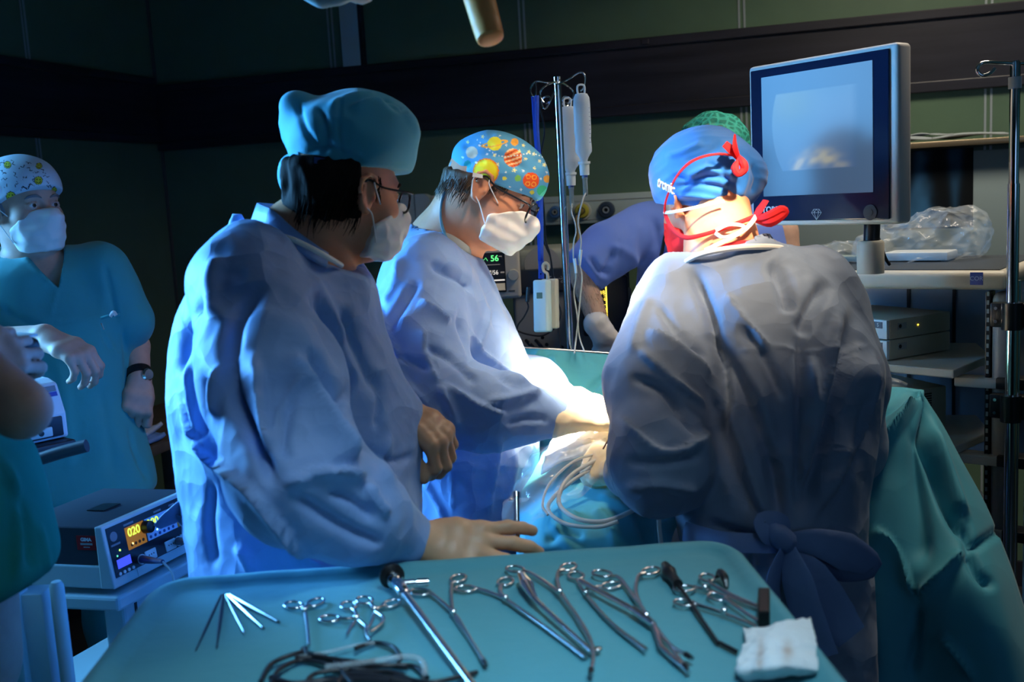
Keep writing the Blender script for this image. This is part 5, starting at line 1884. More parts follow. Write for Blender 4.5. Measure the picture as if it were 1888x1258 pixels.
def instruments():
    # five thin dissecting forceps in a fan
    for i, (x, y, r, m_, lb) in enumerate(((362, 1197, .0022, 'blacksteel', 'thin dark steel probe, leftmost of the fan on the drape'),
                                           (400, 1192, .0030, 'blacksteel', 'dark steel probe, second from the left in the fan'),
                                           (450, 1166, .0026, 'steel', 'short steel probe in the middle of the fan'),
                                           (484, 1157, .0034, 'steel', 'flat steel probe, second from the right in the fan'),
                                           (512, 1146, .0038, 'steel', 'broad bright steel probe, rightmost of the fan'))):
        a = tp(408+i*4, 1097, .001+.0004*i); e = tp(x, y, .001)
        b = MB().tube([a, a+(e-a)*.35, a+(e-a)*.7, e], [r*.7, r, r*.8, r*.35], 8, 4, sq=(1, .8))
        root = empty('surgical_probe', a, lb, 'probe', 'fan of steel probes')
        b.build('shaft', M[m_], root, True)
        b = MB().tube([e, e+unit(e-a)*.006], [r*.5, r*.25], 8)
        b.build('tip', M['blacksteel'], root, True)
    ring_instrument('scissors', 'small steel scissors pointing at the camera, right of the fan of probes', 'scissors', [(541, 1116), (582, 1111)], (562, 1128), [[(560, 1122), (565, 1150), (569, 1192)], [(563, 1122), (566, 1150), (570, 1190)]], M['steel'], .0032, .0150)
    # towel clamps
    ring_instrument('towel_clamp', 'steel towel clamp with two rings, left one of the pair by the long scope', 'clamp', [(643, 1117), (608, 1141)], (657, 1142),
                    [[(655, 1128), (657, 1142), (646, 1158), (640, 1172)], [(638, 1142), (657, 1142), (675, 1156), (676, 1170), (682, 1181)]], M['steel'], .0030, .0145)
    ring_instrument('towel_clamp', 'steel towel clamp half under the long scope, right one of the pair', 'clamp', [(672, 1107), (722, 1113)], (690, 1126),
                    [[(684, 1114), (690, 1126), (684, 1150), (672, 1166)], [(708, 1118), (692, 1126), (706, 1138), (704, 1150), (684, 1166)]], M['steel'], .0032, .0145, h=.003)
    # rigid scope
    a, e = tp(728, 1070, .016), tp(884, 1282, .006)
    root = empty('rigid_endoscope', tp(728, 1070), 'long steel rigid scope with a black eyepiece lying across the drape', 'endoscope')
    d = unit(e-a)
    MB().tube([a+d*.03, e], .0052, 16).build('shaft', M['steel'], root, True)
    b = MB().lathe([(.0052, .060), (.008, .055), (.0095, .030), (.0085, .012), (.012, .008), (.012, -.004), (.009, -.008), (0, -.008)], 24, a-d*.004, d)
    b.build('scope_body', M['chrome'], root, True)
    b = MB().lathe([(0, -.022), (.012, -.022), (.0185, -.019), (.0185, -.012), (.011, -.007), (0, -.007)], 28, a-d*.002, d)
    b.build('eyepiece', M['black'], root, True)
    p0 = a+d*.016; p1 = tp(790, 1074, .014)
    b = MB().tube([p0, p0+(p1-p0)*.55], [.0058, .0058], 16).tube([p0+(p1-p0)*.56, p0+(p1-p0)*.62], .0045, 16).tube([p0+(p1-p0)*.62, p1], [.0068, .0062], 16)
    b.build('light_post', M['chrome'], root, True)
    S, ST = M['steel'], M['blacksteel']
    ring_instrument('grasping_forceps', 'curved steel forceps just right of the long scope, dark tip', 'forceps', [(845, 1067), (775, 1092)], (836, 1132),
                    [[(832, 1082), (836, 1132), (860, 1170), (893, 1222)], [(794, 1093), (836, 1130), (862, 1170), (897, 1228)]], S, .0031, .0155, tipm=ST)
    ring_instrument('grasping_forceps', 'long steel forceps whose shaft crosses the middle of the drape to the lower left', 'forceps', [(858, 1086), (932, 1073)], (932, 1106),
                    [[(886, 1088), (932, 1106), (1005, 1158), (1082, 1214)], [(922, 1085), (932, 1104), (1004, 1156), (1078, 1212)]], S, .0034, .0155)
    ring_instrument('grasping_forceps', 'long steel forceps with a bend at the tip, ring handles at the far rim', 'forceps', [(950, 1050), (1048, 1046)], (1032, 1094),
                    [[(983, 1060), (1032, 1096), (1074, 1157), (1096, 1198), (1108, 1196)], [(1028, 1058), (1034, 1092), (1076, 1155), (1094, 1200), (1089, 1244)]], S, .0032, .0155, h=.005, tipm=ST)
    ring_instrument('grasping_forceps', 'long steel forceps right of the bent one, thin shaft and open rings', 'forceps', [(1062, 1062), (1127, 1080)], (1080, 1096),
                    [[(1068, 1078), (1082, 1098), (1129, 1150), (1193, 1198)], [(1098, 1084), (1080, 1094), (1130, 1152), (1190, 1200)]], S, .0030, .0155, h=.002)
    ring_instrument('grasping_forceps', 'long steel forceps reaching nearest the camera at the right, wide open rings', 'forceps', [(1110, 1058), (1200, 1053)], (1192, 1138),
                    [[(1144, 1068), (1173, 1107), (1212, 1160), (1268, 1236)], [(1176, 1064), (1174, 1098), (1196, 1140), (1236, 1190), (1276, 1214)]], S, .0032, .0155, h=.006, tipm=ST)
    # suction tube with a bulbous handle
    a, m1, e = tp(962, 1062, .012), tp(986, 1105, .010), tp(1090, 1202, .007)
    root = empty('suction_handle', tp(962, 1062), 'steel instrument with a thick tapered handle lying among the ring forceps', 'instrument')
    MB().tube([a, a+(m1-a)*.4, m1], [.0075, .0105, .005], 16, 6, sq=(1, .8)).build('handle', M['chrome'], root, True)
    MB().tube([m1, e], [.0036, .0030], 12).build('shaft', S, root, True)
    # tube forceps with a bright joint
    pts = [tp(1070, 1072, .010), tp(1168, 1125, .009), tp(1206, 1152, .008), tp(1270, 1240, .004)]
    root = empty('tube_forceps', tp(1070, 1072), 'steel tube instrument with a bright joint, ending nearest the camera', 'instrument')
    MB().tube([pts[0], pts[1]], .0042, 12).build('handle', S, root, True)
    MB().tube([pts[1]-unit(pts[1]-pts[0])*.002, pts[2]], [.0055, .0048], 14).build('joint', M['chrome'], root, True)
    MB().tube([pts[2], tp(1218, 1193, .006), pts[3]], [.0036, .003], 12).build('shaft', S, root, True)
    # black hook
    root = empty('hook_electrode', tp(1230, 1050), 'black hook electrode with a thick handle at the right of the drape', 'instrument')
    MB().tube([tp(1226, 1042, .009), tp(1234, 1056, .009), tp(1240, 1064, .009), tp(1250, 1078, .008)], [.006, .0105, .007, .0075], 16, 4).build('handle', M['black'], root, True)
    MB().tube([tp(1250, 1078, .007), tp(1262, 1095, .005), tp(1318, 1178, .003), tp(1328, 1186, .003), tp(1358, 1202, .003)], [.0028]*5, 10, 3).build('shaft', ST, root, True)
    # two retractor forceps resting in a black holder
    for nm, lb, rr, pv, tt in (('forceps', 'steel forceps with its tips in the black holder, farther from the camera', [(1262, 1086), (1304, 1066)], (1300, 1086), [[(1286, 1084), (1345, 1102), (1398, 1122)], [(1312, 1078), (1350, 1098), (1398, 1118)]]),
                               ('forceps', 'steel forceps with its tips in the black holder, nearer the camera', [(1262, 1112), (1322, 1101)], (1335, 1130), [[(1292, 1118), (1340, 1134), (1396, 1157)], [(1345, 1110), (1370, 1128), (1398, 1146)]])):
        ring_instrument('tissue_forceps', lb, 'forceps', rr, pv, tt, S, .0032, .0145, h=.004)
    q = [tp(1398, 1112), tp(1420, 1112), tp(1420, 1158), tp(1398, 1158)]
    b = MB().prism([p[:2] for p in q], T0, T0+.022)
    o = b.build('instrument_holder', M['black'], None, bevel=.002); tag(o, 'small black block holding the tips of two steel forceps', 'holder')
    b = MB().tube([tp(1322, 1064, .003), tp(1328, 1056, .012), tp(1336, 1066, .012), tp(1340, 1084, .003)], [.003, .006, .006, .003], 8, 4)
    o = b.build('clip', M['black'], None, True); tag(o, 'small black plastic clip standing behind the two short forceps', 'clip')
    # gauze
    rows = [[tp(1370, 1158, .006), tp(1410, 1156, .016), tp(1450, 1146, .020), tp(1494, 1140, .008)],
            [tp(1374, 1182, .014), tp(1416, 1178, .026), tp(1456, 1176, .026), tp(1504, 1176, .014)],
            [tp(1362, 1212, .014), tp(1410, 1208, .026), tp(1458, 1206, .026), tp(1506, 1208, .014)],
            [tp(1356, 1236, .010), tp(1410, 1232, .022), tp(1460, 1230, .022), tp(1508, 1234, .012)],
            [tp(1372, 1256, .000), tp(1414, 1252, .001), tp(1462, 1248, .001), tp(1504, 1246, .000)]]
    def gc(VV, N):
        Q = to_px(VV)
        c = np.tile(V(.66, .70, .72), (len(VV), 1))
        for x, y, rx, ry in ((1403, 1198, 7, 22), (1452, 1203, 10, 22), (1400, 1225, 6, 12)):
            q_ = np.exp(-((Q[:, 0]-x)/rx)**2-((Q[:, 1]-y)/ry)**2)*.6*(1+.4*noise(VV*80))
            c = c*(1-q_[:, None])+V(.42, .26, .18)*q_[:, None]
        return c
    o = sheet('gauze_pad', rows, M['gauze'], None, 14, 14, .003, disp=lambda p, n: facets(p*70)*.005-.002+noise(p*40)*.002, cols=gc, loc=tp(1430, 1200))
    tag(o, 'crumpled white gauze pad with brownish stains at the table corner', 'gauze')
    # cable coil
    root = empty('cable_coil', tp(600, 1225), 'coiled black instrument cable heaped at the front of the drape', 'cable')
    for k, pts in enumerate(([(480, 1258), (500, 1225), (545, 1206), (570, 1205), (640, 1222), (700, 1228), (760, 1228), (788, 1250)],
                  [(500, 1262), (515, 1235), (560, 1218), (620, 1232), (650, 1262)], [(545, 1212), (600, 1216), (660, 1240), (720, 1240), (775, 1262)],
                  [(556, 1200), (562, 1196), (580, 1210), (700, 1226), (750, 1232)], [(560, 1262), (590, 1240), (680, 1236), (740, 1250), (800, 1258), (880, 1240)],
                  [(655, 1196), (690, 1186), (722, 1192), (738, 1210), (735, 1222)], [(620, 1262), (640, 1246), (700, 1250), (760, 1262)], [(500, 1250), (540, 1262), (600, 1256), (660, 1254), (720, 1258)])):
        MB().tube([tp(x, y, .003+.002*((i+k) % 3)) for i, (x, y) in enumerate(pts)], [.0030 if k < 6 else .0042]*len(pts), 10, 8).build('cable_loop', M['rubber'], root, True)
    b = MB().tube([tp(545, 1212, .006), tp(600, 1204, .006), tp(650, 1192, .006), tp(690, 1186, .006)], .0024, 10, 6)
    o = b.build('clear_tube', M['clear'], None, True); tag(o, 'thin clear tube lying over the cable coil on the drape', 'tube')
    b = MB().tube([tp(600, 1232, .008), tp(680, 1222, .010), tp(750, 1212, .010), tp(778, 1222, .008), tp(784, 1250, .004)], .0042, 10, 6)
    o = b.build('clear_tube', M['clear'], None, True); tag(o, 'thicker clear tube curving beside the shaft of the long scope', 'tube')


instruments()


# ------------------------------------------------------------------ operating table, patient drape, screen drape
def operating_field():
    # table body
    c = P(1080, 900, 2.3)
    root = empty('operating_table', V(c[0]+.05, c[1]+.05, 0), 'operating table under the teal drapes in the middle of the room', 'table')
    b = MB(V(c[0]+.05, c[1]+.05, 0), U, -NW, V(0, 0, 1))
    b.box((.02, 0, .78), (.40, .34, .08), .02).build('table_top', M['dgrey'], root, True)
    MB(V(c[0]+.05, c[1]+.05, 0), U, -NW, V(0, 0, 1)).box((.02, 0, .42), (.20, .20, .64), .02).build('column', M['steel'], root, True)
    MB(V(c[0]+.05, c[1]+.05, 0), U, -NW, V(0, 0, 1)).box((.02, 0, .06), (.36, .34, .12), .03).build('base', M['dgrey'], root, True)
    # patient mound drape seen between the surgeons
    rows = [[P(985, 800, 2.56), P(1040, 782, 2.52), P(1100, 770, 2.50), P(1180, 760, 2.5), P(1300, 780, 2.5)],
            [P(975, 850, 2.42), P(1030, 815, 2.38), P(1100, 800, 2.34), P(1180, 800, 2.32), P(1300, 820, 2.34)],
            [P(960, 905, 2.25), P(1020, 875, 2.22), P(1100, 868, 2.20), P(1180, 872, 2.18), P(1300, 880, 2.2)],
            [P(952, 960, 2.13), P(1010, 925, 2.10), P(1090, 912, 2.08), P(1170, 918, 2.06), P(1280, 925, 2.1)],
            [P(948, 1010, 2.04), P(1000, 975, 1.99), P(1080, 962, 1.97), P(1160, 965, 1.95), P(1250, 965, 2.0)],
            [P(945, 1080, 2.02), P(1000, 1045, 1.96), P(1080, 1035, 1.93), P(1160, 1035, 1.91), P(1230, 1035, 1.95)],
            [P(945, 1250, 2.05), P(1000, 1240, 1.97), P(1080, 1240, 1.95), P(1160, 1240, 1.93), P(1220, 1240, 1.96)]]
    fo = [([(965, 1010), (985, 960), (1040, 945), (1090, 960)], 8, .012, 'k'), ([(1000, 1000), (1040, 980), (1080, 990)], 9, -.012), ([(1090, 940), (1120, 960), (1140, 1010)], 9, .012), ([(1170, 900), (1180, 950), (1200, 1010)], 9, -.012),
          ([(1020, 960), (1035, 990), (1080, 1030)], 9, .010), ([(960, 1040), (1020, 1020), (1060, 1030)], 7, -.008), ([(1100, 910), (1140, 930), (1200, 960)], 6, .008)]
    o = sheet('patient_drape', rows, M['drape_soft'], None, 16, 12, .002, disp=lambda p, n: fold(p, n, fo)+noise(p*9)*.008, loc=P(1080, 900, 2.3))
    tag(o, 'teal drape heaped over the patient between the two working surgeons', 'drape')
    # bright opening of the operating field
    rows = [[P(1030, 800, 2.38), P(1080, 776, 2.40), P(1130, 762, 2.42), P(1180, 770, 2.42)],
            [P(1010, 840, 2.24), P(1070, 812, 2.24), P(1130, 800, 2.24), P(1190, 810, 2.26)],
            [P(1000, 880, 2.15), P(1060, 850, 2.14), P(1120, 842, 2.13), P(1190, 846, 2.15)]]
    o = sheet('white_drape', rows, mat('white_field_cloth', (.8, .82, .80), .7, bump=[('crease', 22, .5, .01)]), None, 10, 8, .003, disp=lambda p, n: facets(p*16)*.012+.004, loc=P(1090, 820, 2.2))
    tag(o, 'bright white cloth around the lit operating field', 'drape')
    # crumpled clear plastic sleeve running down to the instrument table
    rows = [[P(1000, 838, 2.20), P(1040, 822, 2.19), P(1095, 822, 2.17), P(1150, 838, 2.13)],
            [P(975, 885, 2.12), P(1010, 862, 2.10), P(1060, 868, 2.08), P(1110, 890, 2.06)],
            [P(950, 930, 2.05), P(985, 915, 2.03), P(1020, 920, 2.02), P(1050, 935, 2.01)],
            [P(934, 965, 2.00), P(958, 958, 1.97), P(980, 968, 1.96), P(1004, 960, 1.96)],
            [P(930, 990, 1.97), P(948, 1000, 1.94), P(962, 1004, 1.93), P(985, 990, 1.93)]]
    o = sheet('plastic_sleeve', rows, M['film'], None, 12, 12, 0, disp=lambda p, n: facets(p*20)*.03+ridge(p*V(30, 30, 30))*.006, loc=P(1010, 900, 2.08))
    tag(o, 'crumpled clear plastic camera sleeve lying over the patient drape', 'plastic sleeve')
    # tubing loops
    for lb, pts, r, m in (('pale tube looping across the patient drape in a wide curve', ((1180, 830, 2.08), (1110, 845, 2.06), (1050, 880, 2.03), (1030, 925, 1.99), (1060, 955, 1.94), (1110, 962, 1.92), (1160, 945, 1.92), (1200, 920, 1.96)), .0045, 'clearw'),
                          ('second pale tube running close inside the wide loop', ((1165, 852, 2.08), (1100, 862, 2.06), (1045, 895, 2.02), (1010, 935, 1.99), (1040, 965, 1.95), (1100, 972, 1.92), (1140, 962, 1.91)), .0040, 'clearw'),
                          ('thin pale tube on top of the plastic sleeve', ((1110, 835, 2.08), (1060, 850, 2.06), (1015, 890, 2.02), (1000, 930, 1.98), (1010, 950, 1.96)), .0028, 'clearw'),
                          ('pale tube hanging down the drape beside the surgeon in the grey gown', ((1200, 900, 1.93), (1212, 930, 1.91), (1216, 980, 1.90), (1222, 1030, 1.89)), .0045, 'clearw'),
                          ('thin brown tube arching up at the glove of the grey-gowned surgeon', ((1112, 828, 2.02), (1122, 812, 2.01), (1136, 803, 2.02), (1150, 806, 2.03)), .0016, 'brown')):
        if m == 'brown':
            mm = mat('brown_tubing', (.25, .12, .06), .4)
        else:
            mm = M[m]
        o = MB().tube(PP(*pts), r, 12, 8).build('surgical_tube', mm, None, True, loc=P(*pts[len(pts)//2])); tag(o, lb, 'tube')
    # vertical screen drape between surgeon and anaesthetist
    rows = [[P(955, 642, 2.72), P(1000, 643, 2.72), P(1060, 648, 2.74), P(1120, 653, 2.76), P(1162, 657, 2.78), P(1240, 662, 2.8)],
            [P(960, 680, 2.70), P(1000, 682, 2.68), P(1060, 690, 2.68), P(1120, 698, 2.70), P(1150, 702, 2.72), P(1240, 710, 2.74)],
            [P(965, 725, 2.66), P(1000, 728, 2.62), P(1060, 735, 2.60), P(1110, 740, 2.60), P(1140, 745, 2.62), P(1240, 755, 2.64)],
            [P(975, 800, 2.60), P(1010, 800, 2.56), P(1060, 790, 2.54), P(1110, 785, 2.54), P(1140, 785, 2.56), P(1240, 790, 2.58)],
            [P(980, 900, 2.58), P(1010, 900, 2.54), P(1060, 890, 2.52), P(1110, 880, 2.52), P(1140, 880, 2.54), P(1240, 880, 2.56)]]
    fo = [([(1000, 643), (985, 665), (970, 700)], 5, .008, 'k'), ([(1155, 660), (1120, 690), (1080, 725)], 5, -.006), ([(1010, 650), (1040, 700), (1050, 740)], 14, .006)]
    o = sheet('screen_drape', rows, M['drape_soft'], None, 12, 12, .002, disp=lambda p, n: fold(p, n, fo)+noise(p*7)*.004+fold(p, n, fo)*.6, loc=P(1060, 720, 2.66))
    tag(o, 'upright teal screen drape hanging in front of the person in blue scrubs', 'drape')
    o = MB().tube([P(952, 641, 2.735), P(1165, 656, 2.80), P(1250, 661, 2.83)], .006, 12).build('drape_rail', M['steel'], None, True)
    tag(o, 'thin steel rail holding the top edge of the screen drape', 'rail')
    # the two upright instruments
    a, e = P(954, 1014, 1.66), P(952, 918, 1.70)
    root = empty('trocar_rod', a, 'upright polished steel rod held at the fingertips over the instrument table', 'instrument')
    MB().tube([a, e], .0048, 16).build('rod', M['chrome'], root, True)
    MB().lathe([(0, -.001), (.0062, 0), (.0062, .009), (.004, .011), (0, .011)], 16, e, unit(e-a)).build('rod_cap', M['chrome'], root, True)
    a, e = P(1142, 735, 2.22), P(1129, 688, 2.24)
    o = MB().tube([a, a+(e-a)*.8, e], [.0062, .0066, .005], 14, sq=(1, .7)).build('retractor_handle', M['chrome'], None, True)
    tag(o, 'small bright metal handle sticking up from the lit operating field', 'instrument')


operating_field()


# ------------------------------------------------------------------ big drape at the right
def right_drape():
    rows = [[P(1540, 740, 2.34), P(1600, 722, 2.32), P(1640, 713, 2.31), P(1690, 715, 2.24), P(1702, 722, 2.22), P(1712, 735, 2.24)],
            [P(1535, 850, 2.22), P(1600, 790, 2.20), P(1650, 775, 2.17), P(1700, 790, 2.14), P(1735, 790, 2.16), P(1752, 800, 2.20)],
            [P(1535, 950, 2.16), P(1600, 900, 2.12), P(1655, 880, 2.10), P(1710, 880, 2.08), P(1770, 885, 2.08), P(1800, 900, 2.14)],
            [P(1540, 1040, 2.12), P(1600, 1010, 2.06), P(1665, 1000, 2.04), P(1730, 1000, 2.00), P(1800, 1000, 1.99), P(1845, 1010, 2.08)],
            [P(1545, 1130, 2.10), P(1610, 1110, 2.02), P(1680, 1100, 2.00), P(1750, 1100, 1.94), P(1830, 1095, 1.92), P(1885, 1110, 2.02)],
            [P(1550, 1230, 2.08), P(1620, 1230, 2.00), P(1700, 1230, 1.98), P(1780, 1230, 1.90), P(1870, 1230, 1.87), P(1935, 1250, 1.98)],
            [P(1550, 1420, 2.06), P(1620, 1420, 1.98), P(1710, 1420, 1.96), P(1800, 1420, 1.88), P(1900, 1420, 1.85), P(1990, 1430, 1.96)]]
    fo = [([(1700, 722), (1640, 810), (1598, 880)], 11, .020, 'k'), ([(1702, 725), (1718, 830), (1745, 930), (1790, 1010)], 10, -.022), ([(1710, 760), (1760, 900), (1790, 1010)], 10, .012), ([(1690, 740), (1690, 900), (1700, 1060)], 22, -.018),
          ([(1604, 970), (1650, 1010), (1695, 1108)], 9, .014, 'k'), ([(1790, 1012), (1745, 1060), (1695, 1108)], 9, .012, 'k'), ([(1775, 1005), (1800, 1060), (1830, 1090)], 8, -.012), ([(1695, 1110), (1690, 1180), (1680, 1258)], 9, -.012),
          ([(1730, 1165), (1760, 1200), (1800, 1258)], 6, .010), ([(1750, 930), (1780, 960), (1790, 1010), (1850, 970)], 7, -.010), ([(1600, 760), (1650, 750), (1700, 722)], 9, -.010)]
    o = sheet('surgical_drape', rows, M['drape_soft'], None, 14, 14, .002, disp=lambda p, n: fold(p, n, fo)*1.9+noise(p*6)*.010, loc=V(*P(1700, 1000, 2.1)[:2], .6))
    tag(o, 'large teal drape falling from a peak in front of the equipment trolley', 'drape')
    # the stand it hangs on
    t = empty('leg_support', V(*P(1695, 740, 2.36)[:2], 0), 'steel support under the peak of the large teal drape', 'stand')
    q = P(1680, 742, 2.36); q2 = P(1500, 760, 2.42)
    MB().tube([q2, q], .03, 14).build('bar', M['dgrey'], t, True)
    MB().cyl(V(q[0]-.10, q[1]+.02, 0.02), V(q[0]-.10, q[1]+.02, q[2]), .016).build('post', M['steel'], t, True)
    MB().lathe([(0, 0), (.16, 0), (.16, .015), (.02, .03), (0, .03)], 24, V(q[0]-.10, q[1]+.02, 0)).build('foot', M['steel'], t, True)
    o = MB().tube(PP((1580, 712, 2.36), (1615, 703, 2.34), (1650, 706, 2.33), (1672, 712, 2.32)), [.010, .012, .010, .006], 10, 5).build('cloth_roll', M['film'], None, True)
    tag(o, 'rolled clear plastic edge lying on top of the large teal drape', 'plastic')


right_drape()
# ------------------------------------------------------------------ surgical lamp head overhead
def lamp_head(c, tgt, label, handle_to=None, knob=True):
    ax = unit(np.array(tgt, float)-np.array(c, float))      # light direction
    root = empty('surgical_lamp', c, label, 'lamp')
    b = MB().lathe([(0, -.13), (.06, -.13), (.10, -.12), (.22, -.09), (.285, -.05), (.30, -.01), (.295, .004), (.262, .006)], 48, c, ax)
    b.build('housing', M['palepanel'], root, True)
    b = MB().lathe([(.262, .0), (.262, .006), (.05, -.002), (.05, -.01)], 48, c, ax)
    b.build('glass_cover', mat('lamp_glass', (.9, .95, 1), .05, trans=.6, emit=((1, .85, .62), 4)), root, True)
    b = MB().tube([c-ax*.12, c-ax*.20, V(c[0]+.05, c[1]+.1, 2.80), V(c[0]+.05, c[1]+.1, 2.99)], .022, 14, 4)
    b.build('arm', M['palepanel'], root, True)
    return root, ax


lamp_head(LAMP_B, AIM_B, 'surgical lamp high above the camera side of the table')
root, ax = lamp_head(LAMP_A, AIM_A, 'surgical lamp above the middle surgeon with an orange handle reaching down into view')
# orange handle
h0, h1 = P(905, 74, 1.62), P(872, -45, 1.66)
b = MB()
d_ = unit(h1-h0); L_ = np.linalg.norm(h1-h0)
b.lathe([(0, 0), (.017, 0), (.0215, .003), (.0225, .010), (.0235, .028), (.0232, .030), (.0236, .032), (.026, L_*.8), (.028, L_)], 32, h0, d_)
b.build('handle', mat('orange_handle_cover', srgb(255, 160, 84), .5, sss=.1, bump=[('noise', 30, .2, .002)]), root, True)
MB().tube([h1, h1*.4+(LAMP_A-ax*.0)*.6, LAMP_A+ax*.0], .014, 12, 4).build('handle_stem', M['grey'], root, True)
MB().tube(PP((560, -14, 1.62), (590, 0, 1.62), (605, -1, 1.62), (640, -8, 1.62), (690, -50, 1.66))+[LAMP_A+V(-.24, -.06, .06), LAMP_A+V(-.12, 0, .09)], [.010, .012, .012, .010, .009, .012, .012], 14, 6).build('grip_rail', M['palepanel'], root, True)


# ------------------------------------------------------------------ infusion stand with bottles
def iv_stand():
    top, low = P(1027, 142, 2.78), None
    x, y = top[0], top[1]
    root = empty('infusion_stand', V(x, y, 0), 'chrome infusion stand with wire hooks beside the planet-cap surgeon', 'stand')
    MB().lathe([(.0125, .15), (.0125, 1.10), (.0105, 1.11), (.0105, top[2]-.02), (.0115, top[2]-.02), (.0115, top[2]), (0, top[2]+.002)], 24, V(x, y, 0)).build('pole', M['chrome'], root, True)
    b = MB().lathe([(0, .13), (.03, .13), (.03, .17), (.0135, .19), (0, .19)], 20, V(x, y, 0))
    b.build('hub', M['steel'], root, True)
    for k in range(5):
        a = 2*math.pi*k/5+.3
        e = V(x+.27*math.cos(a), y+.27*math.sin(a), .07)
        b = MB().tube([V(x, y, .15), e], [.012, .009], 10)
        o = b.build('foot', M['steel'], root, True)
        b = MB().cyl(e+V(-.01*math.sin(a), .01*math.cos(a), -.035), e+V(.01*math.sin(a), -.01*math.cos(a), -.035), .032)
        b.build('caster', M['black'], o, True)
    d = 2.76
    for pts in ([(1026, 152, 2.77), (1010, 153, d), (990, 150, d), (980, 158, d), (978, 170, d), (984, 178, d), (988, 172, d), (987, 150, d)],
                [(1029, 155, 2.77), (1050, 145, d), (1068, 134, d), (1077, 137, d), (1079, 148, d), (1076, 162, d), (1070, 168, d)],
                [(1027, 150, 2.77), (1012, 155, 2.72), (998, 165, 2.7), (996, 178, 2.7), (1004, 190, 2.7), (1014, 186, 2.7), (1012, 178, 2.7), (1002, 180, 2.7), (998, 190, 2.7), (1006, 200, 2.7), (1022, 170, 2.74)],
                [(1029, 150, 2.79), (1045, 158, 2.84), (1056, 168, 2.86), (1056, 182, 2.86), (1046, 190, 2.86), (1038, 186, 2.86), (1040, 178, 2.86), (1050, 182, 2.86), (1046, 196, 2.86), (1034, 190, 2.82)]):
        MB().tube(PP(*pts), .0026, 8, 6).build('hook', M['chrome'], root, True)
    return x, y


iv_stand()
M['bottle'] = mat('translucent_plastic_bottle', (0.80, 0.88, 0.98), 0.25, trans=0.30, ior=1.18, sss=0.0)
M['bottlecap'] = mat('bottle_cap', (0.66, 0.72, 0.78), 0.4)


def bottle(x, y0, y1, d, hw, label, chamber):
    """hanging infusion bottle, neck down"""
    tp_, bt = P(x, y0, d), P(x+ (y1-y0)*.035, y1, d)
    H = tp_[2]-bt[2]; c = V((tp_[0]+bt[0])/2, (tp_[1]+bt[1])/2, bt[2])
    root = empty('infusion_bottle', c, label, 'bottle', 'infusion bottles on the stand')
    pr = [(0, 0), (.42, 0), (.42, .05), (.55, .09), (.98, .17), (1.0, .22), (.93, .34), (.96, .40), (1.0, .46), (1.0, .84), (.94, .93), (.70, .985), (0, 1.0)]
    sq = MB(c, (1, 0, 0), (0, .62, 0), (0, 0, 1))
    sq.lathe([(r*hw, z*H) for r, z in pr], 36)
    sq.build('bottle_body', M['bottle'], root, True)
    b = MB(c).lathe([(0, -.030), (.0125, -.030), (.0135, -.012), (.0135, -.002), (.0165, .0), (.0165, .006), (0, .006)], 24)
    b.build('cap', M['bottlecap'], root, True)
    b = MB(c+V(0, 0, H))
    b.tube([(-.008, 0, -.006), (-.010, 0, .012), (-.006, 0, .020), (.006, 0, .020), (.010, 0, .012), (.008, 0, -.006)], .0028, 8, 4)
    b.build('hanger', M['bottlecap'], root, True)
    # label with marks
    lb = MB(c, (1, 0, 0), (0, 1, 0), (0, 0, 1))
    for k in range(9):
        lb.box((hw*.80, -hw*.38, H*(.30+.06*k)), (hw*.18, .0006, .0012))
    lb.build('scale_marks', mat('dark_ink', (.05, .08, .25), .6), root)
    if chamber:
        q0, q1 = c+V(0, 0, -.030), c+V(0, 0, -.030)-V(0, 0, chamber)
        s = empty('drip_set', q0, 'drip chamber and thin tubing below the %s infusion bottle' % ('right' if x > 1060 else 'left'), 'drip set', 'drip sets')
        MB(q0).lathe([(0, -.002), (.008, -.002), (.008, -.010), (.0066, -.012), (.0066, -chamber), (.0045, -chamber-.006), (0, -chamber-.008)], 20).build('drip_chamber', M['clear'], s, True)
        MB(q0).lathe([(0, .0), (.0075, 0), (.0075, -.007), (0, -.007)], 20).build('spike_collar', mat('blue_plastic', (.03, .08, .45), .4), s, True)
        return c, s, q1
    return c


c, s, q = bottle(1072, 172, 302, 2.74, .0225, 'right-hand infusion bottle hanging in front on the wire hook', .048)
d = 2.735
MB().tube([q]+PP((1074, 370, d), (1067, 398, d), (1066, 415, d), (1071, 440, d), (1070, 462, d), (1067, 480, d), (1073, 510, d), (1070, 545, d), (1066, 590, d), (1062, 625, d), (1059, 652, 2.70)), .0023, 8, 6).build('tubing', M['clearw'], s, True)
MB().tube(PP((1071, 461, 2.73), (1070, 476, 2.73), (1069, 489, 2.73)), [.0075, .0062, .0050], 10, sq=(1, .6)).build('roller_clamp', M['bottlecap'], s, True)
c, s, q = bottle(1047, 196, 322, 2.84, .030, 'left-hand infusion bottle hanging half behind the chrome pole', .050)
MB().tube([q]+PP((1054, 392, d), (1060, 410, d), (1062, 428, d), (1058, 446, d), (1057, 476, d), (1062, 510, d), (1058, 540, d), (1064, 580, d), (1068, 620, d), (1078, 650, 2.70)), .0021, 8, 6).build('tubing', M['clearw'], s, True)
MB().tube(PP((1059, 477, 2.73), (1061, 490, 2.73), (1062, 504, 2.73)), [.0070, .0062, .0056], 10, sq=(1, .6)).build('roller_clamp', M['bottlecap'], s, True)


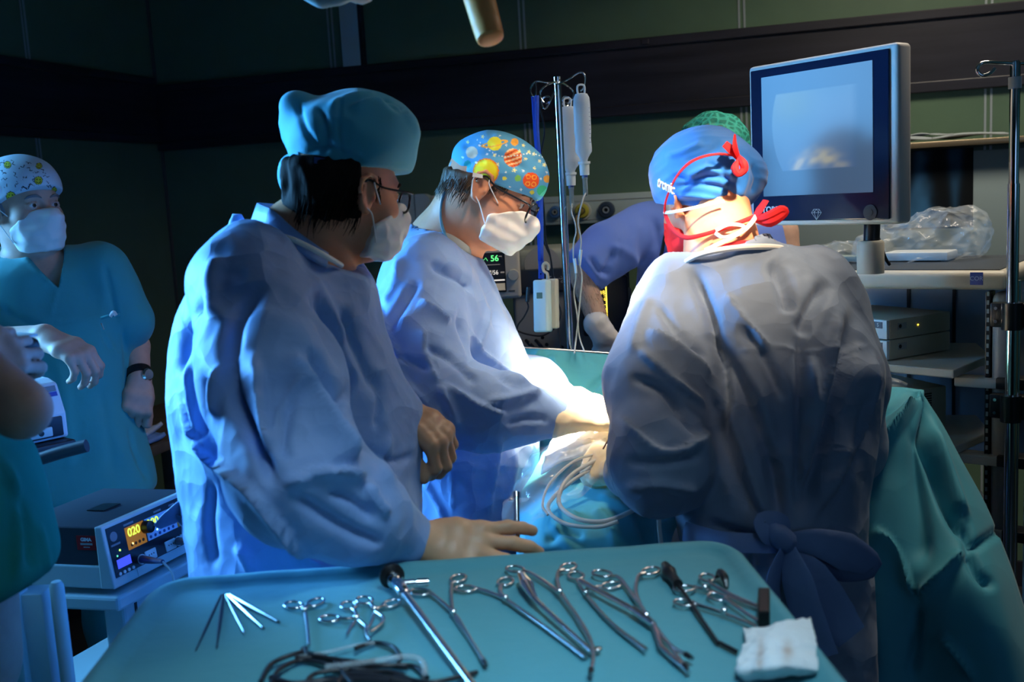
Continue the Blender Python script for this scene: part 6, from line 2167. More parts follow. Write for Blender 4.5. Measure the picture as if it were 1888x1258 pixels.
# blue lanyard, white handset, black leads
def flat_strap(name, pts, w_, m, parent=None, loc=None, th=.0012):
    pts = [np.array(p) for p in catmull(pts, 5)]
    vs = []
    side = V(1, 0.15, 0)
    side = unit(side)
    for p in pts:
        vs += [p-side*w_/2, p+side*w_/2]
    F = [(2*i, 2*i+1, 2*i+3, 2*i+2) for i in range(len(pts)-1)]
    o = npmesh(name, np.array(vs), np.array(F), m, parent, True, None, loc)
    md = o.modifiers.new('solid', 'SOLIDIFY'); md.thickness = th; md.offset = 0
    return o


M['lanyard'] = mat('blue_webbing', (.02, .09, .62), .7, bump=[('noise', 900, .3, .0005)])
root = empty('lanyard', P(986, 180, 2.76), 'blue lanyard hanging from the left hook of the infusion stand', 'lanyard')
flat_strap('strap', PP((984, 176, 2.765), (988, 240, 2.765), (992, 300, 2.765), (994, 400, 2.765), (997, 486, 2.765)), .014, M['lanyard'], root)
flat_strap('strap', PP((990, 176, 2.75), (990, 240, 2.75), (996, 320, 2.75), (998, 420, 2.75), (998, 486, 2.75)), .012, M['lanyard'], root)
MB().tube(PP((998, 482, 2.745), (998, 514, 2.745)), .008, 10, sq=(.5, 1)).build('buckle', M['lanyard'], root, True)
MB().lathe([(0, 0), (.002, 0), (.002, .004), (0, .004)], 12, P(997, 505, 2.735), V(0, -1, 0)).build('stud', M['chrome'], root, True)
A, B, C_, D_ = P(980, 517, 2.72), P(1006, 516, 2.70), P(1011, 612, 2.70), P(986, 613, 2.72)
X = unit(B-A); Z = unit(((A+B)-(C_+D_))/2); Y = unit(np.cross(Z, X)); Z = np.cross(X, Y)
hs = empty('handset', (C_+D_)/2, 'pale blue-white handset with a small display hanging on the infusion stand', 'handset')
W_, H_ = np.linalg.norm(B-A), np.linalg.norm(A-D_)
cc = (A+B+C_+D_)/4
MB(cc, X, Y, Z).box((0, .016, 0), (W_, .036, H_), .006, 3).build('case', mat('pale_blue_case', srgb(196, 218, 226), .4), hs, True)
MB(cc, X, Y, Z).box((.012, .036, .006), (W_+.004, .020, H_*.96), .005, 3).build('back_case', M['beige'], hs, True)
MB(cc, X, Y, Z).box((0, -.0018, H_*.20), (.017, .002, .016), .0006).build('display', mat('lcd', srgb(96, 122, 112), .2), hs)
MB(cc, X, Y, Z).cyl((-.004, -.0016, H_*.43), (-.004, .004, H_*.43), .0013).cyl((.004, -.0016, H_*.43), (.004, .004, H_*.43), .0013).build('led_holes', M['black'], hs)
MB().tube(PP((1010, 520, 2.73), (1009, 505, 2.73), (1003, 500, 2.73), (1001, 490, 2.73), (1006, 485, 2.73), (1011, 490, 2.73), (1010, 498, 2.73)), .0042, 8, 5).build('hanger', M['beige'], hs, True)
o = MB().tube(PP((974, 530, 2.74), (972, 557, 2.74)), [.0085, .0075], 12, sq=(1, .7)).tube(PP((972, 557, 2.74), (974, 568, 2.74), (966, 585, 2.74), (955, 600, 2.74), (952, 616, 2.74)), .0022, 8, 6).build('lead', M['rubber'], None, True)
tag(o, 'short black lead with a dark plug left of the pale handset', 'cable')
for lb, pts in (('long black lead running down behind the lanyard from the hook', ((992, 186, 2.8), (1004, 240, 2.8), (996, 300, 2.8), (1003, 390, 2.8), (1006, 440, 2.8), (1014, 470, 2.8), (1020, 510, 2.8), (1026, 560, 2.8), (1030, 610, 2.8), (1034, 645, 2.8))),
                ('black lead looping under the pale handset', ((1000, 440, 2.83), (1008, 458, 2.83), (1016, 480, 2.83), (1020, 530, 2.83), (1030, 560, 2.83), (1034, 580, 2.83), (1025, 603, 2.83), (1000, 619, 2.83), (970, 616, 2.83), (950, 608, 2.83)))):
    o = MB().tube(PP(*pts), .0024, 8, 6).build('lead', M['rubber'], None, True); tag(o, lb, 'cable')


# ------------------------------------------------------------------ patient monitor and anaesthesia machine
def facebox(name, A, B, H, depth, m, parent=None, bev=.01, out=None):
    """box whose front face has top corners A (left) and B (right), height H, receding by depth"""
    A = np.array(A, float); B = np.array(B, float)
    B = V(B[0], B[1], A[2])
    X = unit(B-A); Z = V(0, 0, 1); Y = np.cross(Z, X)
    if Y[1] < 0: Y = -Y
    W_ = np.linalg.norm(B-A)
    fr = (A, X, Y, Z)
    b = MB(*fr).box((W_/2, depth/2, -H/2), (W_, depth, H), bev, 3)
    o = b.build(name, m, parent, True)
    return o, fr, W_


root = empty('patient_monitor', P(900, 545, 3.2), 'beige patient monitor with green and white figures, half hidden by the middle gown', 'monitor')
o, fr, W_ = facebox('casing', P(862, 458, 3.2), P(957, 452, 3.2), .165, .14, M['beige'], root, .012)
MB(*fr).box((.055, -.001, -.080), (.118, .006, .125), .003).build('screen', M['black'], root)
gl = mat('green_figures', (.1, .9, .2), .5, emit=((.15, 1, .25), 1.6))
wl = mat('white_figures', (.8, .8, .8), .5, emit=((.9, .8, .65), .9))
def ft(s, x, z, size, m, par, fr=fr, align='CENTER', y=-.0055, sx=1.0, name='figures'):
    return textobj(name, s, size, fr[0]+fr[1]*x+fr[2]*y+fr[3]*z, fr[1], fr[3], m, par, .0004, align, sx=sx)
ft('56', .082, -.036, .026, gl, root)
ft('87/56', .072, -.080, .019, wl, root, sx=.9)
MB(*fr).box((.104, -.004, -.080), (.012, .001, .004)).box((.100, -.004, -.030), (.010, .001, .002)).box((.068, -.004, -.055), (.060, .001, .0015)).build('small_marks', mat('dim_marks', (.3, .28, .25), .5, emit=((.6, .5, .4), .3)), root)
MB(*fr).tube([(.022, -.005, -.040), (.028, -.005, -.040), (.031, -.005, -.030), (.034, -.005, -.046), (.037, -.005, -.040), (.050, -.005, -.038), (.054, -.005, -.032), (.060, -.005, -.042)], .0007, 6).build('trace', gl, root)
MB(*fr).box((.075, -.004, -.104), (.07, .001, .004)).build('bar', wl, root)
MB(*fr).box((.080, -.004, -.125), (.06, .001, .022)).build('soft_keys', mat('lit_keys', srgb(160, 150, 130), .5, emit=((.6, .5, .35), .35)), root)
MB(*fr).lathe([(.0, -.022), (.016, -.022), (.018, -.018), (.018, 0), (0, 0)], 28, (.138, 0, -.090), (0, -1, 0)).lathe([(0, 0), (.018, 0), (.016, .016), (0, .017)], 28, (.138, 0, -.090), (0, -1, 0)).build('knob', M['beige'], root, True)
MB(*fr).box((W_/2, .06, -.22), (.04, .04, .12), .006).build('mount', M['grey'], root, True)
MB(*fr).box((.130, -.0005, -.140), (.020, .001, .004)).build('faint_marking', mat('grey_print', (.05, .05, .05), .6), root)

root = empty('anaesthesia_machine', V(*P(1050, 640, 3.42)[:2], 0), 'grey anaesthesia machine with a dark blue band behind the infusion stand', 'machine')
o, fr, W_ = facebox('cabinet', P(945, 540, 3.34), P(1165, 536, 3.34), P(945, 540, 3.34)[2]-.12, .40, mat('machine_grey', srgb(132, 130, 122), .45, var=(10, .05)), root, .012)
MB(*fr).box((W_/2, .03, -.205), (W_-.01, .065, .005)).box((W_/2, .03, -.46), (W_-.01, .065, .005)).build('panel_gap', M['black'], root)
o2, fr2, W2 = facebox('blue_band', P(952, 500, 3.32), P(1160, 494, 3.32), .075, .36, mat('navy_band', srgb(24, 38, 56), .35), root, .006)
textobj('lettering', 'Dräger', .034, fr2[0]+fr2[1]*.150-fr2[2]*.002-fr2[3]*.035, fr2[1], fr2[3], mat('pale_print', (.25, .3, .36), .5), root, .0006)
o3, fr3, W3 = facebox('top_housing', P(950, 462, 3.36), P(1100, 455, 3.36), .085, .30, mat('machine_pale', srgb(150, 156, 150), .4), root, .02)
MB(*fr3).lathe([(0, -.004), (.05, -.004), (.058, 0), (.058, .002), (0, .002)], 32, (.085, 0, -.05), (0, -1, 0)).build('round_hatch', M['grey'], root, True)
for k in range(5):
    a = P(952+k*9, 628+(k % 2)*8, 3.30)
    MB().tube([a, a+V(.01, -.02, -.01), a+V(.022, -.01, -.03), a+V(.03, 0, -.06)], .006, 8, 4).build('breathing_hose', M['blacksteel'], root, True)
for k, (x, y) in enumerate(((1000, 622), (1008, 635), (1036, 640))):
    MB().lathe([(0, 0), (.006, 0), (.006, .01), (0, .01)], 14, P(x, y, 3.33), V(0, -1, 0)).build('port', M['black'], root, True)
for k in range(4):
    x = .06+.13*(k % 2)*3; y = .05+.3*(k//2)
    MB(*fr).cyl((x, y-.012, .045-fr[0][2]), (x, y+.012, .045-fr[0][2]), .045).build('caster', M['black'], root, True)

root = empty('infusion_pump_display', P(1110, 600, 3.28), 'dark device with a yellow lit display behind the bent arm in blue scrubs', 'monitor')
o, fr, W_ = facebox('casing', P(1072, 512, 3.26), P(1158, 508, 3.26), .19, .06, M['black'], root, .008)
yl = mat('yellow_figures', (.9, .7, .05), .5, emit=((1, .72, .08), 2.0))
MB(*fr).box((.076, -.001, -.078), (.004, .002, .110)).box((.062, -.001, -.030), (.030, .002, .005)).build('yellow_rule', yl, root)
for s_, x, z, sz in (('48', .063, -.052, .019), ('14', .066, -.072, .013), ('82', .022, -.128, .013)):
    textobj('figures', s_, sz, fr[0]+fr[1]*x-fr[2]*.002+fr[3]*z, fr[1], fr[3], yl, root, .0004)
for k in range(6):
    MB(*fr).box((.071, -.0012, -.062-.014*k), (.006, .001, .0015)).build('tick', yl, root)


# ------------------------------------------------------------------ wall services
root = empty('gas_rail', RM(2.2, .03, 1.48), 'pale wall rail with three round gas outlets above the anaesthetist', 'wall rail')
fr = (RM(0, 0, 0), U, NW, V(0, 0, 1))
MB(*fr).box2((1.76, 0.002, 1.472), (2.95, .05, 1.588), .004).build('rail_body', M['palepanel'], root, True)
MB(*fr).box2((1.76, .05, 1.563), (2.95, .052, 1.565)).box2((1.76, .05, 1.487), (2.95, .052, 1.489)).build('rail_line', M['grey'], root)
MB(*fr).box2((2.30, .05, 1.545), (2.95, .053, 1.565)).build('label_strip', M['beige'], root)
for (x, y, col, r) in ((1119, 387, (.03, .05, .09), .034), (1074, 389, (.45, .42, .06), .030), (1025, 391, (.06, .16, .38), .026)):
    w_ = wallpt(x, y, .05)
    oo = empty('gas_outlet', w_, {1119: 'dark round gas outlet on the pale wall rail, rightmost', 1074: 'yellow round gas outlet with a plug on the pale wall rail', 1025: 'blue round gas outlet beside the chrome pole'}[x], 'gas outlet', 'gas outlets')
    MB().lathe([(0, 0), (r, 0), (r, .012), (r*.86, .020), (r*.55, .022), (r*.50, .012), (r*.28, .012), (r*.26, .006), (0, .006)], 36, w_, NW).build('outlet_ring', mat('outlet', col, .35), oo, True)
    MB().lathe([(0, 0), (r*.40, 0), (r*.40, .018), (r*.25, .018), (r*.25, .008), (0, .008)], 28, w_+NW*.006, NW).build('socket', M['seam'], oo, True)
    MB().lathe([(0, 0), (r*.22, 0), (r*.22, .004), (0, .004)], 20, w_+NW*.014, NW).build('bore', M['black'], oo, True)
    if x == 1074:
        MB().lathe([(r*1.2, 0), (r*1.25, .004), (r*1.2, .008), (r*1.1, .008)], 32, w_, NW).build('collar', M['clearw'], oo, True)
        MB().tube([w_+NW*.02, w_+NW*.055], [.012, .010], 16).build('plug', mat('brass', (.5, .38, .1), .35, metal=.8), oo, True)
        w2 = [w_+NW*.05, w_+NW*.065+V(-.01, 0, -.03), P(1067, 430, 3.9), P(1063, 480, 3.88), P(1068, 560, 3.88)]
        MB().tube(w2, .007, 10, 6).build('hose', mat('ochre_hose', (.30, .22, .10), .5), oo, True)
# rounded pale panel left of the middle surgeon
b = MB(*fr)
b.prism([(a_, z_) for a_, z_ in [(1.165, 1.42), (1.335, 1.42)]+[(1.295+.04*math.cos(t), 1.590+.04*math.sin(t)) for t in np.linspace(0, math.pi/2, 7)]+[(1.205+.04*math.cos(t), 1.590+.04*math.sin(t)) for t in np.linspace(math.pi/2, math.pi, 7)]], .002, .05, 'xz')
root = empty('service_panel', RM(1.25, .03, 1.42), 'small pale wall panel with rounded top between the two left surgeons', 'wall panel')
b.build('plate', M['palepanel'], root)
MB(*fr).box2((1.262, .05, 1.42), (1.264, .0515, 1.63)).box2((1.17, .05, 1.468), (1.262, .0515, 1.470)).build('groove', M['dgrey'], root)
MB(*fr).box2((1.335, .002, 1.42), (1.352, .045, 1.62), .003).build('side_plate', M['beige'], root, True)
t = empty('gas_valve', RM(1.2, .08, 1.41), 'grey metal valve fitting under the small pale wall panel', 'valve')
MB(*fr).tube([(1.13, .08, 1.455), (1.19, .08, 1.45), (1.215, .08, 1.445)], [.020, .017, .014], 14, 3).build('valve_body', M['steel'], t, True)
MB(*fr).lathe([(0, 0), (.016, 0), (.016, .022), (.011, .026), (0, .026)], 20, (1.215, .08, 1.445), (1, 0, 0)).build('knob', M['dgrey'], t, True)
MB(*fr).tube([(1.15, .08, 1.45), (1.14, .09, 1.40), (1.15, .09, 1.35), (1.155, .09, 1.20)], .007, 10, 5).build('hose', M['grey'], t, True)


# ------------------------------------------------------------------ x-ray viewer, shelf with papers
vb = .09
a0, z1 = None, None
root = empty('light_box', RM(3.2, .04, 1.28), 'pale wall box for x-ray films at the right', 'light box')
MB(*fr).box2((2.83, .002, 1.26), (4.3, .06, 1.672), .004).build('box', mat('viewer_front', srgb(142, 160, 164), .45), root, True)
# film as a painted grid
p00, p10, p01 = wallpt(1630, 282, .0635), wallpt(1795, 272, .0635), wallpt(1645, 415, .0635)
w1 = np.linalg.norm(p10-p00); hgt = abs(p01[2]-p00[2])*1.06
n_, m_ = 110, 100
G = []
for j in range(m_+1):
    for i in range(n_+1):
        G.append(p00+U*(w1*i/n_)+V(0, 0, -hgt*j/m_))
I = np.arange((n_+1)*(m_+1)).reshape(m_+1, n_+1)
F = np.stack([I[:-1, :-1], I[1:, :-1], I[1:, 1:], I[:-1, 1:]], -1).reshape(-1, 4)
uu = np.tile(np.linspace(0, 1, n_+1), m_+1); vv = np.repeat(np.linspace(0, 1, m_+1), n_+1)
nz_ = noise(np.stack([uu*9, vv*9, uu*0], 1))
cen = .42-.04*vv+.02*nz_; wd = .05+.16*vv**2.0
sp = 1/(1+np.exp((abs(uu-cen)-wd)*40))*(1 if True else 0)
diag = 1/(1+np.exp((abs(uu-(.80-.0*vv))-(.085*(1-vv)**1.0))*60))*(vv < .95)
shade_ = np.clip(sp*.95+diag*.55*(1-vv*.4), 0, 1)
low = 1/(1+np.exp(-(vv-.92-.3*(uu-.42)**2)*22))
shade_ = np.clip(shade_+low*.7*(uu < .75), 0, 1)
shade_ *= (.86+.18*nz_)*(.75+.25*vv)
cc_ = V(.004, .006, .008)[None]*(1-shade_[:, None])+V(.045, .16, .34)[None]*shade_[:, None]
o = npmesh('film', np.array(G), F, mat('xray_film', (.1, .1, .1), .6, spec=.15, attr=True), None, True, cc_, p00-V(0, 0, hgt))
fix_normals(o)
md = o.modifiers.new('solid', 'SOLIDIFY'); md.thickness = .0006; md.offset = 0
tag(o, 'chest x-ray film clipped on the pale wall box', 'x-ray film')
root = empty('metal_shelf', RM(3.3, .12, 1.70), 'narrow metal wall shelf above the x-ray film', 'shelf')
MB(*fr).box2((2.80, .002, 1.690), (4.2, .16, 1.712), .003).build('board', mat('shelf_metal', srgb(150, 135, 110), .32, metal=.8), root, True)
MB(*fr).box2((2.9, .002, 1.675), (2.92, .14, 1.69)).box2((4.0, .002, 1.675), (4.02, .14, 1.69)).build('bracket', M['grey'], root)
for k, (a_, w_, dz, lb) in enumerate(((3.17, .30, 0, 'sheets of paper on the metal wall shelf, left pile'), (3.40, .34, .002, 'sheets of paper on the metal wall shelf, right pile'), (3.28, .22, .014, 'folded paper bridging the two piles on the wall shelf'))):
    rows = [[RM(a_+w_*(i/4-.5), .03+.11*j, 1.722+dz+.006*math.sin(i*2+k+j*2)) for i in range(5)] for j in range(2)]
    o = sheet('paper_sheets', rows, mat('paper', srgb(170, 180, 184), .7), None, 4, 3, .008 if k < 2 else .004); tag(o, lb, 'paper')


# ------------------------------------------------------------------ monitor on its stand
def big_monitor():
    dl, dr = 2.50, 2.17
    TL, TR, BLc, BRc = P(1375, 131, dl), P(1655, 74, dr), P(1386, 420, dl), P(1655, 412, dr)
    X = unit(((TR-TL)+(BRc-BLc))*V(1, 1, 0)); Z = V(0, 0, 1); Y = np.cross(Z, X)
    c = (TL+TR+BLc+BRc)/4
    W_ = (np.linalg.norm((TR-TL)[:2])+np.linalg.norm((BRc-BLc)[:2]))/2; H_ = ((TL[2]-BLc[2])+(TR[2]-BRc[2]))/2
    root = empty('display_monitor', c-V(0, 0, H_/2), 'large white-framed flat screen on the equipment trolley with a grey-blue picture and painted reflection', 'monitor')
    fr = (c, X, Y, Z)
    MB(*fr).box((0, .028, 0), (W_, .050, H_), .010, 3).build('casing', mat('white_casing', srgb(214, 208, 204), .4), root, True)
    g = MB(*fr).box((-.004, .001, 0), (W_-.030, .006, H_-.022), .004, 3).build('front_glass', mat('dark_blue_glass', srgb(22, 34, 62), .08, spec=.6), root, True)
    # picture on a grid, with the screen's reflections painted in and glowing
    sw, sh = W_*.745, H_*.735
    n_, m_ = 200, 160
    o0 = c-Y*.0035+X*(-.006)+Z*(.020)
    uu = np.tile(np.linspace(0, 1, n_+1), m_+1); vv = np.repeat(np.linspace(0, 1, m_+1), n_+1)
    VV = o0[None]+(uu-.5)[:, None]*sw*X[None]+(.5-vv)[:, None]*sh*Z[None]
    I = np.arange((n_+1)*(m_+1)).reshape(m_+1, n_+1)
    F = np.stack([I[:-1, :-1], I[1:, :-1], I[1:, 1:], I[:-1, 1:]], -1).reshape(-1, 4)
    S = lambda *a: np.array(srgb(*a)[:3])
    base = S(62, 84, 124)[None]*(1-uu[:, None])+S(92, 122, 160)[None]*uu[:, None]
    # round endoscope field cut off at left, bottom at .80
    r = np.hypot((uu-.62)*1.25, (vv-.42))
    ins = (r < .655) & (vv > .155+.02*uu) & (vv < .80-.03*(1-uu)) & (uu < .90)
    e = smoothstep(.66-r, 0, .02)*smoothstep(vv, .15, .165)*smoothstep(.80-vv, 0, .012)*smoothstep(.90-uu, 0, .10)
    q = np.stack([uu*3.2, vv*3, uu*0+1], 1)
    fld = S(116, 146, 176)[None]+noise(q)[:, None]*.05+(S(134, 156, 150)-S(116, 146, 176))[None]*np.exp(-((uu-.28)/.22)**2-((vv-.25)/.18)**2)[:, None]+(S(86, 116, 170)-S(116, 146, 176))[None]*(vv[:, None]**1.2)*.9
    tis = np.exp(-((vv-.745-.05*np.sin(uu*9))/.065)**2)*smoothstep(uu, .22, .36)*smoothstep(.86-uu, 0, .25)*(.75+.6*noise(np.stack([uu*16+vv*10, vv*22, uu*0], 1)))
    fld = fld*(1-np.clip(tis, 0, 1)[:, None])+S(196, 192, 172)[None]*np.clip(tis, 0, 1)[:, None]
    col = base*(1-e[:, None])+fld*e[:, None]
    npmesh('picture_with_reflection', VV, F, mat('picture_with_reflection', (0, 0, 0), .15, spec=.12, attr='emit', emit=((1, 1, 1), .55)), root, True, np.clip(col, 0, 1))
    # marks on the frame
    mk = mat('white_print', srgb(200, 208, 215), .5)
    X0 = lambda u, v: c+X*(u*W_/2)+Z*(v*H_/2)-Y*.0035
    s_ = .013
    dm = X0(-.02, -.865)
    pts = {'a': (-1, .25), 'b': (-.55, .85), 'c': (.55, .85), 'd': (1, .25), 'e': (0, -1), 'f': (0, .85), 'g': (-.45, .25), 'h': (.45, .25)}
    b = MB()
    for p, q2 in ('ab', 'bc', 'cd', 'da', 'ae', 'de', 'ge', 'he', 'bg', 'gf', 'fh', 'hc'):
        b.tube([dm+X*pts[p][0]*s_*1.05+Z*pts[p][1]*s_, dm+X*pts[q2][0]*s_*1.05+Z*pts[q2][1]*s_], .0005, 6)
    b.build('diamond_emblem', mk, root)
    textobj('lettering', 'STORZ', .020, X0(-.69, -.80), X, Z, mk, root, .0004, bold=.0006)
    b = MB().lathe([(.012, 0), (.017, 0), (.017, .0015), (.012, .0015)], 32, X0(.68, -.86), -Y).lathe([(0, 0), (.008, 0), (.008, .003), (0, .003)], 28, X0(.68, -.86), -Y)
    b.build('power_button', M['dgrey'], root, True)
    # stand
    sp_ = P(1606, 455, 2.36)
    MB().tube([V(sp_[0], sp_[1], sp_[2]-.02), V(sp_[0], sp_[1], c[2]-H_/2+.02), c-Z*H_*.35+Y*.05+X*.06], [.018]*3, 20, 3).build('neck', M['black'], root, True)
    b = MB().lathe([(0, -.045), (.030, -.045), (.030, .025), (.027, .030), (0, .030)], 32, P(1605, 468, 2.36))
    b.build('stand_base', M['beige'], root, True)
    MB().tube([P(1620, 440, 2.40), P(1632, 475, 2.40), P(1640, 488, 2.41)], .004, 8, 4).build('cable', M['rubber'], root, True)


big_monitor()


# ------------------------------------------------------------------ equipment trolley at the right
def trolley():
    A = P(1858, 500, 2.30)       # front right corner of the worktop
    Ztop = A[2]
    Bp = PZ(1500, 500, Ztop)
    X = unit((A-Bp)*V(1, 1, 0)); Y = V(-X[1], X[0], 0); Z = V(0, 0, 1)
    root = empty('equipment_trolley', V(A[0]-.3, A[1]+.3, 0), 'beige equipment trolley with worktop, shelves and grey columns at the right', 'trolley')
    fr = (V(A[0], A[1], 0), X, Y, Z)
    MB(*fr).box((-.33, .23, Ztop-.022), (.66, .46, .044), .016, 4).build('worktop', M['beige'], root, True)
    MB(*fr).box((-.33, .23, Ztop+.001), (.62, .42, .003), .001).build('mat', M['dgrey'], root)
    p = P(1803, 513, 2.29); 
    MB(p, X, Y, Z).box((0, -.012, 0), (.027, .002, .028), .0005).build('blue_badge', mat('badge_blue', srgb(52, 66, 130), .5), root)
    textobj('lettering', 'COR', .013, p-Y*.0135, X, Z, mat('badge_print', srgb(160, 170, 200), .5), root, .0004)
    # columns
    col_ = mat('column_grey', srgb(118, 118, 116), .4)
    MB(*fr).box((-.015, .045, (Ztop-.05+.10)/2), (.045, .06, Ztop-.15), .018, 3).build('column', col_, root, True)
    MB(*fr).box((-.045, .045, (Ztop-.05+.10)/2), (.012, .045, Ztop-.15), .002).build('slot_rail', M['black'], root)
    b = MB(*fr)
    for k in range(60):
        b.box((-.045, .0215, .14+k*.02), (.005, .002, .010))
    b.build('slots', M['grey'], root)
    MB(*fr).box((-.63, .045, (Ztop+.05)/2), (.045, .06, Ztop-.15), .018, 3).build('column', col_, root, True)
    for x in (-.63, -.015):
        MB(*fr).box((x, .42, (Ztop+.05)/2), (.045, .06, Ztop-.15), .018, 3).build('column', col_, root, True)
    MB(*fr).box((-.32, .44, Ztop-.30), (.58, .01, .50)).build('back_panel', mat('back_panel', srgb(120, 140, 160), .3, metal=.3), root)
    MB(*fr).box((-.22, .43, Ztop-.28), (.008, .006, .44)).box((-.34, .43, Ztop-.28), (.008, .006, .44)).build('back_slots', M['black'], root)
    MB(*fr).box((-.33, .22, .14), (.66, .44, .10), .02).build('base', M['beige'], root, True)
    for x in (-.62, -.04):
        for y in (.05, .40):
            MB(*fr).cyl((x-.012, y, .045), (x+.012, y, .045), .045).build('caster', M['black'], root, True)
    # pull-out shelves: outline from the photo corners laid on their own height
    shelves = []
    for (cx, cy, dd, pts, th) in ((1758, 683, 2.38, [(1560, 668), (1625, 671), (1758, 683), (1826, 655), (1800, 632), (1600, 632)], .020),
                                  (1760, 825, 2.40, [(1600, 800), (1760, 825), (1826, 795), (1800, 765), (1620, 765)], .020),
                                  (1770, 960, 2.42, [(1640, 930), (1770, 960), (1826, 930), (1810, 905), (1660, 905)], .020)):
        z = P(cx, cy, dd)[2]
        poly = [PZ(x, y, z)[:2] for x, y in pts]
        MB().prism([tuple(p_) for p_ in poly], z-th, z).build('shelf', M['beige'], root, bevel=.003)
        q = PZ(pts[2][0] if cy == 683 else pts[1][0], pts[2][1] if cy == 683 else pts[1][1], z)
        MB(V(q[0], q[1], z), X, Y, Z).box((.06, .05, -.032), (.13, .05, .022), .003).build('shelf_runner', M['beige'], root, True)
        MB(V(q[0], q[1], z), X, Y, Z).box((.115, .05, -.030), (.06, .055, .026), .003).build('runner_end', M['black'], root, True)
        shelves.append(z)
    # devices on the first shelf
    z = shelves[0]
    for k, lb in enumerate(('lower beige control unit of the pair on the trolley shelf', 'upper beige control unit with a tiny yellow light on the trolley shelf')):
        h = .049
        q0, q1 = PZ(1641, 665, z+.001), PZ(1752, 646, z+.001)
        S = unit((q1-q0)*V(1, 1, 0)); Fd = V(-S[1], S[0], 0)     # side direction, and front face runs along -Fd... to the left
        if Fd[0] > 0: Fd = -Fd
        L_ = np.linalg.norm((q1-q0)[:2])
        zz = z+.002+k*(h+.002)
        t = empty('control_unit', V(q0[0], q0[1], zz), lb, 'device', 'stacked control units')
        fq = (V(q0[0], q0[1], zz), S, Fd, Z)
        MB(*fq).box((L_/2, .14, h/2), (L_, .28, h), .003).build('case', mat('beige_case', srgb(176, 168, 150), .45), t, True)
        MB(*fq).box((-.004, .14, h/2), (.010, .276, h*.96), .002).build('front_panel', M['white'], t, True)
        MB(*fq).box((-.0095, .075, h*.72), (.002, .12, .016)).build('label_strip', mat('slate_strip', srgb(86, 94, 110), .4), t)
        textobj('lettering', 'S', .013, V(q0[0], q0[1], zz)+S*(-.0110)+Fd*.028+Z*h*.72, -Fd, Z, M['white'], t, .0004)
        MB(*fq).box((.042, -.0008, h*.62), (.030, .0015, .016)).build('side_badge', M['grey'], t)
        MB(*fq).lathe([(0, 0), (.005, 0), (.005, .001), (0, .001)], 14, (.034, -.0012, h*.62), (0, -1, 0)).build('badge_dot', M['black'], t)
        if k == 1:
            MB(*fq).lathe([(0, 0), (.0018, 0), (.0018, .001), (0, .001)], 12, (.098, -.0005, h*.55), (0, -1, 0)).build('indicator_light', mat('amber_light', (1, .8, .1), .4, emit=((1, .75, .05), 5)), t)
    # device below with vent grille
    z = shelves[1]
    q0, q1 = PZ(1650, 806, z+.001), PZ(1745, 792, z+.001)
    S = unit((q1-q0)*V(1, 1, 0)); Fd = V(-S[1], S[0], 0)
    if Fd[0] > 0: Fd = -Fd
    L_ = np.linalg.norm((q1-q0)[:2])
    t = empty('light_source_unit', V(q0[0], q0[1], z+.002), 'beige device with a vent grille on the second trolley shelf', 'device')
    MB(V(q0[0], q0[1], z+.002), S, Fd, Z).box((L_/2, .12, .055), (L_, .24, .11), .004).build('case', mat('beige_case', srgb(176, 168, 150), .45), t, True)
    b = MB(V(q0[0], q0[1], z+.002), S, Fd, Z)
    for k in range(7):
        b.box((L_*.45, -.0008, .060+k*.006), (L_*.5, .0016, .0030))
    b.build('vent_grille', M['black'], t)
    # chrome pole with hooks at the front corner
    pt = P(1872, 112, 2.20)
    t = empty('drip_pole', V(pt[0], pt[1], 0), 'tall chrome pole with a curled hook clamped to the trolley at the right edge', 'pole')
    MB(V(pt[0], pt[1], 0)).lathe([(.0125, .10), (.0125, pt[2]-.26), (.0105, pt[2]-.26), (.0105, pt[2]-.005), (.0085, pt[2]), (0, pt[2])], 24).build('pole', M['chrome'], t, True)
    MB(V(pt[0]+.022, pt[1]+.02, 0)).lathe([(0, .10), (.007, .10), (.007, Ztop-.02), (0, Ztop-.02)], 16).build('side_rod', M['chrome'], t, True)
    MB().tube([P(1869, 117, 2.20), P(1850, 116, 2.19), P(1818, 115, 2.18), P(1806, 120, 2.18), P(1802, 130, 2.18), P(1810, 139, 2.18), P(1824, 136, 2.18), P(1834, 126, 2.18)], .0042, 10, 6).build('hook', M['chrome'], t, True)
    MB().tube([P(1873, 117, 2.20), P(1900, 117, 2.21), P(1925, 120, 2.22), P(1936, 132, 2.22)], .0042, 10, 6).build('hook', M['chrome'], t, True)
    MB(V(pt[0], pt[1], P(1876, 152, 2.2)[2])).lathe([(0, -.012), (.0135, -.012), (.0135, .012), (0, .012)], 20).build('collar', M['white'], t, True)
    for y_ in (587, 765):
        zc = P(1850, y_, 2.25)[2]
        b = MB(V(A[0], A[1], zc), X, Y, Z).box((.012, -.012, 0), (.085, .030, .055), .004)
        bb = b.build('clamp', M['black'], t, True)
        MB(V(pt[0], pt[1], zc)).lathe([(0, -.030), (.022, -.030), (.022, .030), (0, .030)], 20).build('clamp_sleeve', M['black'], bb, True)
        b = MB(V(A[0], A[1], zc), X, Y, Z)
        for dz in (-.014, .016):
            b.lathe([(0, 0), (.0042, 0), (.0036, .003), (0, .003)], 14, (-.018, -.027, dz), (0, -1, 0))
        b.build('bolts', M['chrome'], bb, True)
    # things on the worktop
    zt = Ztop+.004
    def pz(x, y, h=0.0):
        return PZ(x, y, zt+h)
    c0 = pz(1735, 482)
    f = un(.05, ell(V(c0[0], c0[1]+.10, zt+.045), (.15, .12, .050)), ell(V(c0[0]+.06, c0[1]+.10, zt+.065), (.10, .09, .055)), ell(V(c0[0]-.12, c0[1]+.08, zt+.025), (.07, .08, .030)))
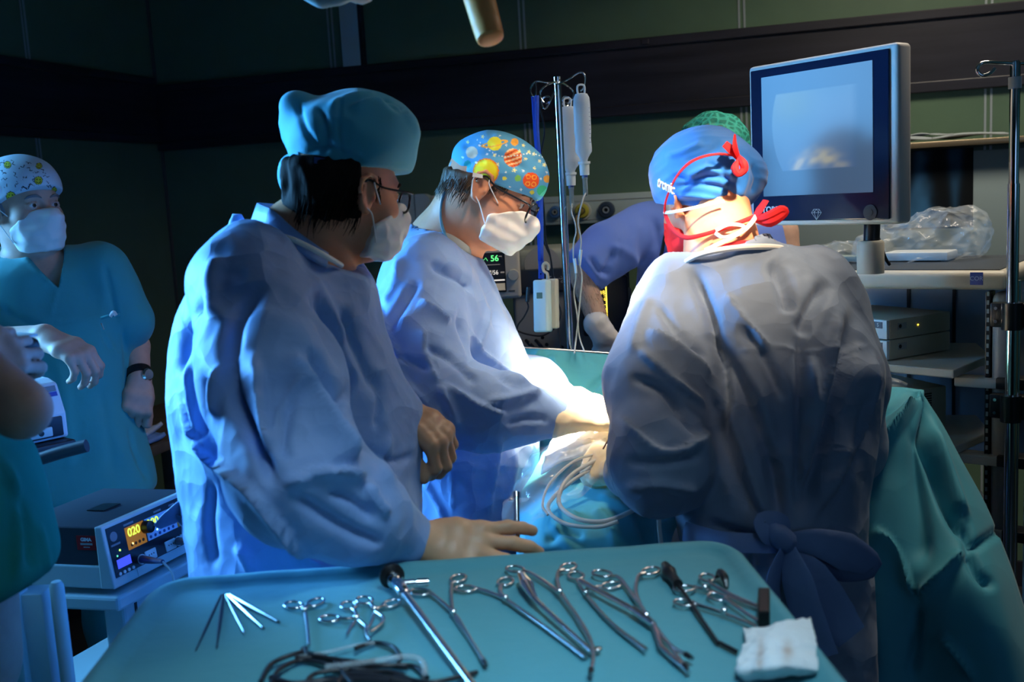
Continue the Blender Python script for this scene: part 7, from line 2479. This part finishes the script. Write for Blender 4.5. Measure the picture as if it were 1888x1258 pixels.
    f = cut(.002, f, half(V(0, 0, zt), (0, 0, 1)))
    root2 = empty('plastic_bag', V(c0[0], c0[1]+.1, zt), 'large crumpled clear plastic bag on the trolley worktop under the x-ray', 'plastic bag')
    sdfmesh('bag_film', f, V(c0[0]-.28, c0[1]-.1, zt-.02), V(c0[0]+.25, c0[1]+.3, zt+.16), .006, M['film'], root2, lambda p, n: facets(p*16)*.035+facets(p*38)*.010-.018)
    MB(V(c0[0]-.02, c0[1]+.08, zt+.012), X, Y, Z).box((0, 0, 0), (.16, .10, .022), .004).build('bag_contents', M['white'], root2, True)
    c1 = pz(1555, 487)
    f = cut(.002, un(.04, ell(V(c1[0]-.02, c1[1]+.05, zt+.012), (.12, .06, .032)), ell(V(c1[0]+.05, c1[1]+.05, zt+.010), (.07, .06, .025))), half(V(0, 0, zt), (0, 0, 1)))
    root3 = empty('plastic_bag', V(c1[0], c1[1]+.05, zt), 'small flat clear plastic bag on the worktop left of the monitor foot', 'plastic bag')
    sdfmesh('bag_film', f, V(c1[0]-.2, c1[1]-.06, zt-.02), V(c1[0]+.2, c1[1]+.18, zt+.08), .005, M['film'], root3, lambda p, n: facets(p*22)*.028+facets(p*48)*.008-.013)
    MB(V(c1[0]+.03, c1[1]+.05, zt+.010), X, Y, Z).box((0, 0, 0), (.10, .05, .016), .006).build('bag_contents', mat('pale_packet', srgb(150, 165, 160), .6), root3, True)


trolley()


# ------------------------------------------------------------------ left side: electrosurgery unit, rack, device, side table
def left_side():
    # electrosurgical unit: pale chassis, dark cover, slanted front with displays
    d0 = 2.06
    BR = P(214, 1088, d0)                 # bottom corner between side and front
    zb = BR[2]
    # directions of the side (to the left) and the front (to the right, receding)
    Lq = PZ(95, 1083, zb); Rq = PZ(378, 1003, zb)
    S = unit((Lq-BR)*V(1, 1, 0)); Fd = unit((Rq-BR)*V(1, 1, 0))
    wF = np.linalg.norm((Rq-BR)[:2]); wS = wF*.86
    h = P(205, 968, d0)[2]-zb
    root = empty('electrosurgical_unit', V(BR[0], BR[1], zb), 'electrosurgical generator with orange and blue panels and lit figures at the lower left', 'medical device')
    Z = V(0, 0, 1)
    G = lambda s, f_, z: BR+S*s+Fd*f_+Z*z
    slant = .016
    # dark cover block
    def hexa(b, s0, s1, f0, f1, z0, z1, cut0=0.0, cut1=0.0):
        vs = [G(s0+cut0, f0, z0), G(s1, f0, z0), G(s1, f1, z0), G(s0+cut0, f1, z0), G(s0+cut1, f0, z1), G(s1, f0, z1), G(s1, f1, z1), G(s0+cut1, f1, z1)]
        b.raw(vs, [(0, 1, 2, 3), (4, 5, 6, 7), (0, 1, 5, 4), (1, 2, 6, 5), (2, 3, 7, 6), (3, 0, 4, 7)])
        return b
    hexa(MB(), .030, wS, .004, wF-.004, h*.36, h*.985, 0, 0).build('cover', mat('slate_cover', srgb(44, 54, 66), .5, bump=[('noise', 300, .2, .0006)]), root, bevel=.003)
    hexa(MB(), .030, wS, .0, wF, .0, h*.37, 0, 0).build('chassis', M['palepanel'], root, bevel=.003)
    hexa(MB(), .002, .034, -.001, wF+.001, .0, h, 0.0, slant).build('bezel', M['palepanel'], root, bevel=.003)
    # front panel lies on the slanted face
    n0 = unit(np.cross(Fd, (G(slant+.002, 0, h)-G(.002, 0, 0))))
    if n0 @ (CAM-BR) < 0: n0 = -n0
    Uf = Fd; Vf = unit(G(slant+.002, 0, h)-G(.002, 0, 0)); Hs = np.linalg.norm(G(slant+.002, 0, h)-G(.002, 0, 0))
    o0 = G(.002, 0, 0)+n0*.0006
    fq = (o0, Uf, Vf, n0)
    def panel(name, u0, u1, v0, v1, m, t=.001, base=0.0, bev=0):
        return MB(*fq).box(((u0+u1)/2*wF, (v0+v1)/2*Hs, base+t/2), ((u1-u0)*wF, (v1-v0)*Hs, t), bev).build(name, m, root)
    panel('front_panel', .03, .97, .16, .95, mat('dark_panel', srgb(24, 30, 42), .3), .0012)
    panel('orange_field', .20, .395, .48, .84, mat('orange_field', srgb(214, 120, 20), .5, emit=((.8, .28, .02), .25)), .0006, .0012)
    panel('blue_field', .41, .80, .48, .84, mat('blue_field', srgb(84, 150, 205), .5, emit=((.1, .3, .7), .2)), .0006, .0012)
    panel('orange_field', .74, .82, .48, .62, mat('orange_field', srgb(214, 120, 20), .5), .0008, .0012)
    panel('lower_strip', .24, .97, .02, .17, M['palepanel'], .0010)
    yg = mat('lit_digits', (.6, .9, .1), .5, emit=((.66, 1.0, .05), 1.3))
    T = lambda s_, u, v, sz, m, nm='lettering', sx=1.0: textobj(nm, s_, sz, o0+Uf*u*wF+Vf*v*Hs+n0*.0024, Uf, Vf, m, root, .0003, sx=sx, bold=.0003)
    T('020', .285, .74, .024, yg, 'lit_digits', 1.0)
    T('290', .490, .74, .024, yg, 'lit_digits', 1.0)
    wp = mat('grey_lettering', srgb(120, 128, 140), .6)
    for u, v, wd_ in ((.25, .885, .10), (.56, .885, .08), (.72, .885, .06), (.09, .66, .09)):
        MB(*fq).box((u*wF, v*Hs, .0014), (wd_*wF, .004, .0008)).build('faint_marking', wp, root)
    MB(*fq).lathe([(.006, 0), (.010, 0), (.010, .0008), (.006, .0008)], 24, (.085*wF, .79*Hs, .0012), (0, 0, 1)).build('round_emblem', wp, root, True)
    panel('blue_display', .065, .20, .28, .42, mat('lit_blue_display', (.03, .05, .5), .6, spec=.1, emit=((.06, .10, 1.0), 1.0)), .001, .0012)
    for k in range(4):
        MB(*fq).lathe([(0, 0), (.0035, 0), (.0035, .002), (0, .002)], 16, ((.07+.045*k)*wF, .20*Hs, .0012), (0, 0, 1)).build('button', M['white'], root, True)
    for u, v, c_ in ((.115, .55, (.4, 1, .1)), (.25, .56, (1, .8, .2)), (.52, .60, (.3, .8, 1)), (.79, .545, (1, .7, .1)), (.08, .48, (.05, .3, .2))):
        MB(*fq).lathe([(0, 0), (.0022, 0), (.0018, .001), (0, .001)], 12, (u*wF, v*Hs, .0018), (0, 0, 1)).build('indicator_light', mat('indicator', c_, .4, emit=(c_, 3)), root)
    b = MB(*fq)
    for k in range(6):
        b.lathe([(0.002, 0), (.0034, 0), (.0034, .0006), (.002, .0006)], 14, ((.44+.05*k)*wF, .53*Hs, .0018), (0, 0, 1))
    b.build('key_marks', mat('blue_marks', srgb(30, 70, 130), .5), root)
    b = MB(*fq)
    for k in range(4):
        b.lathe([(0.002, 0), (.0034, 0), (.0034, .0006), (.002, .0006)], 14, ((.24+.04*k)*wF, .545*Hs, .0018), (0, 0, 1))
    b.build('key_marks', mat('brown_marks', srgb(110, 55, 20), .5), root)
    MB(*fq).lathe([(0, 0), (.0135, 0), (.0125, .016), (.010, .018), (0, .018)], 28, (.405*wF, .72*Hs, .001), (0, 0, 1)).build('knob', M['black'], root, True)
    # sockets
    for u in (.40, .62, .80):
        b = MB(*fq).box((u*wF, .26*Hs, .002), (.115*wF, .17*Hs, .004), .0015)
        o = b.build('socket_plate', M['white'], root, True)
        bb = MB(*fq)
        for k in range(3):
            bb.lathe([(0, 0), (.0014, 0), (.0014, .0006), (0, .0006)], 10, ((u+.025*(k-1))*wF, .27*Hs, .004), (0, 0, 1))
        bb.build('socket_holes', M['black'], o)
    for u in (.30, .71, .91):
        MB(*fq).lathe([(0.007, 0), (.0105, 0), (.0105, .004), (.007, .004)], 24, (u*wF, .26*Hs, .0006), (0, 0, 1)).build('socket_ring', M['white'], root, True)
    # label on the side
    si = G(.065, 0, h*.74)
    nS = unit(np.cross(S, Z)); nS = nS if nS @ (CAM-si) > 0 else -nS
    MB(G(.033, .0035, h*.66), S, -Fd, Z).box((.024, .0012, .010), (.045, .0012, .030), .0004).build('red_label', mat('red_label', srgb(150, 26, 34), .5), root)
    LX = -S
    textobj('lettering', 'GIMA', .010, G(.057, .0035, h*.66+.017)+nS*.0030, LX, Z, M['white'], root, .0003, bold=.0003)
    MB(G(.057, .0035, h*.66+.008)+nS*.0028, LX, Z, nS).box((0, 0, 0), (.027, .0040, .0006)).box((0, -.0065, 0), (.014, .0018, .0006)).build('faint_marking', M['grey'], root)
    MB(G(.12, .10, h*.99), S, Fd, Z).box((.0, .03, .001), (.04, .05, .002)).build('top_badge', M['black'], root)
    # plugs and leads
    for lb, u, m, pts in (('blue plug with a pale lead hanging from the electrosurgical generator', .30, 'blueplug', ((300, 1036, 1.98), (318, 1058, 1.97), (322, 1090, 1.97), (326, 1130, 1.98), (330, 1200, 2.0))),
                          ('dark plug with a black lead at the right of the electrosurgical generator', .71, 'black', ((352, 998, 1.96), (372, 1012, 1.95), (385, 1040, 1.96), (392, 1120, 1.98)))):
        st = o0+Uf*u*wF+Vf*.26*Hs
        t = empty('plug_lead', st, lb, 'cable')
        q = P(*pts[0])
        mm = mat('blue_plug', srgb(24, 56, 104), .45) if m == 'blueplug' else mat('dark_blue_plug', srgb(20, 28, 52), .45)
        MB().tube([st+n0*.003, st*.6+q*.4, q], [.0085, .0075, .0040], 14, 4).build('plug', mm, t, True)
        MB().tube([q]+PP(*pts[1:]), .0024 if m == 'blueplug' else .0036, 8, 8).build('lead', M['clearw'] if m == 'blueplug' else M['rubber'], t, True)
    # rack under the unit
    t = empty('equipment_rack', V(*(BR+S*.15+Fd*.15)[:2], 0), 'pale metal rack under the electrosurgical generator', 'rack')
    zs = zb-.012
    hx = lambda s0, s1, f0, f1, z0, z1: MB().raw([G(a_, b_, c_-zb) for c_ in (z0, z1) for a_, b_ in ((s0, f0), (s1, f0), (s1, f1), (s0, f1))], [(0, 1, 2, 3), (4, 5, 6, 7), (0, 1, 5, 4), (1, 2, 6, 5), (2, 3, 7, 6), (3, 0, 4, 7)])
    hx(-.008, wS+.05, -.008, wF+.05, zs-.032, zs-.002).build('top_shelf', M['palepanel'], t, bevel=.006)
    for f0, f1, s0, s1 in ((.05, .20, .03, .08), (.26, .34, .03, .08)):
        hx(s0, s1, f0, f1, .06, zs-.03).build('column', M['palepanel'], t, bevel=.006)
        hx(s0-.002, s0+.004, f0+.03, f0+.036, .06, zs-.034).build('column_groove', M['black'], t)
        hx(s0-.002, s0+.004, f1-.036, f1-.030, .06, zs-.034).build('column_groove', M['black'], t)
    hx(-.02, wS+.05, -.05, wF+.05, .60, .625).build('lower_shelf', M['palepanel'], t, bevel=.006)
    hx(0, wS, -.05, wF, .03, .06).build('base', M['palepanel'], t, bevel=.006)
    # the near rack column pair at the lower left
    t = empty('rack_upright', V(*P(70, 1100, 1.85)[:2], 0), 'pale grooved metal uprights at the lower left edge', 'rack')
    for x0, x1, d_, kind in ((22, 44, 1.80, 'n'), (46, 92, 1.82, 'w'), (96, 122, 1.80, 'r')):
        a_, b_ = P(x0, 1120, d_), P(x1, 1120, d_)
        w_ = np.linalg.norm((b_-a_)[:2]); c_ = (a_+b_)/2
        top = P(70, 1085 if kind != 'r' else 1072, d_)[2]
        if kind == 'r':
            MB(V(c_[0], c_[1], 0)).lathe([(0, .05), (w_/2, .05), (w_/2, top-.008), (w_/2-.004, top), (0, top+.002)], 20).build('round_post', M['palepanel'], t, True)
        else:
            MB().box((c_[0], c_[1], (top+.05)/2), (w_, .05, top-.05), .004).build('post', M['palepanel'], t, True)
    MB().box((P(46, 1120, 1.83)[0], P(46, 1120, 1.83)[1]+.004, .52), (.006, .05, 1.0)).build('groove', M['black'], t)
    MB().box(((P(22, 1120, 1.8)[0]+P(122, 1120, 1.8)[0])/2, P(70, 1120, 1.8)[1], .035), (.30, .10, .05), .01).build('foot', M['palepanel'], t, True)
    # device on its dark shelf
    z0 = P(60, 832, 2.05)[2]
    a_, b_ = PZ(-60, 846, z0), PZ(128, 805, z0)
    X = unit((b_-a_)*V(1, 1, 0)); Y = V(-X[1], X[0], 0)
    W_ = np.linalg.norm((b_-a_)[:2])
    t = empty('ventilator_device', V(*((a_+b_)/2)[:2], z0), 'white medical device with a blue stripe on the black shelf at the left', 'medical device')
    fr = (V(a_[0], a_[1], z0), X, Y, V(0, 0, 1))
    Ht = P(110, 700, 2.05)[2]-P(128, 805, 2.05)[2]+.01
    b = MB(*fr).prism([(.0, 0), (.20, 0), (.20, Ht*.9), (.17, Ht), (.06, Ht), (.025, Ht*.93), (.0, Ht*.42)], 0, W_, 'yz')
    wc = mat('white_device', srgb(196, 206, 214), .4)
    b.build('case', wc, t, bevel=.006)
    MB(*fr).box((W_/2-.004, -.002, Ht*.22), (W_-.016, .006, Ht*.34), .003).build('front_panel', mat('dark_panel', srgb(22, 28, 40), .35), t, True)
    # slanted control face
    Vf = unit(V(0, .025, Ht*.51)); fo = np.array(fr[0])+Z*(Ht*.42)
    A3 = np.stack([X, Y, Z], 1); Vw = A3 @ Vf; Nw = np.cross(X, Vw); Nw = Nw if Nw[1] < 0 else -Nw
    f2 = (fo+Nw*.0008, X, Vw, Nw)
    HH = Ht*.54
    MB(*f2).box((W_*.86, HH*.66, 0), (W_*.20, HH*.14, .0016)).build('blue_stripe', mat('blue_stripe', srgb(34, 62, 150), .5), t)
    MB(*f2).box((W_*.86, HH*.84, 0), (W_*.20, HH*.18, .0014)).build('grey_field', mat('grey_field', srgb(110, 120, 130), .5), t)
    MB(*f2).box((W_*.72, HH*.72, 0), (.010, .016, .002)).build('button', M['black'], t)
    MB(*f2).box((W_*.74, HH*.18, 0), (.016, .014, .003), .001).build('button', M['grey'], t)
    MB(*f2).box((W_*.755, HH*.5, 0), (.0012, HH*.9, .0012)).build('panel_line', M['grey'], t)
    f3 = (np.array(fr[0])+Z*Ht*.16+X*W_*.70-Y*.006, X, -Y, Z)
    MB(*f3).box((0, 0, 0), (.050, .006, .020), .0028, 3).build('socket_plate', M['palepanel'], t, True)
    MB(*f3).lathe([(0, 0), (.0055, 0), (.0055, .002), (0, .002)], 20, (0, .003, 0), (0, 1, 0)).build('socket', M['black'], t, True)
    MB(*f3).box((.012, .0, .036), (.016, .003, .016), .001).build('small_switch', M['grey'], t, True)
    # shelf with tube handle
    t = empty('instrument_shelf', V(*P(40, 870, 2.05)[:2], 0), 'black trolley shelf with a round bar handle under the white device', 'shelf')
    MB(*fr).box((W_/2-.12, .12, -.014), (W_+.24, .30, .024), .005).build('tray', M['black'], t, True)
    MB().tube([P(-70, 900, 1.98), P(20, 866, 1.98), P(100, 838, 1.98), P(160, 822, 1.98)], .0125, 16, 3).build('bar_handle', M['dgrey'], t, True)
    MB(*fr).box((-.20, .14, -z0/2-.02), (.08, .08, z0-.06), .01).build('post', M['black'], t, True)
    MB(*fr).box((-.20, .14, -z0+.03), (.30, .30, .05), .01).build('foot', M['black'], t, True)
    # side table against the wall with wrapped papers
    zt = P(300, 845, 3.0)[2]
    c = PZ(320, 800, zt)
    t = empty('side_table', V(c[0]-.1, c[1]+.25, 0), 'wooden side table in the dark corner behind the left surgeon', 'table')
    wd = mat('table_wood', srgb(92, 78, 62), .5, var=(10, .25), stretch=(.2, 2, 2))
    e0, e1_ = PZ(262, 832, zt), PZ(345, 800, zt)
    X = unit((e1_-e0)*V(1, 1, 0)); Y = V(-X[1], X[0], 0)
    fr = (V(e0[0], e0[1], 0), X, Y, Z)
    MB(*fr).box((.32, .22, zt-.015), (.72, .44, .03), .003).build('table_top', wd, t, True)
    for x in (.0, .64):
        for y in (.03, .40):
            MB(*fr).box((x, y, (zt-.03)/2), (.04, .04, zt-.03), .004).build('leg', wd, t, True)
    for k, (lb, x, y, w_, d_, dz, mm) in enumerate((('folded blue and white sterile wrap on the side table', .03, .10, .17, .16, .0, srgb(120, 160, 215)), ('white paper wrap lying on the blue one on the side table', .06, .12, .15, .16, .022, srgb(190, 198, 205)), ('dark paper stack behind the wraps on the side table', .10, .26, .16, .12, .0, srgb(84, 94, 104)))):
        rows = [[np.array(fr[0])+X*(x+w_*(i/4-.35))+Y*(y+d_*(j/3-.5))+Z*(zt+.016+dz+.010*math.sin(i*1.7+j*2.3+k)) for i in range(5)] for j in range(4)]
        o = sheet('paper_wrap', rows, mat('wrap', mm, .6), None, 6, 6, .012, disp=lambda p, n: facets(p*25)*.012); tag(o, lb, 'paper')


left_side()
